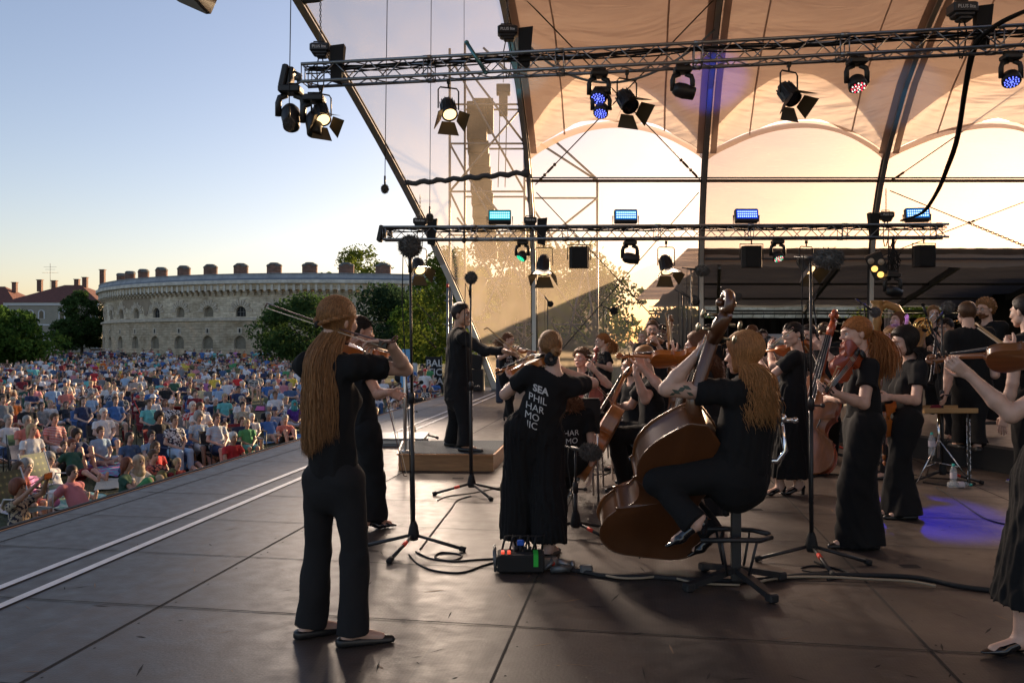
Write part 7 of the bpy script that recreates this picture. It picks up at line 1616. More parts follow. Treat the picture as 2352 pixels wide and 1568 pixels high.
ph_ = PY('photographer in black holding a big camera with a pale lens', 12.6, (1752, 774), 185, 0, pelvis=(1762, 885), feet=[(1766, 1000), (1756, 1000), (-.2, -1, 0)], hair='bun', hc='dark', L=A((1790, 830, -1), (1778, 790, -1), curl=(1,) * 4), Rr=A((1745, 835, -1), (1757, 796, -1), curl=(1,) * 4))
o = thing('camera', 'black photo camera with pale telephoto lens held by the photographer', 'camera', W(1765, 783, 12.25)); mb = MB(); mb.box((0, 0, 0), (.14, .08, .10), None, .015); mb.box((0, 0, .06), (.06, .06, .04), None, .01); mb.build('camera_body', m_black, o); mb = MB(); mb.cyl((0, -.02, 0), (.2, -.16, -.01), .04, .05, 16); mb.build('lens', mat('pale_lens_barrel', (.55, .54, .5), .4), o); mb = MB(); mb.cyl((.07, -.07, -.002), (.09, -.085, -.004), .05, n=16); mb.build('zoom_ring', m_black, o)
# 18 violinist with the long skirt
PY('dark haired violinist with pearl earring and long black pleated skirt, word down her back', 8.1, (1820, 768), -112, 8, 4, tyaw=-62, pelvis=(1818, 905), feet=[(1790, 1137), (1833, 1135), (-.9, -.25, 0)], L=A((1766, 868, -1), (1745, 826, 1), curl=(.9,) * 4), Rr=A((1775, 840, 1), (1768, 802, 1), curl=(.9,) * 4), hair='bun', hc='dark', legs='skirt', lcloth='blackpl', hemz=.18, shoes='heel', earring=True, tuck=-.03,
   text=[('PHILHARMONIC', .062, (.04, .26), -1, dict(vert=True))])
stringed('violin', 'orange violin of the woman with the long pleated skirt', 'violin', 'orange', W(1824, 800, 7.95), W(1730, 818, 8.2), (.1, .5, .85)); bow('bow crossing the face of the woman with the long skirt', W(1770, 797, 7.7), W(1822, 755, 7.35), (0, -.4, -1))
# 19 bassist and red bass
PY('bassist with glasses and hairy forearm behind a reddish orange double bass', 9.9, (1857, 770), -130, 6, pelvis=(1900, 915), feet=[(1880, 1060), (1905, 1062), (-.5, -1, 0)], knees=[(1870, 960, 9.3), (1915, 965, 9.3)], male=True, hair='short', hc='dark', glasses=True, L=A((1922, 838, -1), (1884, 795, -1), curl=(1,) * 4), text=[('70', .08, (.0, .16), 1, {})], hands=True, neckd=(.12, 0, 0))
stringed('double_bass', 'reddish orange double bass right of the woman with the long skirt', 'bass', 'red', W(1840, 1050, 8.9), W(1924, 728, 9.2), (-.55, -.8, .2)); bow('bow hanging over the reddish double bass', W(1926, 938, 9.0), W(1834, 742, 9.3), (-1, 0, 0)); bass_stool(Vector((W(1898, 1070, 9.9).x, 9.95, 0)), R(40), 'second bass stool behind the reddish double bass', .74)
PY('man with short brown hair behind the scroll of the reddish double bass', 11.2, (1893, 762), 20, 0, pelvis=(1905, 885), feet=[(1900, 1020), (1912, 1020), (0, 1, 0)], male=True, hair='short', hc='brown')
# 21 woman with the copper ponytail
PY('woman with long curly copper ponytail standing in profile with a lowered red violin', 5.65, (1965, 766), -93, 4, tyaw=-82, pelvis=(1985, 968), feet=[(1958, 1256), (1994, 1260), (-1, -.1, 0)], L=A((1984, 927, -1), (1918, 903, -1), fd=(-.9, .1, .35), pn=(-.1, .8, .5), tv=(0, -.2, .9), curl=(.6, .8, 1.0, 1.1)), Rr=A((1940, 915, 1), (1905, 915, 1), curl=(.8,) * 4), hair='pony', hc='copper', hlen=.34, hvol=1.9, near=True, legs='wide', lcloth='blackpl', hemz=.02, fat=1.0, tuck=-.03)
stringed('violin', 'red violin held low by the woman with the copper ponytail', 'violin', 'red', W(1958, 812, 5.55), W(1884, 908, 5.25), (.55, -.75, .35)); bow('bow held along the lowered red violin', W(1896, 905, 5.2), W(1927, 845, 5.1), (0, 0, -1), pale=True)
# 22 dark bob
PY('woman with dark shoulder length hair looking down, violin hanging from her hand', 6.8, (2076, 785), -98, 14, tyaw=-88, pelvis=(2078, 955), feet=[(2054, 1186), (2084, 1192), (-1, -.1, 0)], L=A((2103, 920, -1), (2045, 912, -1), fd=(-1, 0, -.1), curl=(.6, .7, .8, .9)), hair='bob', hc='dark', hlen=.17, hvol=1.3, near=True, legs='flare', hemz=.03)
stringed('violin', 'orange violin hanging upright from the hand of the dark haired woman', 'violin', 'orange', W(2026, 922, 6.6), W(2030, 1062, 6.75), (-.3, -1, .1))
PY('woman with light brown hair touching her brow behind the dark haired woman', 8.3, (2049, 772), -80, 10, pelvis=(2052, 905), feet=[(2040, 1100), (2056, 1100), (-1, 0, 0)], hair='pony', hc='golden', hlen=.15, L=A((2030, 850, -1), (2034, 802, -1), fd=(.1, .1, .9), curl=(.4,) * 4))
# 24 harpist and harp
PY('woman with her hand in her hair lit violet beside the golden harp', 10.0, (2062, 737), -112, -6, pelvis=(2072, 870), feet=[(2060, 990), (2076, 990), (-1, 0, 0)], floor=.3, hair='long', hc='chestnut', hlen=.16, L=A((2092, 790, -1), (2080, 752, -1), fd=(.1, -.2, 1), pn=(-.5, .8, 0), curl=(.15, .2, .25, .3)))
spot('violet_spot', W(2070, 560, 9.2), W(2070, 730, 10.0), (.35, .15, 1), 60, 14, .6)
hp = thing('harp', 'carved golden harp behind the orchestra left of the horn player', 'harp', (W(2015, 900, 10.6).x, 10.6, RZ)); m_gild = mat('gilded_wood', (.42, .22, .07), .4, .2, bump=(30, .6)); O = hp.location
x = O.x; mb = MB(); zt_ = CH + (CY - 690) / FP * 10.6; mb.lathe([(.05, .3), (.06, .5), (.045, .6), (.042, zt_ - RZ - .35), (.06, zt_ - RZ - .3), (.05, zt_ - RZ - .22), (.075, zt_ - RZ - .1), (.06, zt_ - RZ - .07), (.085, zt_ - RZ - .02), (.085, zt_ - RZ), (0, zt_ - RZ)], (0, 0, 0), n=18)
for k in range(18): a = k * PI / 9; mb.ball((.055 * math.cos(a), .055 * math.sin(a), zt_ - RZ - .16), .014, 6, 4)
mb.build('column', m_gild, hp); mb = MB(); hz_ = zt_ - RZ; mb.tube([(.02, 0, hz_ - .1), (.12, 0, hz_ - .05), (.26, 0, hz_ - .1), (.36, 0, hz_ - .26), (.46, .0, hz_ - .42), (.58, 0, hz_ - .4)], .035, 8, flat=1.5); mb.build('neck', m_gild, hp)
mb = MB(); mb.tube([(.6, 0, hz_ - .42), (.1, 0, .15)], [.06, .16], 8); mb.build('soundbox', m_gild, hp); mb = MB(); mb.box((.05, 0, .08), (.4, .3, .16), None, .03); mb.build('base', m_gild, hp); mb = MB()
for i in range(26): t = i / 25; mb.cyl((.09 + .46 * t, 0, hz_ - .1 - .3 * t ** 1.5), (.12 + .44 * t, 0, .3 + (hz_ - .8) * t), .0025, n=4)
mb.build('strings', m_string, hp)
# 25 horn player
PY('horn player with long light brown hair facing the camera', 11.4, (2144, 721), 195, 4, pelvis=(2146, 830), feet=[(2150, 950), (2138, 950), (-.2, -1, 0)], floor=.42, hair='long', hc='golden', hlen=.22, L=A((2168, 795, -1), (2138, 758, -1), curl=(.8,) * 4), Rr=A((2120, 795, -1), (2112, 780, -1), curl=(.8,) * 4), legs='slim')
hn = thing('french_horn', 'coiled brass horn of the long haired player', 'horn', W(2120, 752, 11.0)); m_brass = mat('brass', (.75, .5, .2), .18, 1); mb = MB()
for i, (r_, dz, dx) in enumerate(((.13, 0, 0), (.11, .02, .01), (.085, -.01, .0), (.10, .01, -.03), (.06, .04, .02))): mb.tube([Vector((dx + r_ * math.cos(q), -.02 * i + .01, dz + r_ * math.sin(q))) for q in [k * PI / 9 for k in range(18)]], .011, 7, closed=True)
for x in (-.06, -.03, 0, .03): mb.cyl((x, -.06, -.02), (x + .01, -.06, .07), .012)
mb.build('tubing', m_brass, hn); mb = MB(); mb.tube([(-.1, 0, -.05), (-.16, .02, -.12), (-.2, .08, -.16), (-.22, .14, -.18)], [.02, .035, .08, .15], 18, cap=False); mb.build('bell', m_brass, hn); mb = MB(); mb.tube([(.06, -.03, .1), (.14, -.02, .19), (.145, -.01, .22)], [.006, .006, .012], 8); mb.build('mouthpiece', m_steel, hn)
# 26 clarinettist
PY('clarinettist with dark hair tied back, holding a black clarinet upright', 9.4, (2172, 754), 232, 6, pelvis=(2186, 878), feet=[(2184, 1010), (2196, 1012), (-.7, -.7, 0)], floor=.3, hair='bun', hc='dark', sk='tan', L=A((2192, 838, -1), (2156, 812, -1), curl=(.8,) * 4), Rr=A((2152, 850, -1), (2138, 830, -1), curl=(.9,) * 4), legs='slim', text=[('BSF', .045, (.02, .17), 1, {})])
cl = thing('clarinet', 'black clarinet with silver keys held by the woman with dark tied hair', 'clarinet', W(2150, 772, 9.0)); a_ = Vector((0, 0, 0)); b_ = W(2137, 880, 8.9) - W(2150, 772, 9.0); mb = MB(); mb.tube([a_, a_.lerp(b_, .1), a_.lerp(b_, .12), a_.lerp(b_, .85), a_.lerp(b_, .93), b_], [.006, .013, .014, .014, .02, .035], 12); mb.build('tube', m_ebony, cl); mb = MB()
for i in range(22): p = a_.lerp(b_, .2 + .6 * i / 22); mb.ball(p + Vector((.015 * (1 if i % 2 else -1), -.015, 0)), .008, 6, 4); mb.cyl(p + Vector((.014, -.014, 0)), p + Vector((.014, -.014, -.03)), .003, n=5)
mb.build('keys', m_steel, cl)
# 27 man seen from behind, 28 curly man, 29 man at the edge
PY('broad man in black seen from behind, arm hanging, before the winds', 8.3, (2220, 722), 5, 8, pelvis=(2232, 880), feet=[(2206, 1030), (2244, 1036), (.1, 1, 0)], floor=.3, male=True, hair='short', hc='brown', fat=1.12, legs='trousers', L=A((2178, 868, -1), (2172, 905, -1), curl=(.4,) * 4), Rr=A((2285, 860, 1), (2270, 830, 1)), shoes='boot', tuck=.1)
PY('man with curly fair hair, glasses and beard blowing a wind instrument', 10.2, (2262, 710), -112, 4, pelvis=(2282, 850), feet=[(2276, 975), (2292, 975), (-1, 0, 0)], floor=.42, male=True, hair='curly', hc='honey', beard='chestnut', glasses=True, L=A((2270, 800, -1), (2250, 765, -1), curl=(.9,) * 4), text=[('TIC', .06, (.02, .13), 1, {})], legs='slim')
tp = thing('trumpet', 'brass trumpet of the curly man with the beard', 'trumpet', W(2247, 722, 10.0)); mb = MB(); mb.tube([(.02, 0, .0), (-.1, -.02, -.03), (-.36, -.05, -.10), (-.42, -.06, -.115)], [.006, .007, .01, .05], 10); mb.tube([(-.1, -.02, -.06), (-.3, -.04, -.12), (-.1, -.02, -.075)], .006, 6); mb.build('tubing', m_brass, tp); mb = MB()
for i in range(3): mb.cyl((-.16 - .03 * i, -.03, -.11), (-.155 - .03 * i, -.03, -.0), .009)
mb.build('valves', m_steel, tp)
PY('man with short dark hair cut by the right edge of the view', 6.2, (2352, 716), -25, 6, pelvis=(2375, 900), feet=[(2360, 1120), (2385, 1120), (0, 1, 0)], male=True, hair='short', hc='dark', floor=.3)
PY('violinist at the right edge of the view, forearm holding a viola neck, long black skirt', 3.75, (2470, 716), -80, 4, tyaw=-75, pelvis=(2420, 1075), feet=[(2345, 1505), (2395, 1500), (-.9, .1, 0)], L=A((2322, 952, -1), (2228, 862, 1), fd=(-.7, .1, .55), pn=(.2, .75, .5), tv=(-.4, .3, -.5), curl=(.9, 1.0, 1.1, 1.2)), Rr=A((2400, 860, 1), (2330, 805, 1), curl=(.9,) * 4), hair='bun', hc='brown', near=True, legs='skirt', lcloth='blackpl', hemz=.24, shoes='heel', fat=1.08)
stringed('viola', 'viola at the right edge of the view, scroll pointing left', 'viola', 'brown', W(2398, 812, 3.75), W(2132, 842, 4.05), (.05, .62, .75)); bow('pale bow at the right edge of the view', W(2385, 850, 3.85), W(2242, 748, 4.2), (.4, 0, -.9), pale=True, r=.0065)
# -- THE AUDIENCE ON THE MEADOW
POSE = {
 'chair': ((0, 0, .50), (0, -.07, .98), (0, -.03, 1.19), (.12, .40, .50), (.12, .44, .07), (.24, .0, .70), (.07, .20, .60)),
 'chair_crossed': ((0, 0, .50), (0, -.10, .97), (0, -.07, 1.18), (.10, .42, .52), (.14, .52, .08), (.25, .03, .72), (-.08, .16, .76)),
 'knees': ((0, 0, .12), (0, -.04, .60), (0, .01, .80), (.12, .36, .50), (.10, .58, .06), (.25, .16, .40), (.03, .44, .36)),
 'cross': ((0, 0, .12), (0, -.02, .61), (0, .02, .81), (.33, .27, .15), (-.10, .33, .07), (.24, .03, .34), (.08, .24, .22)),
 'back': ((0, 0, .11), (0, -.26, .53), (0, -.20, .74), (.10, .42, .20), (.09, .84, .06), (.27, -.36, .30), (.26, -.42, .04)),
 'stand': ((0, 0, .93), (0, -.02, 1.42), (0, .0, 1.63), (.10, .03, .50), (.12, .0, .07), (.25, -.02, 1.14), (.20, .08, .92)),
 'stand_crossed': ((0, 0, .93), (0, -.03, 1.42), (0, .0, 1.63), (.10, .02, .50), (.13, .0, .07), (.24, .08, 1.15), (-.07, .2, 1.18)),
 'film': ((0, 0, .12), (0, -.02, .61), (0, .0, .81), (.30, .30, .15), (-.08, .40, .07), (.24, .20, .70), (.08, .38, .93)),
 'kneel': ((0, 0, .22), (0, .06, .68), (0, .10, .88), (.12, .36, .10), (.14, -.02, .06), (.24, .16, .44), (.16, .34, .22)),
}
def crowd_meshes(pose, male, vox, hemp=True):
 P0, nb, H0, kn, an, el, wr = [V3(p) for p in POSE[pose]]; u = nrm(nb - P0); Rt = np.array([1.0, 0, 0]); F_ = nrm(np.cross(u, Rt)); m = 1.1 if male else 1.0
 mir = lambda p, s: np.array([p[0] * s, p[1], p[2]])
 B = SD(vox); S_ = SD(vox); T_ = SD(vox)
 B.c(H0 + (0, -.01, -.04), nb, .050 * m, .055 * m, .02); B.c(H0 + (0, -.01, .025), H0 + (0, .015, -.05), .082, .062, .03); B.c(H0 + (0, .09, -.005), H0 + (0, .10, -.02), .012, .016, .02)
 B.c(nb - u * .1, P0, .11, .12, .04, (F_, .7)); S_.c(nb - u * .11, nb - u * .3, .152 * m, .150 * m, .05, (F_, .72)); S_.c(nb - u * .3, P0 + u * .02, .150 * m, .170 * m, .05, (F_, .8), [(P0 - u * .04, -u)])
 if not male:
  for s in (-1, 1): S_.c(nb - u * .2 + Rt * s * .065 + F_ * .07, nb - u * .22 + Rt * s * .065 + F_ * .075, .05, .055, .04)
 T_.c(P0 + u * .06, P0 - u * .03, .15 * m, .165 * m, .05, (F_, .85))
 for s in (-1, 1):
  sh = nb - u * .05 + Rt * s * .17 * m; e, w = mir(el, s), mir(wr, s); k_, a_ = mir(kn, s), mir(an, s); hp = P0 + Rt * s * .09
  B.c(sh, e, .045 * m, .038 * m, .02); B.c(e, w, .038 * m, .026 * m, .02); hd = w + nrm(w - e) * .07; B.c(w, hd, .028, .034, .02, ); B.c(hd, hd + nrm(w - e) * .06, .03, .018, .02)
  S_.c(nb - u * .03, sh, .06, .062 * m, .04); S_.c(sh, sh + (e - sh) * .7, .062 * m, .068 * m, .03, None, [(sh + (e - sh) * .55, nrm(e - sh))])
  B.c(hp, k_, .075, .058, .03); B.c(k_, a_, .056, .038, .02); fd = np.array([0, 1.0, 0]) if pose != 'back' else np.array([0, .35, .94]); B.c(a_, a_ + fd * .15 - (0, 0, .03 if pose != 'back' else 0), .038, .03, .02)
  T_.c(hp, k_, .098 * m, .080, .04, None, [(hp + (k_ - hp) * .9, nrm(k_ - hp))]) if hemp == 'short' else T_.c(hp, k_, .1 * m, .075, .04)
  if hemp != 'short': T_.c(k_, a_, .075, .062, .03, None, [(k_ + (a_ - k_) * .88, nrm(a_ - k_))])
 return B.mesh(), S_.mesh(.012 if vox < .02 else 0, 3, .6), T_.mesh(), H0
def crowd_hair(style, vox, male=False):
 S_ = SD(vox)
 if style == 'short': S_.c((0, -.025, .045), (0, -.02, .0), .092, .085, .02, None, [((0, .055, .03), nrm((0, 1, -.55))), ((0, 0, -.05), (0, 0, -1.0))])
 elif style == 'curly': S_.c((0, -.03, .05), (0, -.03, .0), .115, .115, .02, None, [((0, .06, .03), nrm((0, 1, -.5)))])
 elif style == 'bun': S_.c((0, -.025, .045), (0, -.02, .0), .092, .085, .02, None, [((0, .055, .03), nrm((0, 1, -.55)))]); S_.c((0, -.13, .02), (0, -.14, .03), .035, .035, .02)
 elif style == 'long': S_.c((0, -.03, .045), (0, -.04, -.03), .095, .095, .03, None, [((0, .045, .03), nrm((0, 1, -.5)))]); S_.c((0, -.07, -.02), (0, -.09, -.22), .085, .06, .03, ((0, 1.0, 0), .55))
 elif style == 'hat': S_.c((0, -.01, .055), (0, -.01, .06), .095, .09, .01, None, [((0, 0, .03), (0, 0, -1.0))]); S_.c((0, -.01, .035), (0, -.01, .036), .15, .15, .005, ((0, 0, 1.0), .1))
 elif style == 'cap': S_.c((0, -.01, .045), (0, -.01, .05), .094, .09, .01, None, [((0, 0, .02), (0, 0, -1.0))]); S_.c((0, .09, .035), (0, .13, .03), .05, .04, .01, ((0, 0, 1.0), .2))
 elif style == 'scarf': S_.c((0, -.02, .035), (0, -.02, -.06), .105, .10, .03, None, [((0, .06, .0), nrm((0, 1, -.15)))]); S_.c((0, -.01, -.12), (0, -.02, -.16), .10, .13, .04)
 return S_.mesh(.006 if style == 'curly' else 0, 1, 3)
m_cs = mat('crowd_skin', (.5, .3, .22), .5, obj_color=True, var=(9, .12)); m_cc = mat('crowd_cloth', (.5, .5, .5), .9, obj_color=True, var=(7, .10), bump=(18, .3)); m_ch = mat('crowd_hair', (.1, .07, .05), .6, obj_color=True, var=(30, .35, (1, 1, .2)))
def pattern(name, c2, sc_, mode='noise'):
 m = bpy.data.materials.new(name); m.use_nodes = True; N = m.node_tree.nodes; L = m.node_tree.links; b = N['Principled BSDF']; oi = N.new('ShaderNodeObjectInfo'); tc = N.new('ShaderNodeTexCoord'); mx = N.new('ShaderNodeMix'); mx.data_type = 'RGBA'
 if mode == 'noise': t = N.new('ShaderNodeTexNoise'); t.inputs['Scale'].default_value = sc_; t.inputs['Detail'].default_value = 2; out = t.outputs[0]
 else: t = N.new('ShaderNodeTexWave'); t.bands_direction = 'Z'; t.inputs['Scale'].default_value = sc_; out = t.outputs['Fac']
 L.new(tc.outputs['Object'], t.inputs['Vector']); r = ramp(N, [(.49, (0, 0, 0)), (.53, (1, 1, 1))]); L.new(out, r.inputs[0]); L.new(r.outputs[0], mx.inputs[0]); L.new(oi.outputs['Color'], mx.inputs[6]); mx.inputs[7].default_value = (*c2, 1); L.new(mx.outputs[2], b.inputs['Base Color']); b.inputs['Roughness'].default_value = .9; return m
m_cdark = pattern('dark_print_cloth', (.03, .03, .05), 22); m_cwhite = pattern('white_print_cloth', (.6, .6, .58), 24); m_cstripe = pattern('striped_cloth', (.6, .58, .56), 9, 'wave')
TM = {}
def template(pose, male, hemp, vox=.016):
 k = (pose, male, hemp)
 if k not in TM:
  B, S_, T_, H0 = crowd_meshes(pose, male, vox, hemp); r = []
  mb = MB(); mb.arr(*B); mb_ = mb.mesh('body', [m_cs]); r.append(mb_)
  for nm, g in (('shirt', S_), ('trousers' if hemp != 'short' else 'shorts', T_)): mb = MB(); mb.arr(*g); r.append((nm, {q: mb.mesh(nm, [mm]) for q, mm in (('plain', m_cc),)}, mb))
  TM[k] = (r, H0)
 return TM[k]
HT = {}
def hair_t(st):
 if st not in HT: mb = MB(); mb.arr(*crowd_hair(st, .016)); HT[st] = mb.mesh('hair', [m_ch])
 return HT[st]
def facing(x, y): return -math.atan2(1.5 - x, 11.0 - y)
COLN = {'white': (.72, .72, .74), 'black': (.02, .02, .022), 'navy': (.03, .045, .11), 'blue': (.06, .16, .42), 'light blue': (.33, .47, .65), 'teal': (.06, .33, .33), 'green': (.08, .3, .12), 'dark green': (.03, .1, .07), 'red': (.5, .03, .035), 'dark red': (.2, .02, .03), 'pink': (.62, .25, .28), 'orchid': (.5, .2, .45), 'lavender': (.4, .34, .66), 'orange': (.65, .17, .03), 'yellow': (.65, .5, .08), 'beige': (.45, .37, .27), 'grey': (.22, .23, .24), 'olive': (.14, .15, .07), 'turquoise': (.15, .5, .5), 'brown': (.15, .08, .05), 'coral': (.62, .2, .16), 'cream': (.62, .57, .45), 'purple': (.12, .05, .35), 'denim': (.07, .13, .25)}
HCOL = {'dark': (.02, .014, .012), 'brown': (.08, .045, .025), 'blond': (.42, .3, .16), 'grey': (.3, .29, .28), 'white': (.6, .59, .57), 'auburn': (.16, .05, .025)}
SCOL = [(.56, .35, .27), (.5, .30, .22), (.62, .41, .33), (.42, .24, .16), (.58, .33, .25)]
def put(x, y, pose, male, shirt, bottom, hst, hcol, label, hemp='long', pat=None, s=1.0, yaw=None, skin=0, hatc=None, grp='audience sitting on the meadow'):
 (rB, rS, rT), H0 = template(pose, male, hemp); z = gz(x, y); o = thing('person', label, 'person', (x, y, z), (facing(x, y) if yaw is None else yaw), group=grp); o.scale = (s, s, s)
 b = bpy.data.objects.new('body', rB); link(b, o); b.color = (*SCOL[skin % 5], 1)
 for (nm, ms, mb), c in ((rS, shirt), (rT, bottom)):
  q = pat if nm == 'shirt' and pat else 'plain'
  if q not in ms: ms[q] = mb.mesh(nm, [{'dark': m_cdark, 'whitep': m_cwhite, 'stripe': m_cstripe}[q]])
  k = bpy.data.objects.new(nm, ms[q]); link(k, o); k.color = (*COLN[c], 1)
 if y < 34: k = bpy.data.objects.new('eyes_and_lips', FACE); link(k, o); k.location = H0
 h = bpy.data.objects.new('hat' if hst in ('hat', 'cap') else 'headscarf' if hst == 'scarf' else 'hair', hair_t(hst)); link(h, o); h.location = H0; h.color = (*(COLN[hatc] if hatc else HCOL[hcol]), 1)
 return o
mb = MB()
for s in (-1, 1): mb.ball((s * .031, .067, .010), .0125, 8, 6, (1.2, 1, .7)); mb.tube([(s * .014, .080, .028), (s * .032, .078, .034), (s * .048, .066, .029)], .004, 5)
mb.mi = 1; mb.tube([(-.022, .072, -.052), (0, .082, -.054), (.022, .072, -.052)], .0055, 6); FACE = mb.mesh('eyes_and_lips', [m_iris, m_lip])
def zpos(px, py, pose):
 hz = POSE[pose][2][2]; z = GZ + hz; d = (CH - z) * FP / (py - CY); p = W(px, py, d); return p.x, p.y
SP = [ # px, py, pose, male, shirt, bottoms, hair style, hair colour, label, hem, pattern, extras
 (189, 1086, 'back', 1, 'pink', 'navy', 'short', 'dark', 'man in pink t-shirt leaning back on his arms close to the stage edge', 'long', None),
 (132, 1057, 'back', 0, 'white', 'white', 'curly', 'grey', 'woman with dark grey hair in white blouse leaning on one arm', 'short', None),
 (61, 1072, 'cross', 0, 'orchid', 'orchid', 'curly', 'grey', 'grey haired woman in orchid pink dress behind the woman filming', 'long', None),
 (44, 1119, 'film', 0, 'beige', 'denim', 'curly', 'auburn', 'woman in leopard print top filming with an orange phone', 'short', 'dark'),
 (179, 1022, 'back', 0, 'dark green', 'dark red', 'short', 'auburn', 'woman in dark green sleeveless top with outstretched legs on a coloured blanket', 'short', None),
 (231, 992, 'cross', 0, 'light blue', 'light blue', 'short', 'brown', 'woman in light blue summer dress on an orange blanket', 'short', None),
 (177, 999, 'knees', 0, 'navy', 'navy', 'curly', 'dark', 'girl with black curly hair hugging her knees', 'short', None),
 (147, 1009, 'knees', 0, 'black', 'black', 'short', 'brown', 'child in black with arms folded on the knees', 'short', None),
 (62, 1013, 'knees', 1, 'white', 'black', 'short', 'dark', 'boy with short dark hair between the plaid camping chairs', 'short', None),
 (77, 988, 'chair', 0, 'white', 'beige', 'long', 'blond', 'woman with blond braid in white t-shirt before the man in salmon shirt', 'short', None),
 (48, 1042, 'chair', 0, 'coral', 'coral', 'long', 'brown', 'girl in coral dress in the left plaid camping chair', 'short', None),
 (65, 968, 'chair', 1, 'coral', 'grey', 'short', 'grey', 'grey haired man in salmon shirt in a navy chair', 'short', None),
 (22, 965, 'chair', 1, 'white', 'navy', 'short', 'grey', 'man in white polo shirt at the left edge', 'short', None),
 (13, 990, 'film', 0, 'black', 'white', 'bun', 'dark', 'dark haired woman in black top holding a phone at the left edge', 'short', None),
 (128, 962, 'chair', 0, 'red', 'white', 'short', 'brown', 'woman in red and white striped dress looking at her lap', 'short', 'stripe'),
 (298, 1005, 'cross', 0, 'denim', 'denim', 'long', 'dark', 'black haired woman in denim blue blouse looking right', 'long', None),
 (293, 1066, 'knees', 0, 'dark green', 'green', 'long', 'auburn', 'woman with sunglasses, dark green sweater and lime trousers', 'long', None),
 (319, 1061, 'knees', 0, 'white', 'beige', 'scarf', 'blond', 'woman with beige headscarf beside the woman in sunglasses', 'long', None),
 (370, 958, 'chair_crossed', 1, 'black', 'denim', 'curly', 'dark', 'heavy young man in black t-shirt with sunglasses on his hair', 'short', None),
 (412, 994, 'knees', 1, 'orange', 'beige', 'short', 'dark', 'man in orange tank top with red sunglasses', 'short', None),
 (423, 1008, 'back', 0, 'navy', 'denim', 'bun', 'dark', 'girl with glasses in navy top leaning on the man in orange', 'short', None),
 (403, 965, 'chair', 0, 'white', 'light blue', 'short', 'brown', 'woman in white with zebra scarf and light blue trousers', 'long', 'dark'),
 (348, 1001, 'knees', 0, 'light blue', 'navy', 'bun', 'dark', 'young woman in light blue t-shirt resting her chin', 'long', None),
 (357, 1028, 'cross', 0, 'red', 'red', 'long', 'brown', 'woman in red dress bending forward, hair over her face', 'short', None),
 (353, 1047, 'knees', 0, 'coral', 'olive', 'bun', 'brown', 'woman in patterned halter top by the stage edge', 'long', 'dark'),
 (336, 1042, 'cross', 1, 'white', 'black', 'short', 'blond', 'boy in white football shirt behind the woman in halter top', 'short', 'stripe'),
 (407, 1046, 'cross', 0, 'dark red', 'cream', 'bun', 'blond', 'fair child in raspberry t-shirt sitting cross-legged on a dark blanket', 'short', None),
 (467, 993, 'knees', 0, 'lavender', 'black', 'bun', 'dark', 'woman in lavender tank top with her hand at her chin', 'short', None),
 (531, 1003, 'kneel', 0, 'red', 'red', 'short', 'white', 'white haired smiling woman in red dress kneeling by the stage edge', 'short', None),
 (500, 960, 'chair', 0, 'light blue', 'navy', 'short', 'brown', 'woman in sleeveless blue striped blouse and glasses', 'short', 'stripe'),
 (517, 957, 'chair', 1, 'white', 'grey', 'short', 'brown', 'teenage boy in white t-shirt behind the woman in red dress', 'short', None),
 (459, 957, 'chair', 0, 'light blue', 'white', 'curly', 'grey', 'woman with curly grey hair in blue and white blouse', 'short', 'whitep'),
 (444, 934, 'chair', 1, 'red', 'beige', 'short', 'white', 'man in red flowered shirt in a black chair', 'long', 'whitep'),
 (622, 957, 'back', 1, 'blue', 'beige', 'short', 'grey', 'grey haired man in royal blue polo shirt leaning back', 'short', None),
 (655, 963, 'knees', 0, 'coral', 'black', 'short', 'grey', 'woman in raspberry shirt looking at her phone', 'short', None),
 (558, 947, 'chair', 1, 'grey', 'cream', 'short', 'brown', 'bearded man in grey t-shirt next to a boy in green', 'short', None),
 (569, 952, 'chair', 1, 'green', 'turquoise', 'short', 'blond', 'boy in green t-shirt and turquoise shorts', 'short', None),
 (580, 940, 'chair', 1, 'white', 'grey', 'short', 'white', 'man with white beard behind the boy in green', 'short', None),
 (676, 927, 'cross', 0, 'purple', 'white', 'scarf', 'dark', 'woman in purple sweater with patterned headscarf', 'long', None),
 (628, 936, 'back', 0, 'white', 'white', 'long', 'dark', 'black haired woman in black and white patterned dress', 'short', 'dark'),
 (556, 919, 'chair', 0, 'white', 'navy', 'short', 'grey', 'grey haired woman in white t-shirt and sunglasses', 'short', None),
 (475, 919, 'knees', 1, 'light blue', 'grey', 'short', 'white', 'bald man in sky blue t-shirt rubbing his nose', 'short', None),
 (449, 903, 'chair', 1, 'dark red', 'navy', 'short', 'brown', 'man in maroon shirt in a red camp chair', 'short', None),
 (633, 906, 'chair', 1, 'white', 'navy', 'short', 'brown', 'man with glasses in white shirt and navy shorts', 'short', None),
 (516, 911, 'cross', 0, 'black', 'grey', 'long', 'blond', 'long haired blond woman in black top', 'long', None),
 (344, 928, 'chair', 0, 'turquoise', 'black', 'short', 'brown', 'woman in sea green t-shirt above the black cart', 'long', None),
 (395, 929, 'chair', 1, 'white', 'navy', 'cap', 'grey', 'man in black and white patterned shirt with a cap', 'short', 'dark'),
 (240, 950, 'chair', 1, 'white', 'blue', 'short', 'white', 'white haired man in white printed t-shirt and blue shorts', 'short', None),
]
SPCH = [('navy', (11, 12, 21, 22)), ]
anchors = []; used = []
chairs_for = []
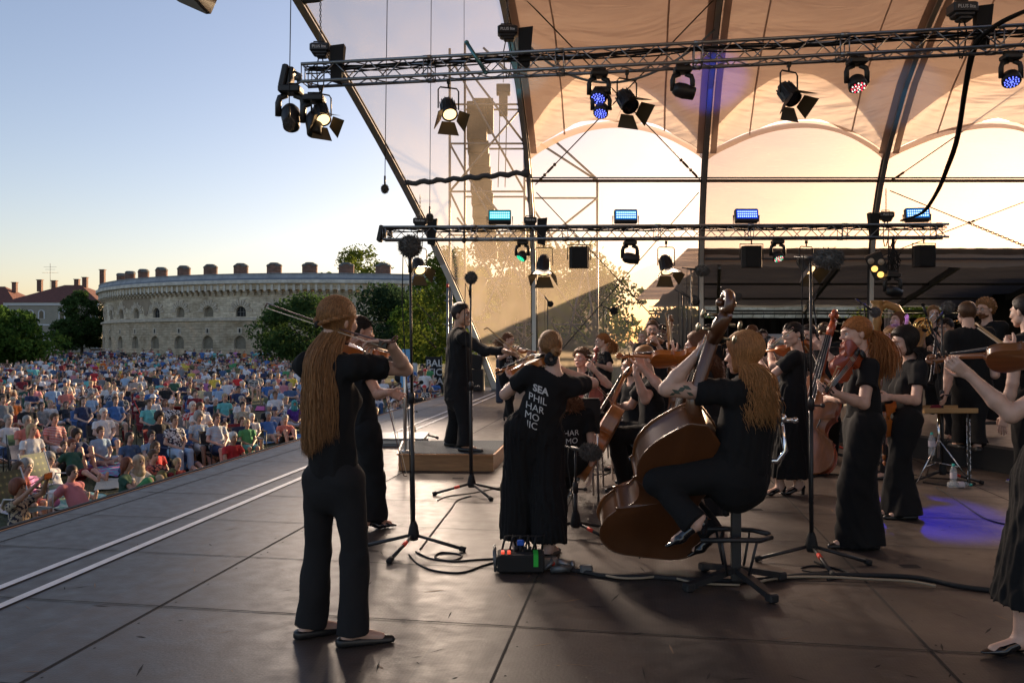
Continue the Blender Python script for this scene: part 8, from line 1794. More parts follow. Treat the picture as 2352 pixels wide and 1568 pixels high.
for i, (px, py, pose, male, sh, bt, hs, hcn, lb, hemp, pat) in enumerate(SP):
 x, y = zpos(px, py, pose); x = min(x, ed(y) - .45); k = {'scarf': 'beige'}.get(hs); k = 'teal' if 'patterned headscarf' in lb else 'white' if hs == 'cap' else k
 yw = facing(x, y) + (.5 if 'sunglasses, dark' in lb else 0)
 o = put(x, y, pose, male, sh, bt, hs, hcn, lb, hemp, pat, .82 if ('child' in lb or 'boy' in lb or 'girl in' in lb) else 1.0, yw, i, k); anchors.append((x, y, lb)); used.append((x, y))
 if pose.startswith('chair'): chairs_for.append((x, y, facing(x, y), lb))
SHORT = ['man in pink', 'woman in white blouse', 'woman in orchid dress', 'woman with orange phone', 'woman in green top', 'light blue dress', 'girl with black curls', 'child in black', 'boy with dark hair', 'woman with braid', 'girl in coral', 'man in salmon', 'man in white polo', 'woman with phone', 'red striped dress', 'denim blouse', 'lime trousers', 'beige headscarf', 'young man in black', 'man in orange', 'girl in navy', 'zebra scarf', 'light blue t-shirt', 'woman bending forward', 'halter top', 'football shirt', 'raspberry child', 'lavender top', 'kneeling woman', 'striped blouse', 'teenage boy', 'curly grey woman', 'red flowered shirt', 'royal blue polo', 'raspberry shirt', 'bearded man', 'boy in green', 'white beard', 'purple sweater', 'patterned dress', 'white sunglasses woman', 'sky blue man', 'maroon shirt', 'man in glasses', 'blond in black', 'sea green woman', 'man with cap', 'white haired man']
# the rest of the crowd, nearest first
rg = random.Random(21); cand = []
y = 12.6
while y < 99:
 sx = 1.02 + .001 * y; x = -.66 * y - 1 + rg.random()
 while x < min(ed(y) - 1.0 if y < 26 else 99, (1050 - CX) / FP * y - .2):
  xx, yy = x + rg.uniform(-.3, .3), y + rg.uniform(-.35, .35); x += sx
  px = CX + xx / yy * FP
  if px > 870 and not (yy > 24 and yy < 44): continue
  if px > 1015: continue
  if yy > 21 and yy < 22.2 or (yy < 19.5 and px < 870) or (yy < 24 and rg.random() < .5): continue
  if min((xx - a) ** 2 + (yy - b_) ** 2 for a, b_ in used[-60:] + used[:48]) < .7: continue
  if rg.random() < .06: continue
  if yy > 17 and noise.noise(Vector((xx * .22, yy * .3, 4))) < -.24: continue
  used.append((xx, yy)); cand.append((yy, xx))
 y += 1.12
cand.sort()
NI = 300 - len(SP) - len(PEOPLE) - 0
cols = ['white'] * 9 + ['black'] * 6 + ['navy'] * 5 + ['grey'] * 3 + ['beige', 'cream', 'brown', 'olive', 'denim', 'denim', 'blue', 'blue', 'light blue', 'light blue', 'red', 'dark red', 'dark red', 'pink', 'coral', 'green', 'dark green', 'teal', 'orange', 'orchid', 'turquoise', 'yellow']
bots = ['navy', 'black', 'beige', 'grey', 'denim', 'denim', 'white', 'olive', 'cream', 'brown']
poses = ['chair'] * 5 + ['chair_crossed'] * 4 + ['knees'] * 4 + ['cross'] * 4 + ['back'] * 2
hst = [('short', 'dark'), ('short', 'brown'), ('short', 'grey'), ('short', 'white'), ('long', 'blond'), ('long', 'brown'), ('long', 'dark'), ('bun', 'brown'), ('bun', 'blond'), ('curly', 'grey'), ('curly', 'brown'), ('short', 'blond'), ('long', 'auburn'), ('hat', 'blond'), ('cap', 'dark')]
PD_ = {'chair': 'seated upright', 'chair_crossed': 'with crossed arms', 'knees': 'hugging knees', 'cross': 'sitting cross-legged', 'back': 'leaning back'}
seen = set(); far = []
for n_, (yy, xx) in enumerate(cand):
 male = rg.random() < .48; h = rg.choice(hst[:4] + hst[11:12] + hst[13:]) if male else rg.choice(hst)
 c = rg.choice(cols); bt = rg.choice(bots); ps = rg.choice(poses); pt = rg.choice([None, None, None, 'dark', 'whitep', 'stripe']) if not male else rg.choice([None, None, None, None, 'stripe']); sk_ = rg.randrange(5); hm_ = rg.choice(['long', 'short', 'short']); s_ = rg.uniform(.92, 1.05)
 if n_ >= NI: far.append((xx, yy, ps, male, c, bt, h, s_, sk_)); continue
 ia = min(range(len(SP)), key=lambda k: (anchors[k][0] - xx) ** 2 + (anchors[k][1] - yy) ** 2); rel = 'behind' if yy > anchors[ia][1] + .6 else 'left of' if xx < anchors[ia][0] else 'right of'
 px_ = CX + xx / yy * FP
 for tr in range(12):
  hd_ = {'hat': 'sun hatted', 'cap': 'capped'}.get(h[0], h[1] + ' haired'); pw = {None: '', 'dark': 'dark printed ', 'whitep': 'white printed ', 'stripe': 'striped '}[pt]
  anc = (SHORT[ia] if px_ < 800 else 'podium rail'); rr2 = rel if px_ < 800 else 'beyond'
  lb = f"{hd_} {'man' if male else 'woman'} in {pw}{c} {PD_[ps]}, {rr2} the {anc}"
  if lb not in seen: break
  c = rg.choice(cols); ps = rg.choice(poses)
 seen.add(lb); k = rg.choice(['white', 'beige', 'navy', 'red']) if h[0] in ('hat', 'cap') else None
 put(xx, yy, ps, male, c, bt, h[0], h[1], lb, hm_, pt, s_, None, sk_, k)
 if ps.startswith('chair') and len(chairs_for) < 60: chairs_for.append((xx, yy, facing(xx, yy), lb))
LOW = {}
def low(pose, male, h):
 k = (pose, male, h)
 if k not in LOW:
  B, S_, T_, H0 = crowd_meshes(pose, male, .05, 'short'); hv, hf = crowd_hair(h, .045); LOW[k] = [B, S_, T_, (hv + H0, hf)]
 return LOW[k]
for i in range(95):
 px = rg.uniform(20, 760); yy = rg.uniform(88, 103); xx = (px - CX) / FP * yy; h = rg.choice(hst[:12]); far.append((xx, yy, rg.choice(['stand', 'stand_crossed']), rg.random() < .5, rg.choice(cols), rg.choice(bots), h, rg.uniform(.95, 1.08), rg.randrange(5)))
Vs, Fs_, Cs, off = [], [], [], 0
for (xx, yy, ps, male, c, bt, h, s_, sk_) in far:
 hs = h[0] if h[0] in ('short', 'long', 'bun', 'curly') else 'short'; a = facing(xx, yy) + rg.uniform(-.3, .3); ca, sa_ = math.cos(a), math.sin(a); z = gz(xx, yy)
 for (V, Fq), col in zip(low(ps, male, hs), (SCOL[sk_], COLN[c], COLN[bt], COLN['beige'] if h[0] == 'hat' else HCOL[h[1]])):
  v = V * s_; Vs.append(np.stack([v[:, 0] * ca - v[:, 1] * sa_ + xx, v[:, 0] * sa_ + v[:, 1] * ca + yy, v[:, 2] + z], 1)); Fs_.append(Fq + off); off += len(V); Cs.append(np.tile(np.array([*col, 1.0]), (len(V), 1)))
mb = MB(); mb.arr(np.concatenate(Vs), np.concatenate(Fs_))
m_far = bpy.data.materials.new('crowd_colours'); m_far.use_nodes = True; N = m_far.node_tree.nodes; L = m_far.node_tree.links; a_ = N.new('ShaderNodeVertexColor'); a_.layer_name = 'col'; L.new(a_.outputs[0], N['Principled BSDF'].inputs['Base Color']); N['Principled BSDF'].inputs['Roughness'].default_value = .85
o = mb.build('crowd', m_far); ca_ = o.data.color_attributes.new('col', 'FLOAT_COLOR', 'POINT'); ca_.data.foreach_set('color', np.concatenate(Cs).astype(np.float32).ravel())
tag(o, 'dense far crowd of seated listeners and people standing at the back of the meadow', 'crowd', kind='stuff')
# camp chairs
m_cm = mat('camp_cloth', (.1, .1, .12), .85, obj_color=True, bump=(20, .3))
def camp_chair():
 o = thing('camp_chair', 'x', 'chair', (0, -300, 0), group='folding camp chairs in the audience'); mb = MB(); mb.grid(lambda u, v: Vector(((u - .5) * .5, -.2 + .42 * v, .40 - .04 * math.sin(PI * u) - .02 * math.sin(PI * v))), 6, 4); mb.build('seat', m_cm, o)
 mb = MB(); mb.grid(lambda u, v: Vector(((u - .5) * .52, -.22 - .14 * v - .04 * math.sin(PI * u), .42 + .46 * v)), 6, 4); mb.build('backrest', m_cm, o)
 for s in (-1, 1):
  mb = MB(); mb.tube([(s * .26, .24, 0), (-s * .24, .0 if 0 else -.2, .40)], .011, 6); mb.build('leg', m_black, o); mb = MB(); mb.tube([(s * .27, -.24, 0), (s * .27, -.37, .9)], .011, 6); mb.tube([(s * .27, .24, 0), (s * .27, .24, .6)], .011, 6); mb.build('leg', m_black, o)
  mb = MB(); mb.box((s * .28, -.02, .61), (.06, .5, .02)); mb.build('armrest', m_cm, o)
 return o
cc = None
for i, (x, y, rz, lb) in enumerate(chairs_for[:60]):
 c = ['navy', 'black', 'dark green', 'blue', 'grey', 'dark red'][i % 6]; w_ = lb.split(); sl = f"{c} folding camp chair under the " + ' '.join(w_[:9]).rstrip(',')
 sl = ' '.join(sl.split()[:16]).rstrip(',')
 if cc is None: cc = camp_chair(); o = cc; o.location = (x, y, gz(x, y)); o.rotation_euler = (0, 0, rz); o['label'] = sl
 else: o = dup(cc, (x, y, gz(x, y)), rz, sl)
 for k in bpy.data.objects[o.name].children: k.color = (*COLN[c], 1)
# -- THINGS ON THE MEADOW
def G(px, py):
 z = GZ; p = F(px, py, z); return Vector((p.x, p.y, gz(p.x, p.y)))
def blanket(pts, c, lb, pat=None, c2=None):
 ps = [G(*p) for p in pts]; mb = MB()
 mb.grid(lambda u, v: (ps[0].lerp(ps[1], u)).lerp(ps[3].lerp(ps[2], u), v) + Vector((0, 0, .035 + .02 * noise.noise(Vector((u * 5, v * 5, ps[0].x))))), 12, 12)
 m = mat('blanket_' + lb.split()[0] + lb.split()[1], c, .95, bump=(10, .4)); N = m.node_tree.nodes; L = m.node_tree.links
 if pat:
  tc = N.new('ShaderNodeTexCoord'); t = N.new('ShaderNodeTexChecker' if pat == 'check' else 'ShaderNodeTexNoise'); t.inputs['Scale'].default_value = 9 if pat == 'check' else 6; L.new(tc.outputs['Object'], t.inputs['Vector']); r = ramp(N, [(.47, c), (.55, c2)]); L.new(t.outputs['Fac'], r.inputs[0]); L.new(r.outputs[0], N['Principled BSDF'].inputs['Base Color'])
 tag(mb.build('blanket', m), lb, 'blanket', 'picnic blankets on the meadow')
blanket([(90, 1172), (225, 1178), (245, 1140), (180, 1130)], (.2, .55, .48), 'mint checked blanket under the man in pink t-shirt', 'check', (.5, .7, .65))
blanket([(150, 1085), (270, 1098), (290, 1068), (205, 1058)], (.45, .12, .35), 'multicoloured batik blanket beside the woman in the green top', 'noise', (.15, .5, .6))
blanket([(200, 1045), (275, 1032), (285, 1020), (215, 1022)], (.5, .13, .04), 'orange blanket under the woman in the light blue dress')
blanket([(560, 1030), (690, 1010), (700, 998), (600, 1012)], (.02, .25, .6), 'bright blue blanket with white pattern right of the kneeling woman', 'noise', (.5, .6, .7))
blanket([(370, 1105), (520, 1068), (500, 1058), (400, 1072)], (.02, .022, .035), 'black blanket under the fair child')
blanket([(215, 1130), (290, 1122), (285, 1100), (225, 1104)], (.5, .5, .42), 'cream blanket between the stage edge and the batik blanket')
blanket([(60, 1145), (150, 1150), (165, 1125), (90, 1115)], (.03, .05, .035), 'dark green blanket beside the woman filming', 'noise', (.09, .13, .09))
blanket([(500, 925), (560, 928), (565, 915), (510, 912)], (.25, .5, .55), 'turquoise mat in the middle rows')
blanket([(585, 945), (630, 945), (632, 935), (590, 934)], (.6, .1, .3), 'bright pink mat in the middle rows')
blanket([(-10, 1180), (60, 1195), (80, 1165), (10, 1150)], (.5, .52, .58), 'white sheet at the left edge by the stage')
# yellow cable ramp
pts = [(100, 938), (134, 943), (219, 951), (328, 963), (422, 971), (500, 979), (600, 987), (703, 994)]; yr = thing('cable_ramp', 'yellow and black cable ramp crossing the meadow between the rows', 'cable ramp', G(*pts[3])); q = [G(*p) for p in pts]
for sd_, nm, mm in ((0, 'lid', mat('yellow_plastic', (.62, .46, .06), .5)), (1, 'sides', m_rubber)):
 mb = MB()
 for a, b_ in zip(q[:-1], q[1:]): mb.bar(a + Vector((0, 0, .05 if sd_ == 0 else .02)), b_ + Vector((0, 0, .05 if sd_ == 0 else .02)), .07 if sd_ == 0 else .05, .25 if sd_ == 0 else .55, Vector((0, 1, 0)) if 0 else Vector((0, 0, 1)))
 V = mb.v; mb2 = MB()
 for a, b_ in zip(q[:-1], q[1:]):
  t = (b_ - a).normalized(); n = Vector((-t.y, t.x, 0)); w = .14 if sd_ == 0 else .32; h = .075 if sd_ == 0 else .07
  tp = .9 if sd_ == 0 else .45
  P = [a - n * w, a + n * w, b_ + n * w, b_ - n * w]; T_ = [a - n * w * tp, a + n * w * tp, b_ + n * w * tp, b_ - n * w * tp]
  mb2.add(P + [p + Vector((0, 0, h)) for p in T_], [(0, 1, 5, 4), (1, 2, 6, 5), (2, 3, 7, 6), (3, 0, 4, 7), (4, 5, 6, 7)], False)
 mb2.build(nm, mm, yr, org=yr.location)
# plaid camping chairs
m_plaid = bpy.data.materials.new('green_plaid'); m_plaid.use_nodes = True; N = m_plaid.node_tree.nodes; L = m_plaid.node_tree.links; tc = N.new('ShaderNodeTexCoord')
w1 = N.new('ShaderNodeTexWave'); w1.bands_direction = 'X'; w1.inputs['Scale'].default_value = 3; w2 = N.new('ShaderNodeTexWave'); w2.bands_direction = 'Z'; w2.inputs['Scale'].default_value = 3; L.new(tc.outputs['Object'], w1.inputs[0]); L.new(tc.outputs['Object'], w2.inputs[0])
mm_ = N.new('ShaderNodeMath'); mm_.operation = 'ADD'; L.new(w1.outputs['Fac'], mm_.inputs[0]); L.new(w2.outputs['Fac'], mm_.inputs[1]); r = ramp(N, [(.2, (.006, .03, .02)), (.8, (.03, .07, .03)), (.97, (.25, .25, .1))]); dv = N.new('ShaderNodeMath'); dv.operation = 'MULTIPLY'; dv.inputs[1].default_value = .5; L.new(mm_.outputs[0], dv.inputs[0]); L.new(dv.outputs[0], r.inputs[0]); L.new(r.outputs[0], N['Principled BSDF'].inputs['Base Color'])
def plaid(px, py, rz, lb):
 x, y = zpos(px, py, 'chair'); o = thing('camping_chair', lb, 'chair', (x, y, gz(x, y)), rz, group='green plaid camping chairs'); mb = MB(); mb.grid(lambda u, v: Vector(((u - .5) * .48, -.02 + .42 * v, .40)), 4, 3); mb.build('seat', m_plaid, o); mb = MB(); mb.grid(lambda u, v: Vector(((u - .5) * .48, -.04 - .22 * v, .42 + .55 * v)), 4, 4); mb.build('backrest', m_plaid, o)
 for s in (-1, 1):
  mb = MB(); mb.tube([(s * .26, .42, .02), (s * .26, .38, .4), (s * .26, -.04, .4), (s * .26, -.28, 1.0)], .013, 7); mb.tube([(s * .26, -.3, .02), (s * .26, .0, .6), (s * .26, .38, .62), (s * .26, .38, .4)], .013, 7); mb.build('frame', mat('white_tube', (.6, .6, .62), .4), o)
plaid(100, 1015, facing(-8, 15) + .1, 'empty green plaid camping chair left of the woman in the green top'); plaid(44, 1050, facing(-8, 14), 'green plaid camping chair of the girl in the coral dress')
# bags, cart, cushions
def bag(px, py, c, lb, kind):
 p = G(px, py); o = thing({'tote': 'tote_bag', 'pack': 'backpack', 'bucket': 'bucket', 'cushion': 'cushion'}[kind], lb, 'bag' if kind in ('tote', 'pack') else kind, p); m = mat('bag_' + lb.split()[0] + '_' + lb.split()[1], c, .8, bump=(12, .5)); mb = MB()
 if kind == 'tote': mb.lathe([(0, 0), (.17, .0), (.2, .02), (.23, .38), (.22, .38), (.18, .04)], n=16); mb.build('basket', m, o); mb = MB(); mb.tube([(-.12, .0, .36), (-.1, 0, .55), (0, 0, .62), (.1, 0, .55), (.12, 0, .36)], .012, 6); mb.build('handle', m, o)
 elif kind == 'bucket': mb.lathe([(0, 0), (.11, 0), (.14, .28), (.15, .28), (.15, .3), (.13, .3), (.1, .02)], n=16); mb.build('pail', m, o); mb = MB(); mb.tube([(-.14, 0, .28), (-.1, .0, .38), (0, 0, .42), (.1, 0, .38), (.14, 0, .28)], .005, 5); mb.build('handle', m_alud, o)
 elif kind == 'cushion': mb.ball((0, 0, .08), .25, 14, 8, (1.2, .9, .32), rough=.2); mb.build('cushion', m, o)
 else: mb.ball((0, 0, .22), .22, 14, 10, (.85, .6, 1.05), rough=.2); mb.ball((0, .1, .14), .13, 10, 8, (.9, .6, .8), rough=.2); mb.build('pack', m, o); mb = MB(); mb.tube([(-.08, -.12, .4), (-.09, -.18, .25), (-.08, -.13, .06)], .015, 6); mb.tube([(.08, -.12, .4), (.09, -.18, .25), (.08, -.13, .06)], .015, 6); mb.build('straps', m_rubber, o)
bag(426, 1062, (.45, .33, .12), 'yellow straw tote bag beside the fair child', 'tote'); bag(500, 1062, (.25, .32, .4), 'pale denim backpack lying by the stage edge', 'pack'); bag(578, 1005, (.03, .07, .06), 'dark green backpack at the feet of the boy in green', 'pack'); bag(408, 950, (.4, .02, .02), 'red bucket in the middle rows', 'bucket')
bag(108, 1118, (.5, .46, .38), 'cream cushion behind the woman in white', 'cushion'); bag(292, 1012, (.3, .02, .03), 'dark red shopping bucket before the black cart', 'bucket')
o = thing('hand_cart', 'black folding hand cart with red handle', 'cart', G(355, 1003)); mb = MB(); mb.box((0, 0, .35), (.75, .5, .42), None, .03); mb.build('basket', m_rubber, o); mb = MB(); mb.tube([(-.35, 0, .5), (-.6, -.1, 1.15)], .014, 6); mb.build('handle', mat('red_metal', (.5, .02, .02), .4), o)
for x in (-.28, .28):
 mb = MB(); mb.lathe([(.09, -.02), (.11, -.02), (.11, .02), (.09, .02)], (x, -.28, .12), Matrix.Rotation(PI / 2, 3, 'X'), 16); mb.build('wheel', m_rubber, o)
o = thing('mobile_phone', 'orange mobile phone held up by the woman filming', 'phone', (0, 0, 0)); x, y = zpos(44, 1119, 'film'); a = facing(x, y); o.location = (x - math.sin(a) * .46 * 1, y + math.cos(a) * .46, gz(x, y) + 1.0); o.rotation_euler = (0, 0, a); mb = MB(); mb.box((0, 0, 0), (.17, .012, .09), None, .004); mb.build('case', mat('orange_case', (.75, .2, .04), .4), o); mb = MB(); mb.box((0, -.008, 0), (.17, .004, .075)); mb.build('screen', m_lens, o)
# bicycles
def bicycle(p, rz, lb, col):
 o = thing('bicycle', lb, 'bicycle', p, rz, group='bicycles parked at the back of the meadow')
 for x in (-.53, .53):
  mb = MB(); mb.tube([(x + .34 * math.cos(k * PI / 10), 0, .35 + .34 * math.sin(k * PI / 10)) for k in range(20)], .02, 6, closed=True); w = mb.build('tyre', m_rubber, o); mb = MB()
  for k in range(10): mb.cyl((x, 0, .35), (x + .33 * math.cos(k * PI / 5), 0, .35 + .33 * math.sin(k * PI / 5)), .004, n=3)
  mb.cyl((x, -.04, .35), (x, .04, .35), .025, n=8); mb.build('spokes', m_alud, w)
 mb = MB(); fr = [((-.53, 0, .35), (-.12, 0, .32)), ((-.12, 0, .32), (-.25, 0, .85)), ((-.25, 0, .8), (.33, 0, .85)), ((-.12, 0, .32), (.36, 0, .75)), ((-.53, 0, .35), (-.24, 0, .75)), ((.53, 0, .35), (.33, 0, .95))]
 for a, b_ in fr: mb.cyl(a, b_, .02, n=7)
 mb.build('frame', mat('bike_' + lb.split()[0], col, .35), o); mb = MB(); mb.tube([(.25, -.28, 1.02), (.36, -.15, 1.02), (.33, 0, 1.0), (.36, .15, 1.02), (.25, .28, 1.02)], .013, 6); mb.build('handlebar', m_black, o); mb = MB(); mb.ball((-.26, 0, .92), .1, 8, 6, (1.3, .7, .35)); mb.build('saddle', m_black, o); mb = MB(); mb.lathe([(0, -.01), (.09, -.01), (.09, .01), (0, .01)], (-.12, -.06, .32), Matrix.Rotation(PI / 2, 3, 'X'), 12); mb.build('crankset', m_alud, o); return o
for i, (px, d, c, lb) in enumerate([(668, 84, (.02, .02, .02), 'black bicycle, first from the left before the dark tree'), (690, 82, (.05, .08, .2), 'navy bicycle between two black ones'), (706, 85, (.03, .03, .03), 'dark bicycle leaning below the wide tree'), (722, 82, (.3, .3, .3), 'silver bicycle next to the foreground violinist hair'), (650, 88, (.1, .02, .02), 'maroon bicycle standing alone by the path'),
  (955, 34, (.02, .02, .02), 'black bicycle pushed by the man in white shirt'), (1001, 33, (.25, .25, .26), 'grey bicycle in front of the black banner'), (1012, 60, (.02, .02, .02), 'far black bicycle on the grass right of the banner')]):
 x, y = at(px, d); bicycle((x, y, gz(x, y)), .2 * i, lb, c)
x, y = at(976, 34.5); put(x, y, 'stand', 1, 'white', 'navy', 'cap', 'grey', 'tall man in white shirt standing between bicycles in front of the banner', 'short', None, 1.02, PI, 1, 'red')
for (px, d, c, lb, hn) in ((945, 40, 'blue', 'man in blue cycling shirt standing left of the banner', 'short'), (970, 42, 'brown', 'woman with curly dark hair standing behind the man with the red cap', 'curly'), (984, 41, 'green', 'person in green shirt beside the black banner', 'short')):
 x, y = at(px, d); put(x, y, 'stand', 1 if hn == 'short' else 0, c, 'navy', hn, 'dark', lb, 'long', None, 1, PI, 2)
# banners, flag, van
x, y = at(995, 43); o = thing('banner', 'tall black banner reading BALTIC SEA in white letters', 'banner', (x, y, gz(x, y)), -.05); mb = MB(); mb.grid(lambda u, v: Vector(((u - .5) * .85 + .12 * (1 - v), .02 * math.sin(u * 7), .2 + 1.95 * v)), 8, 6); mb.build('cloth', mat('banner_black', (.01, .01, .012), .8), o)
for w_, z in (('BAL', 1.62), ('TIC', 1.14), ('SEA', .66)):
 t = text_mesh(w_, .52, m_print, 'lettering', None, Matrix.Translation((.04 + .12 * (1 - z / 2), -.03, z)) @ Matrix.Rotation(PI / 2, 4, 'X'), .002, bold=.008); t.parent = o
mb = MB(); mb.cyl((-.4, .04, 0), (-.4, .04, 2.2), .015); mb.cyl((.5, .04, 0), (.45, .04, 2.2), .015); mb.build('poles', m_alud, o)
x, y = at(932, 42); o = thing('beach_flag', 'pale blue curved beach flag left of the tall microphone stand', 'flag', (x, y, gz(x, y))); mb = MB()
mb.grid(lambda u, v: Vector(((-.3 + .62 * u * (math.sin(PI * min(1, .25 + .62 * (1 - v)) )) + .12 * v * v), .02 * math.sin(v * 6), .55 + 2.0 * v)), 6, 14); mb.build('cloth', mat('flag_blue', (.18, .42, .68), .7, var=(3, .12)), o); mb = MB(); mb.tube([(-.3, .02, 0), (-.3, .02, 1.8), (-.24, .02, 2.3), (-.15, .02, 2.56)], .012, 6); mb.build('pole', m_alud, o); mb = MB(); mb.box((-.42, 0, 1.6), (.22, .02, .4)); mb.build('logo_patch', mat('logo_red', (.55, .04, .1), .6), o)
x, y = at(858, 58); o = thing('ambulance_van', 'white van with red stripes partly hidden behind the second violinist', 'van', (x, y, gz(x, y)), .1); mb = MB(); mb.box((0, 0, 1.35), (5.2, 2.0, 1.7), None, .12); mb.box((2.75, 0, .95), (.9, 1.9, .9), None, .12); mb.build('body', mat('van_white', (.6, .62, .64), .35, coat=.4), o)
for z in (2.05, .95): mb = MB(); mb.box((0, -1.003, z), (5.0, .015, .22 if z > 2 else .3)); mb.build('stripe', mat('van_red', (.6, .02, .02), .4), o)
mb = MB(); mb.box((1.6, -1.01, 1.65), (1.2, .02, .5)); mb.box((-.8, -1.01, 1.65), (1.6, .02, .5)); mb.build('window', m_lens, o)
for xx in (-1.6, 1.9): mb = MB(); mb.lathe([(0, -.12), (.34, -.12), (.36, 0), (.34, .12), (0, .12)], (xx, -.92, .36), Matrix.Rotation(PI / 2, 3, 'X'), 18); mb.build('wheel', m_rubber, o)
for (px, d, c, lb) in ((742, 150, (.3, .3, .32), 'silver car parked before the far dark tree'), (245, 150, (.35, .36, .38), 'pale car parked left of the fortress')):
 x, y = at(px if px < 700 else 225, d); o = thing('parked_car', lb, 'car', (x, y, gz(x, y)), .1, group='cars parked by the far houses'); mb = MB(); mb.box((0, 0, .6), (4.2, 1.75, .6), None, .15); mb.box((-.2, 0, 1.1), (2.3, 1.6, .55), None, .2); mb.build('body', mat('car_' + lb.split()[0], c, .3, coat=.5), o); mb = MB(); mb.box((-.2, -.81, 1.12), (2.0, .02, .34)); mb.build('window', m_lens, o)
 for xx in (-1.3, 1.3): mb = MB(); mb.lathe([(0, -.1), (.3, -.1), (.3, .1), (0, .1)], (xx, -.82, .31), Matrix.Rotation(PI / 2, 3, 'X'), 14); mb.build('wheel', m_rubber, o)
# -- THINGS ON THE STAGE
o = thing('stage_loudspeaker', 'black loudspeaker cabinet with pale wooden side behind the conductor', 'loudspeaker', F(1094, 897)); mb = MB(); mb.box((0, 0, .33), (.42, .5, .62), None, .01); mb.build('cabinet', m_blackm, o); mb = MB(); mb.box((.225, 0, .33), (.03, .5, .62)); mb.build('side_panel', mat('pale_plywood', (.45, .33, .2), .6), o); mb = MB(); mb.box((-.02, 0, .86), (.4, .4, .42), Matrix.Rotation(.2, 3, 'Y'), .02); mb.build('upper_cabinet', m_blackm, o)
# power box and cables
bx = thing('power_distributor', 'black power distribution box with red switches and green tape on the stage floor', 'power box', F(1196, 1310)); mb = MB(); mb.box((0, 0, .065), (.30, .17, .11), None, .01); mb.build('case', m_blackm, bx)
mb = MB()
for x in (-.115, -.075): mb.box((x, -.03, .127), (.022, .05, .016), None, .003)
mb.build('red_switches', mat('red_switch', (.75, .08, .04), .4, emis=((1, .1, .05), .3)), bx); mb = MB(); mb.box((.095, -.03, .124), (.03, .11, .008)); mb.box((.095, -.088, .085), (.03, .004, .07)); mb.build('green_tape', mat('green_tape', (.03, .55, .06), .5), bx)
mb = MB()
for i in range(4): mb.cyl((-.03 + .03 * i, .02, .12), (-.03 + .03 * i, .02, .15), .012)
for s in range(5): mb.tube([(-.12 + .05 * s, .05, .12), (-.10 + .05 * s, .08, .2), (-.05 + .05 * s, .1, .2), (-.02 + .04 * s, .13, .08), (-.03 + .04 * s, .2, .01)], .008, 6)
mb.build('plugs_and_leads', m_blackm, bx); mb = MB(); mb.tube([(-.16, -.05, .01), (-.17, -.05, .14), (-.17, .08, .14), (-.16, .08, .01)], .011, 6); mb.build('guard_bar', m_alud, bx); mb = MB(); mb.tube([(.15, -.06, .03), (.2, -.06, .07), (.2, .06, .07), (.15, .06, .03)], .011, 6); mb.build('guard_bar', m_alud, bx)
mb = MB(); mb.box((.0, .04, .17), (.045, .035, .035), None, .006); mb.build('blue_plug', mat('blue_plug', (.02, .12, .6), .4), bx)
cn = thing('multipin_connector', 'grey metal multipin connector with red dot beside the power box', 'connector', F(1258, 1306)); mb = MB(); mb.box((0, 0, .045), (.13, .07, .07), None, .012); mb.cyl((.06, 0, .045), (.15, -.01, .03), .026, .022, 14); mb.cyl((.15, -.01, .03), (.17, -.01, .028), .03, n=14); mb.build('housing', mat('dull_zinc', (.3, .28, .27), .4, .8), cn); mb = MB(); mb.cyl((.03, -.034, .045), (.03, -.039, .045), .016, n=14); mb.build('red_dot', mat('red_dot', (.6, .06, .03), .4), cn); mb = MB(); mb.tube([(.02, -.09, .02), (.08, -.12, .035), (.13, -.09, .03), (.1, -.05, .02)], .022, 8); mb.box((.24, -.1, .03), (.08, .06, .05), None, .01); mb.build('caps', m_alud, cn)
def cab(pts, r, lb, name='floor_cable', m=m_rubber, z=.0, wob=0):
 q = [F(*p) for p in pts]; out = []
 for i in range(len(q) - 1):
  a, b_, c, d_ = q[max(i - 1, 0)], q[i], q[i + 1], q[min(i + 2, len(q) - 1)]
  for t in [k / 8 for k in range(8)]:
   p = .5 * ((2 * b_) + (c - a) * t + (2 * a - 5 * b_ + 4 * c - d_) * t * t + (3 * b_ - a - 3 * c + d_) * t ** 3); p.z = r + z; out.append(p)
 out.append(Vector((q[-1].x, q[-1].y, r + z))); mb = MB(); mb.tube(out, r, 7); o = mb.build(name, m); return tag(o, lb, 'cable')
m_tan = mat('tan_cable_sleeve', (.34, .27, .19), .6)
cab([(1275, 1308), (1330, 1316), (1400, 1328), (1500, 1330), (1600, 1337), (1720, 1338), (1840, 1326), (1960, 1325), (2100, 1330), (2200, 1350), (2290, 1362)], .015, 'thick black multicore cable running from the power box to the right')
cab([(1275, 1311), (1320, 1313), (1365, 1322), (1420, 1333), (1470, 1334), (1530, 1330), (1600, 1345), (1700, 1350)], .007, 'thin tan cable beside the multicore left of the stool', m=m_tan, z=.012)
cab([(1740, 1343), (1800, 1332), (1900, 1331), (2000, 1336), (2090, 1341), (2150, 1352)], .008, 'thin tan cable beside the multicore right of the stool', m=m_tan, z=.01)
cab([(1145, 1290), (1110, 1300), (1060, 1316), (1000, 1312), (960, 1296), (940, 1275)], .006, 'black lead from the foreground microphone stand to the power box')
cab([(1145, 1284), (1100, 1286), (1040, 1290), (1000, 1282), (1015, 1270), (1060, 1276), (1040, 1288), (990, 1284), (955, 1268)], .006, 'coiled black lead beside the foreground microphone stand')
cab([(965, 1262), (1000, 1215), (1035, 1170), (1050, 1150), (1082, 1140)], .006, 'pair of black leads between the two tall microphone stands')
cab([(1005, 1150), (1030, 1140), (1090, 1132), (1160, 1118), (1230, 1112)], .005, 'thin lead behind the second tall microphone stand')
cab([(1870, 1290), (1895, 1300), (1930, 1310), (1950, 1322), (1900, 1333)], .006, 'lead looping from the right microphone stand to the multicore')
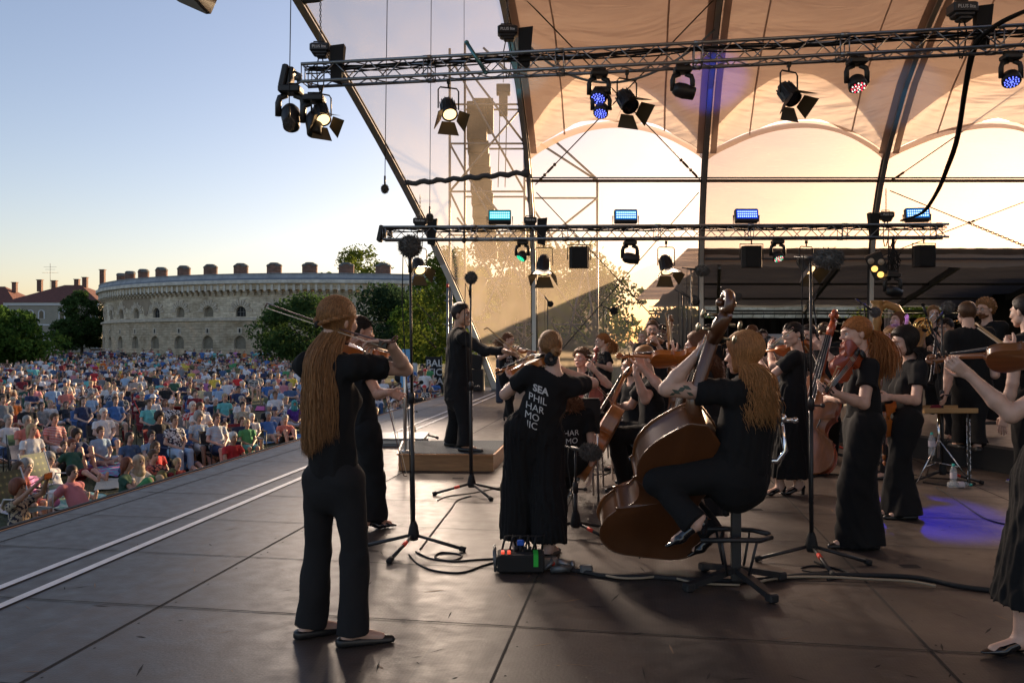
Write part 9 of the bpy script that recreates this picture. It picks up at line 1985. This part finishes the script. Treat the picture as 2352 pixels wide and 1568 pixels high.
cab([(1840, 1305), (1865, 1300), (1900, 1304), (1905, 1312), (1870, 1315), (1842, 1310)], .005, 'small cable coil at the foot of the right microphone stand')
cab([(2150, 1120), (2200, 1150), (2260, 1190), (2310, 1205)], .006, 'black lead crossing the blue light on the floor')
cab([(2085, 1088), (2140, 1098), (2200, 1102), (2240, 1112), (2180, 1116), (2120, 1108)], .007, 'tangled leads below the instrument table')
cab([(1380, 1095), (1430, 1072), (1470, 1070), (1420, 1085), (1350, 1092)], .006, 'leads on the floor under the cellist chair')
cab([(1860, 1098), (1900, 1090), (1960, 1092), (2040, 1080)], .008, 'black cable on the floor behind the woman with the long skirt')
tb = thing('instrument_table', 'small wooden tray table on a chrome tripod, with reeds and cloth', 'table', F(2162, 1108)); d_ = tb.location.y; zt = CH + (CY - 940) / FP * d_; x0 = W(2108, 940, d_).x - tb.location.x; x1 = W(2228, 940, d_).x - tb.location.x
mb = MB(); mb.box(((x0 + x1) / 2, .05, zt - .02), (x1 - x0, .36, .02), None, .004); mb.box(((x0 + x1) / 2, -.135, zt), (x1 - x0 + .01, .012, .05), None, .003); mb.box(((x0 + x1) / 2, .235, zt), (x1 - x0 + .01, .012, .05), None, .003); mb.build('tray', mat('birch_tray', (.42, .25, .10), .5, var=(4, .15, (1, 6, 1))), tb)
mb = MB(); mb.cyl((.0, .05, .25), (0, .05, zt - .03), .014);
for a in (-.6, 1.5, 3.5): mb.tube([(0, .05, .45), (math.cos(a) * .3, .05 + math.sin(a) * .3, .01)], .008, 6); mb.tube([(0, .05, .2), (math.cos(a) * .2, .05 + math.sin(a) * .2, .17)], .006, 6)
mb.build('tripod', m_steel, tb)
tag(bpy.data.objects.new('x', None), '', '') if False else None
def stagebottle(p, lb, lying=False):
 o = thing('water_bottle', lb, 'bottle', p); M = Matrix.Rotation(PI / 2, 3, 'Y') if lying else Matrix.Identity(3); c = Vector((0, 0, .032 if lying else 0)); mb = MB(); mb.lathe([(0, 0), (.028, 0), (.032, .01), (.031, .06), (.029, .08), (.032, .1), (.032, .17), (.02, .2), (.012, .212), (.012, .222)], c, M, 16); mb.build('plastic', film('bottle_plastic', (.6, .65, .7), .35, .05, .2) if 'bottle_plastic' not in MAT else MAT['bottle_plastic'], o); mb = MB(); mb.lathe([(.0333, .09), (.0333, .15)], c, M, 16); mb.build('label_band', mat('bottle_label', (.55, .5, .55), .5), o); mb = MB(); mb.lathe([(.0145, .213), (.0145, .235), (0, .235)], c, M, 12); mb.build('cap', mat('teal_cap', (.03, .45, .38), .4), o)
stagebottle(F(2190, 1118), 'clear water bottle with teal cap standing beside the tripod table'); stagebottle(F(2178, 1120), 'second water bottle lying half hidden beside the standing one', True)
stagebottle(Vector((W(2140, 925, 8.2).x, 8.2, RZ)), 'small water bottle on the riser behind the table')
o = thing('red_cloth', 'crumpled dark red cloth on the tray table', 'cloth', (tb.location.x - .05, d_ + .02, zt)); mb = MB(); mb.ball((0, 0, .02), .05, 10, 6, (1.2, .8, .5), rough=.6); mb.build('cloth', mat('dark_red_felt', (.15, .01, .02), .9), o)
ob = thing('oboe', 'black oboe with silver keys hanging at the right end of the tray table', 'oboe', Vector((W(2222, 950, d_ - .1).x, d_ - .1, zt))); b_ = W(2225, 1128, d_ - .1) - ob.location; mb = MB(); mb.tube([Vector((0, 0, .0)), b_ * .08, b_ * .85, b_ * .93, b_], [.008, .012, .014, .028, .02], 12); mb.build('tube', m_ebony, ob); mb = MB(); rg = random.Random(4)
for i in range(46): p = b_ * (.1 + .75 * i / 46) + Vector((.016 * rg.choice((-1, 1, .6)), -.014, 0)); mb.ball(p, .0075, 6, 4); mb.cyl(p, p + Vector((0, 0, -.02)), .003, n=4)
for s in (-1, 1): mb.cyl(b_ * .12 + Vector((s * .017, -.012, 0)), b_ * .8 + Vector((s * .017, -.012, 0)), .003, n=5)
mb.build('keys', m_steel, ob)
for i, px in enumerate((2322, 2336, 2312)):
 p = W(px, 810, 7.2); o = thing('wooden_mute', ['pale wooden cone behind the pale bow at the right edge', 'second pale wooden cone at the right edge, the taller one', 'small wooden cone left of the other two'][i], 'mute', p, group='wooden cones on the stand at the right edge'); mb = MB(); mb.lathe([(.055, -.13), (.05, -.12), (.02, .1), (.018, .1 + .03 * (i == 1)), (0, .1)], n=14); mb.build('cone', m_maple, o)
o = thing('amplifier_rack', 'small stack of black sound equipment before the back curtain', 'equipment', Vector((W(1880, 850, 15).x, 15.0, 0))); mb = MB(); mb.box((0, 0, .35), (.6, .5, .7), None, .01); mb.box((-.15, 0, .85), (.5, .45, .28), None, .01); mb.build('cases', m_blackm, o); mb = MB(); mb.box((-.15, -.23, .85), (.46, .01, .22)); mb.box((0, -.255, .45), (.5, .01, .2)); mb.build('front_panels', m_alud, o)
mb = MB(); mb.box((0, 0, .9), (1.2, .03, 1.4), None, .01); o = thing('white_board', 'pale grey panel standing behind the woman with the long skirt', 'panel', Vector((W(1795, 900, 14).x, 14, 0))); mb.build('panel', mat('pale_panel', (.4, .43, .46), .6), o)
# front rolling case by the violinist near the film
o = thing('flight_case', 'dark blue case standing left of the violinist by the film', 'case', F(1150, 940)); mb = MB(); mb.box((-.02, 0, .62), (.16, .35, .95), None, .03); mb.build('case', mat('navy_case', (.02, .03, .06), .5), o)
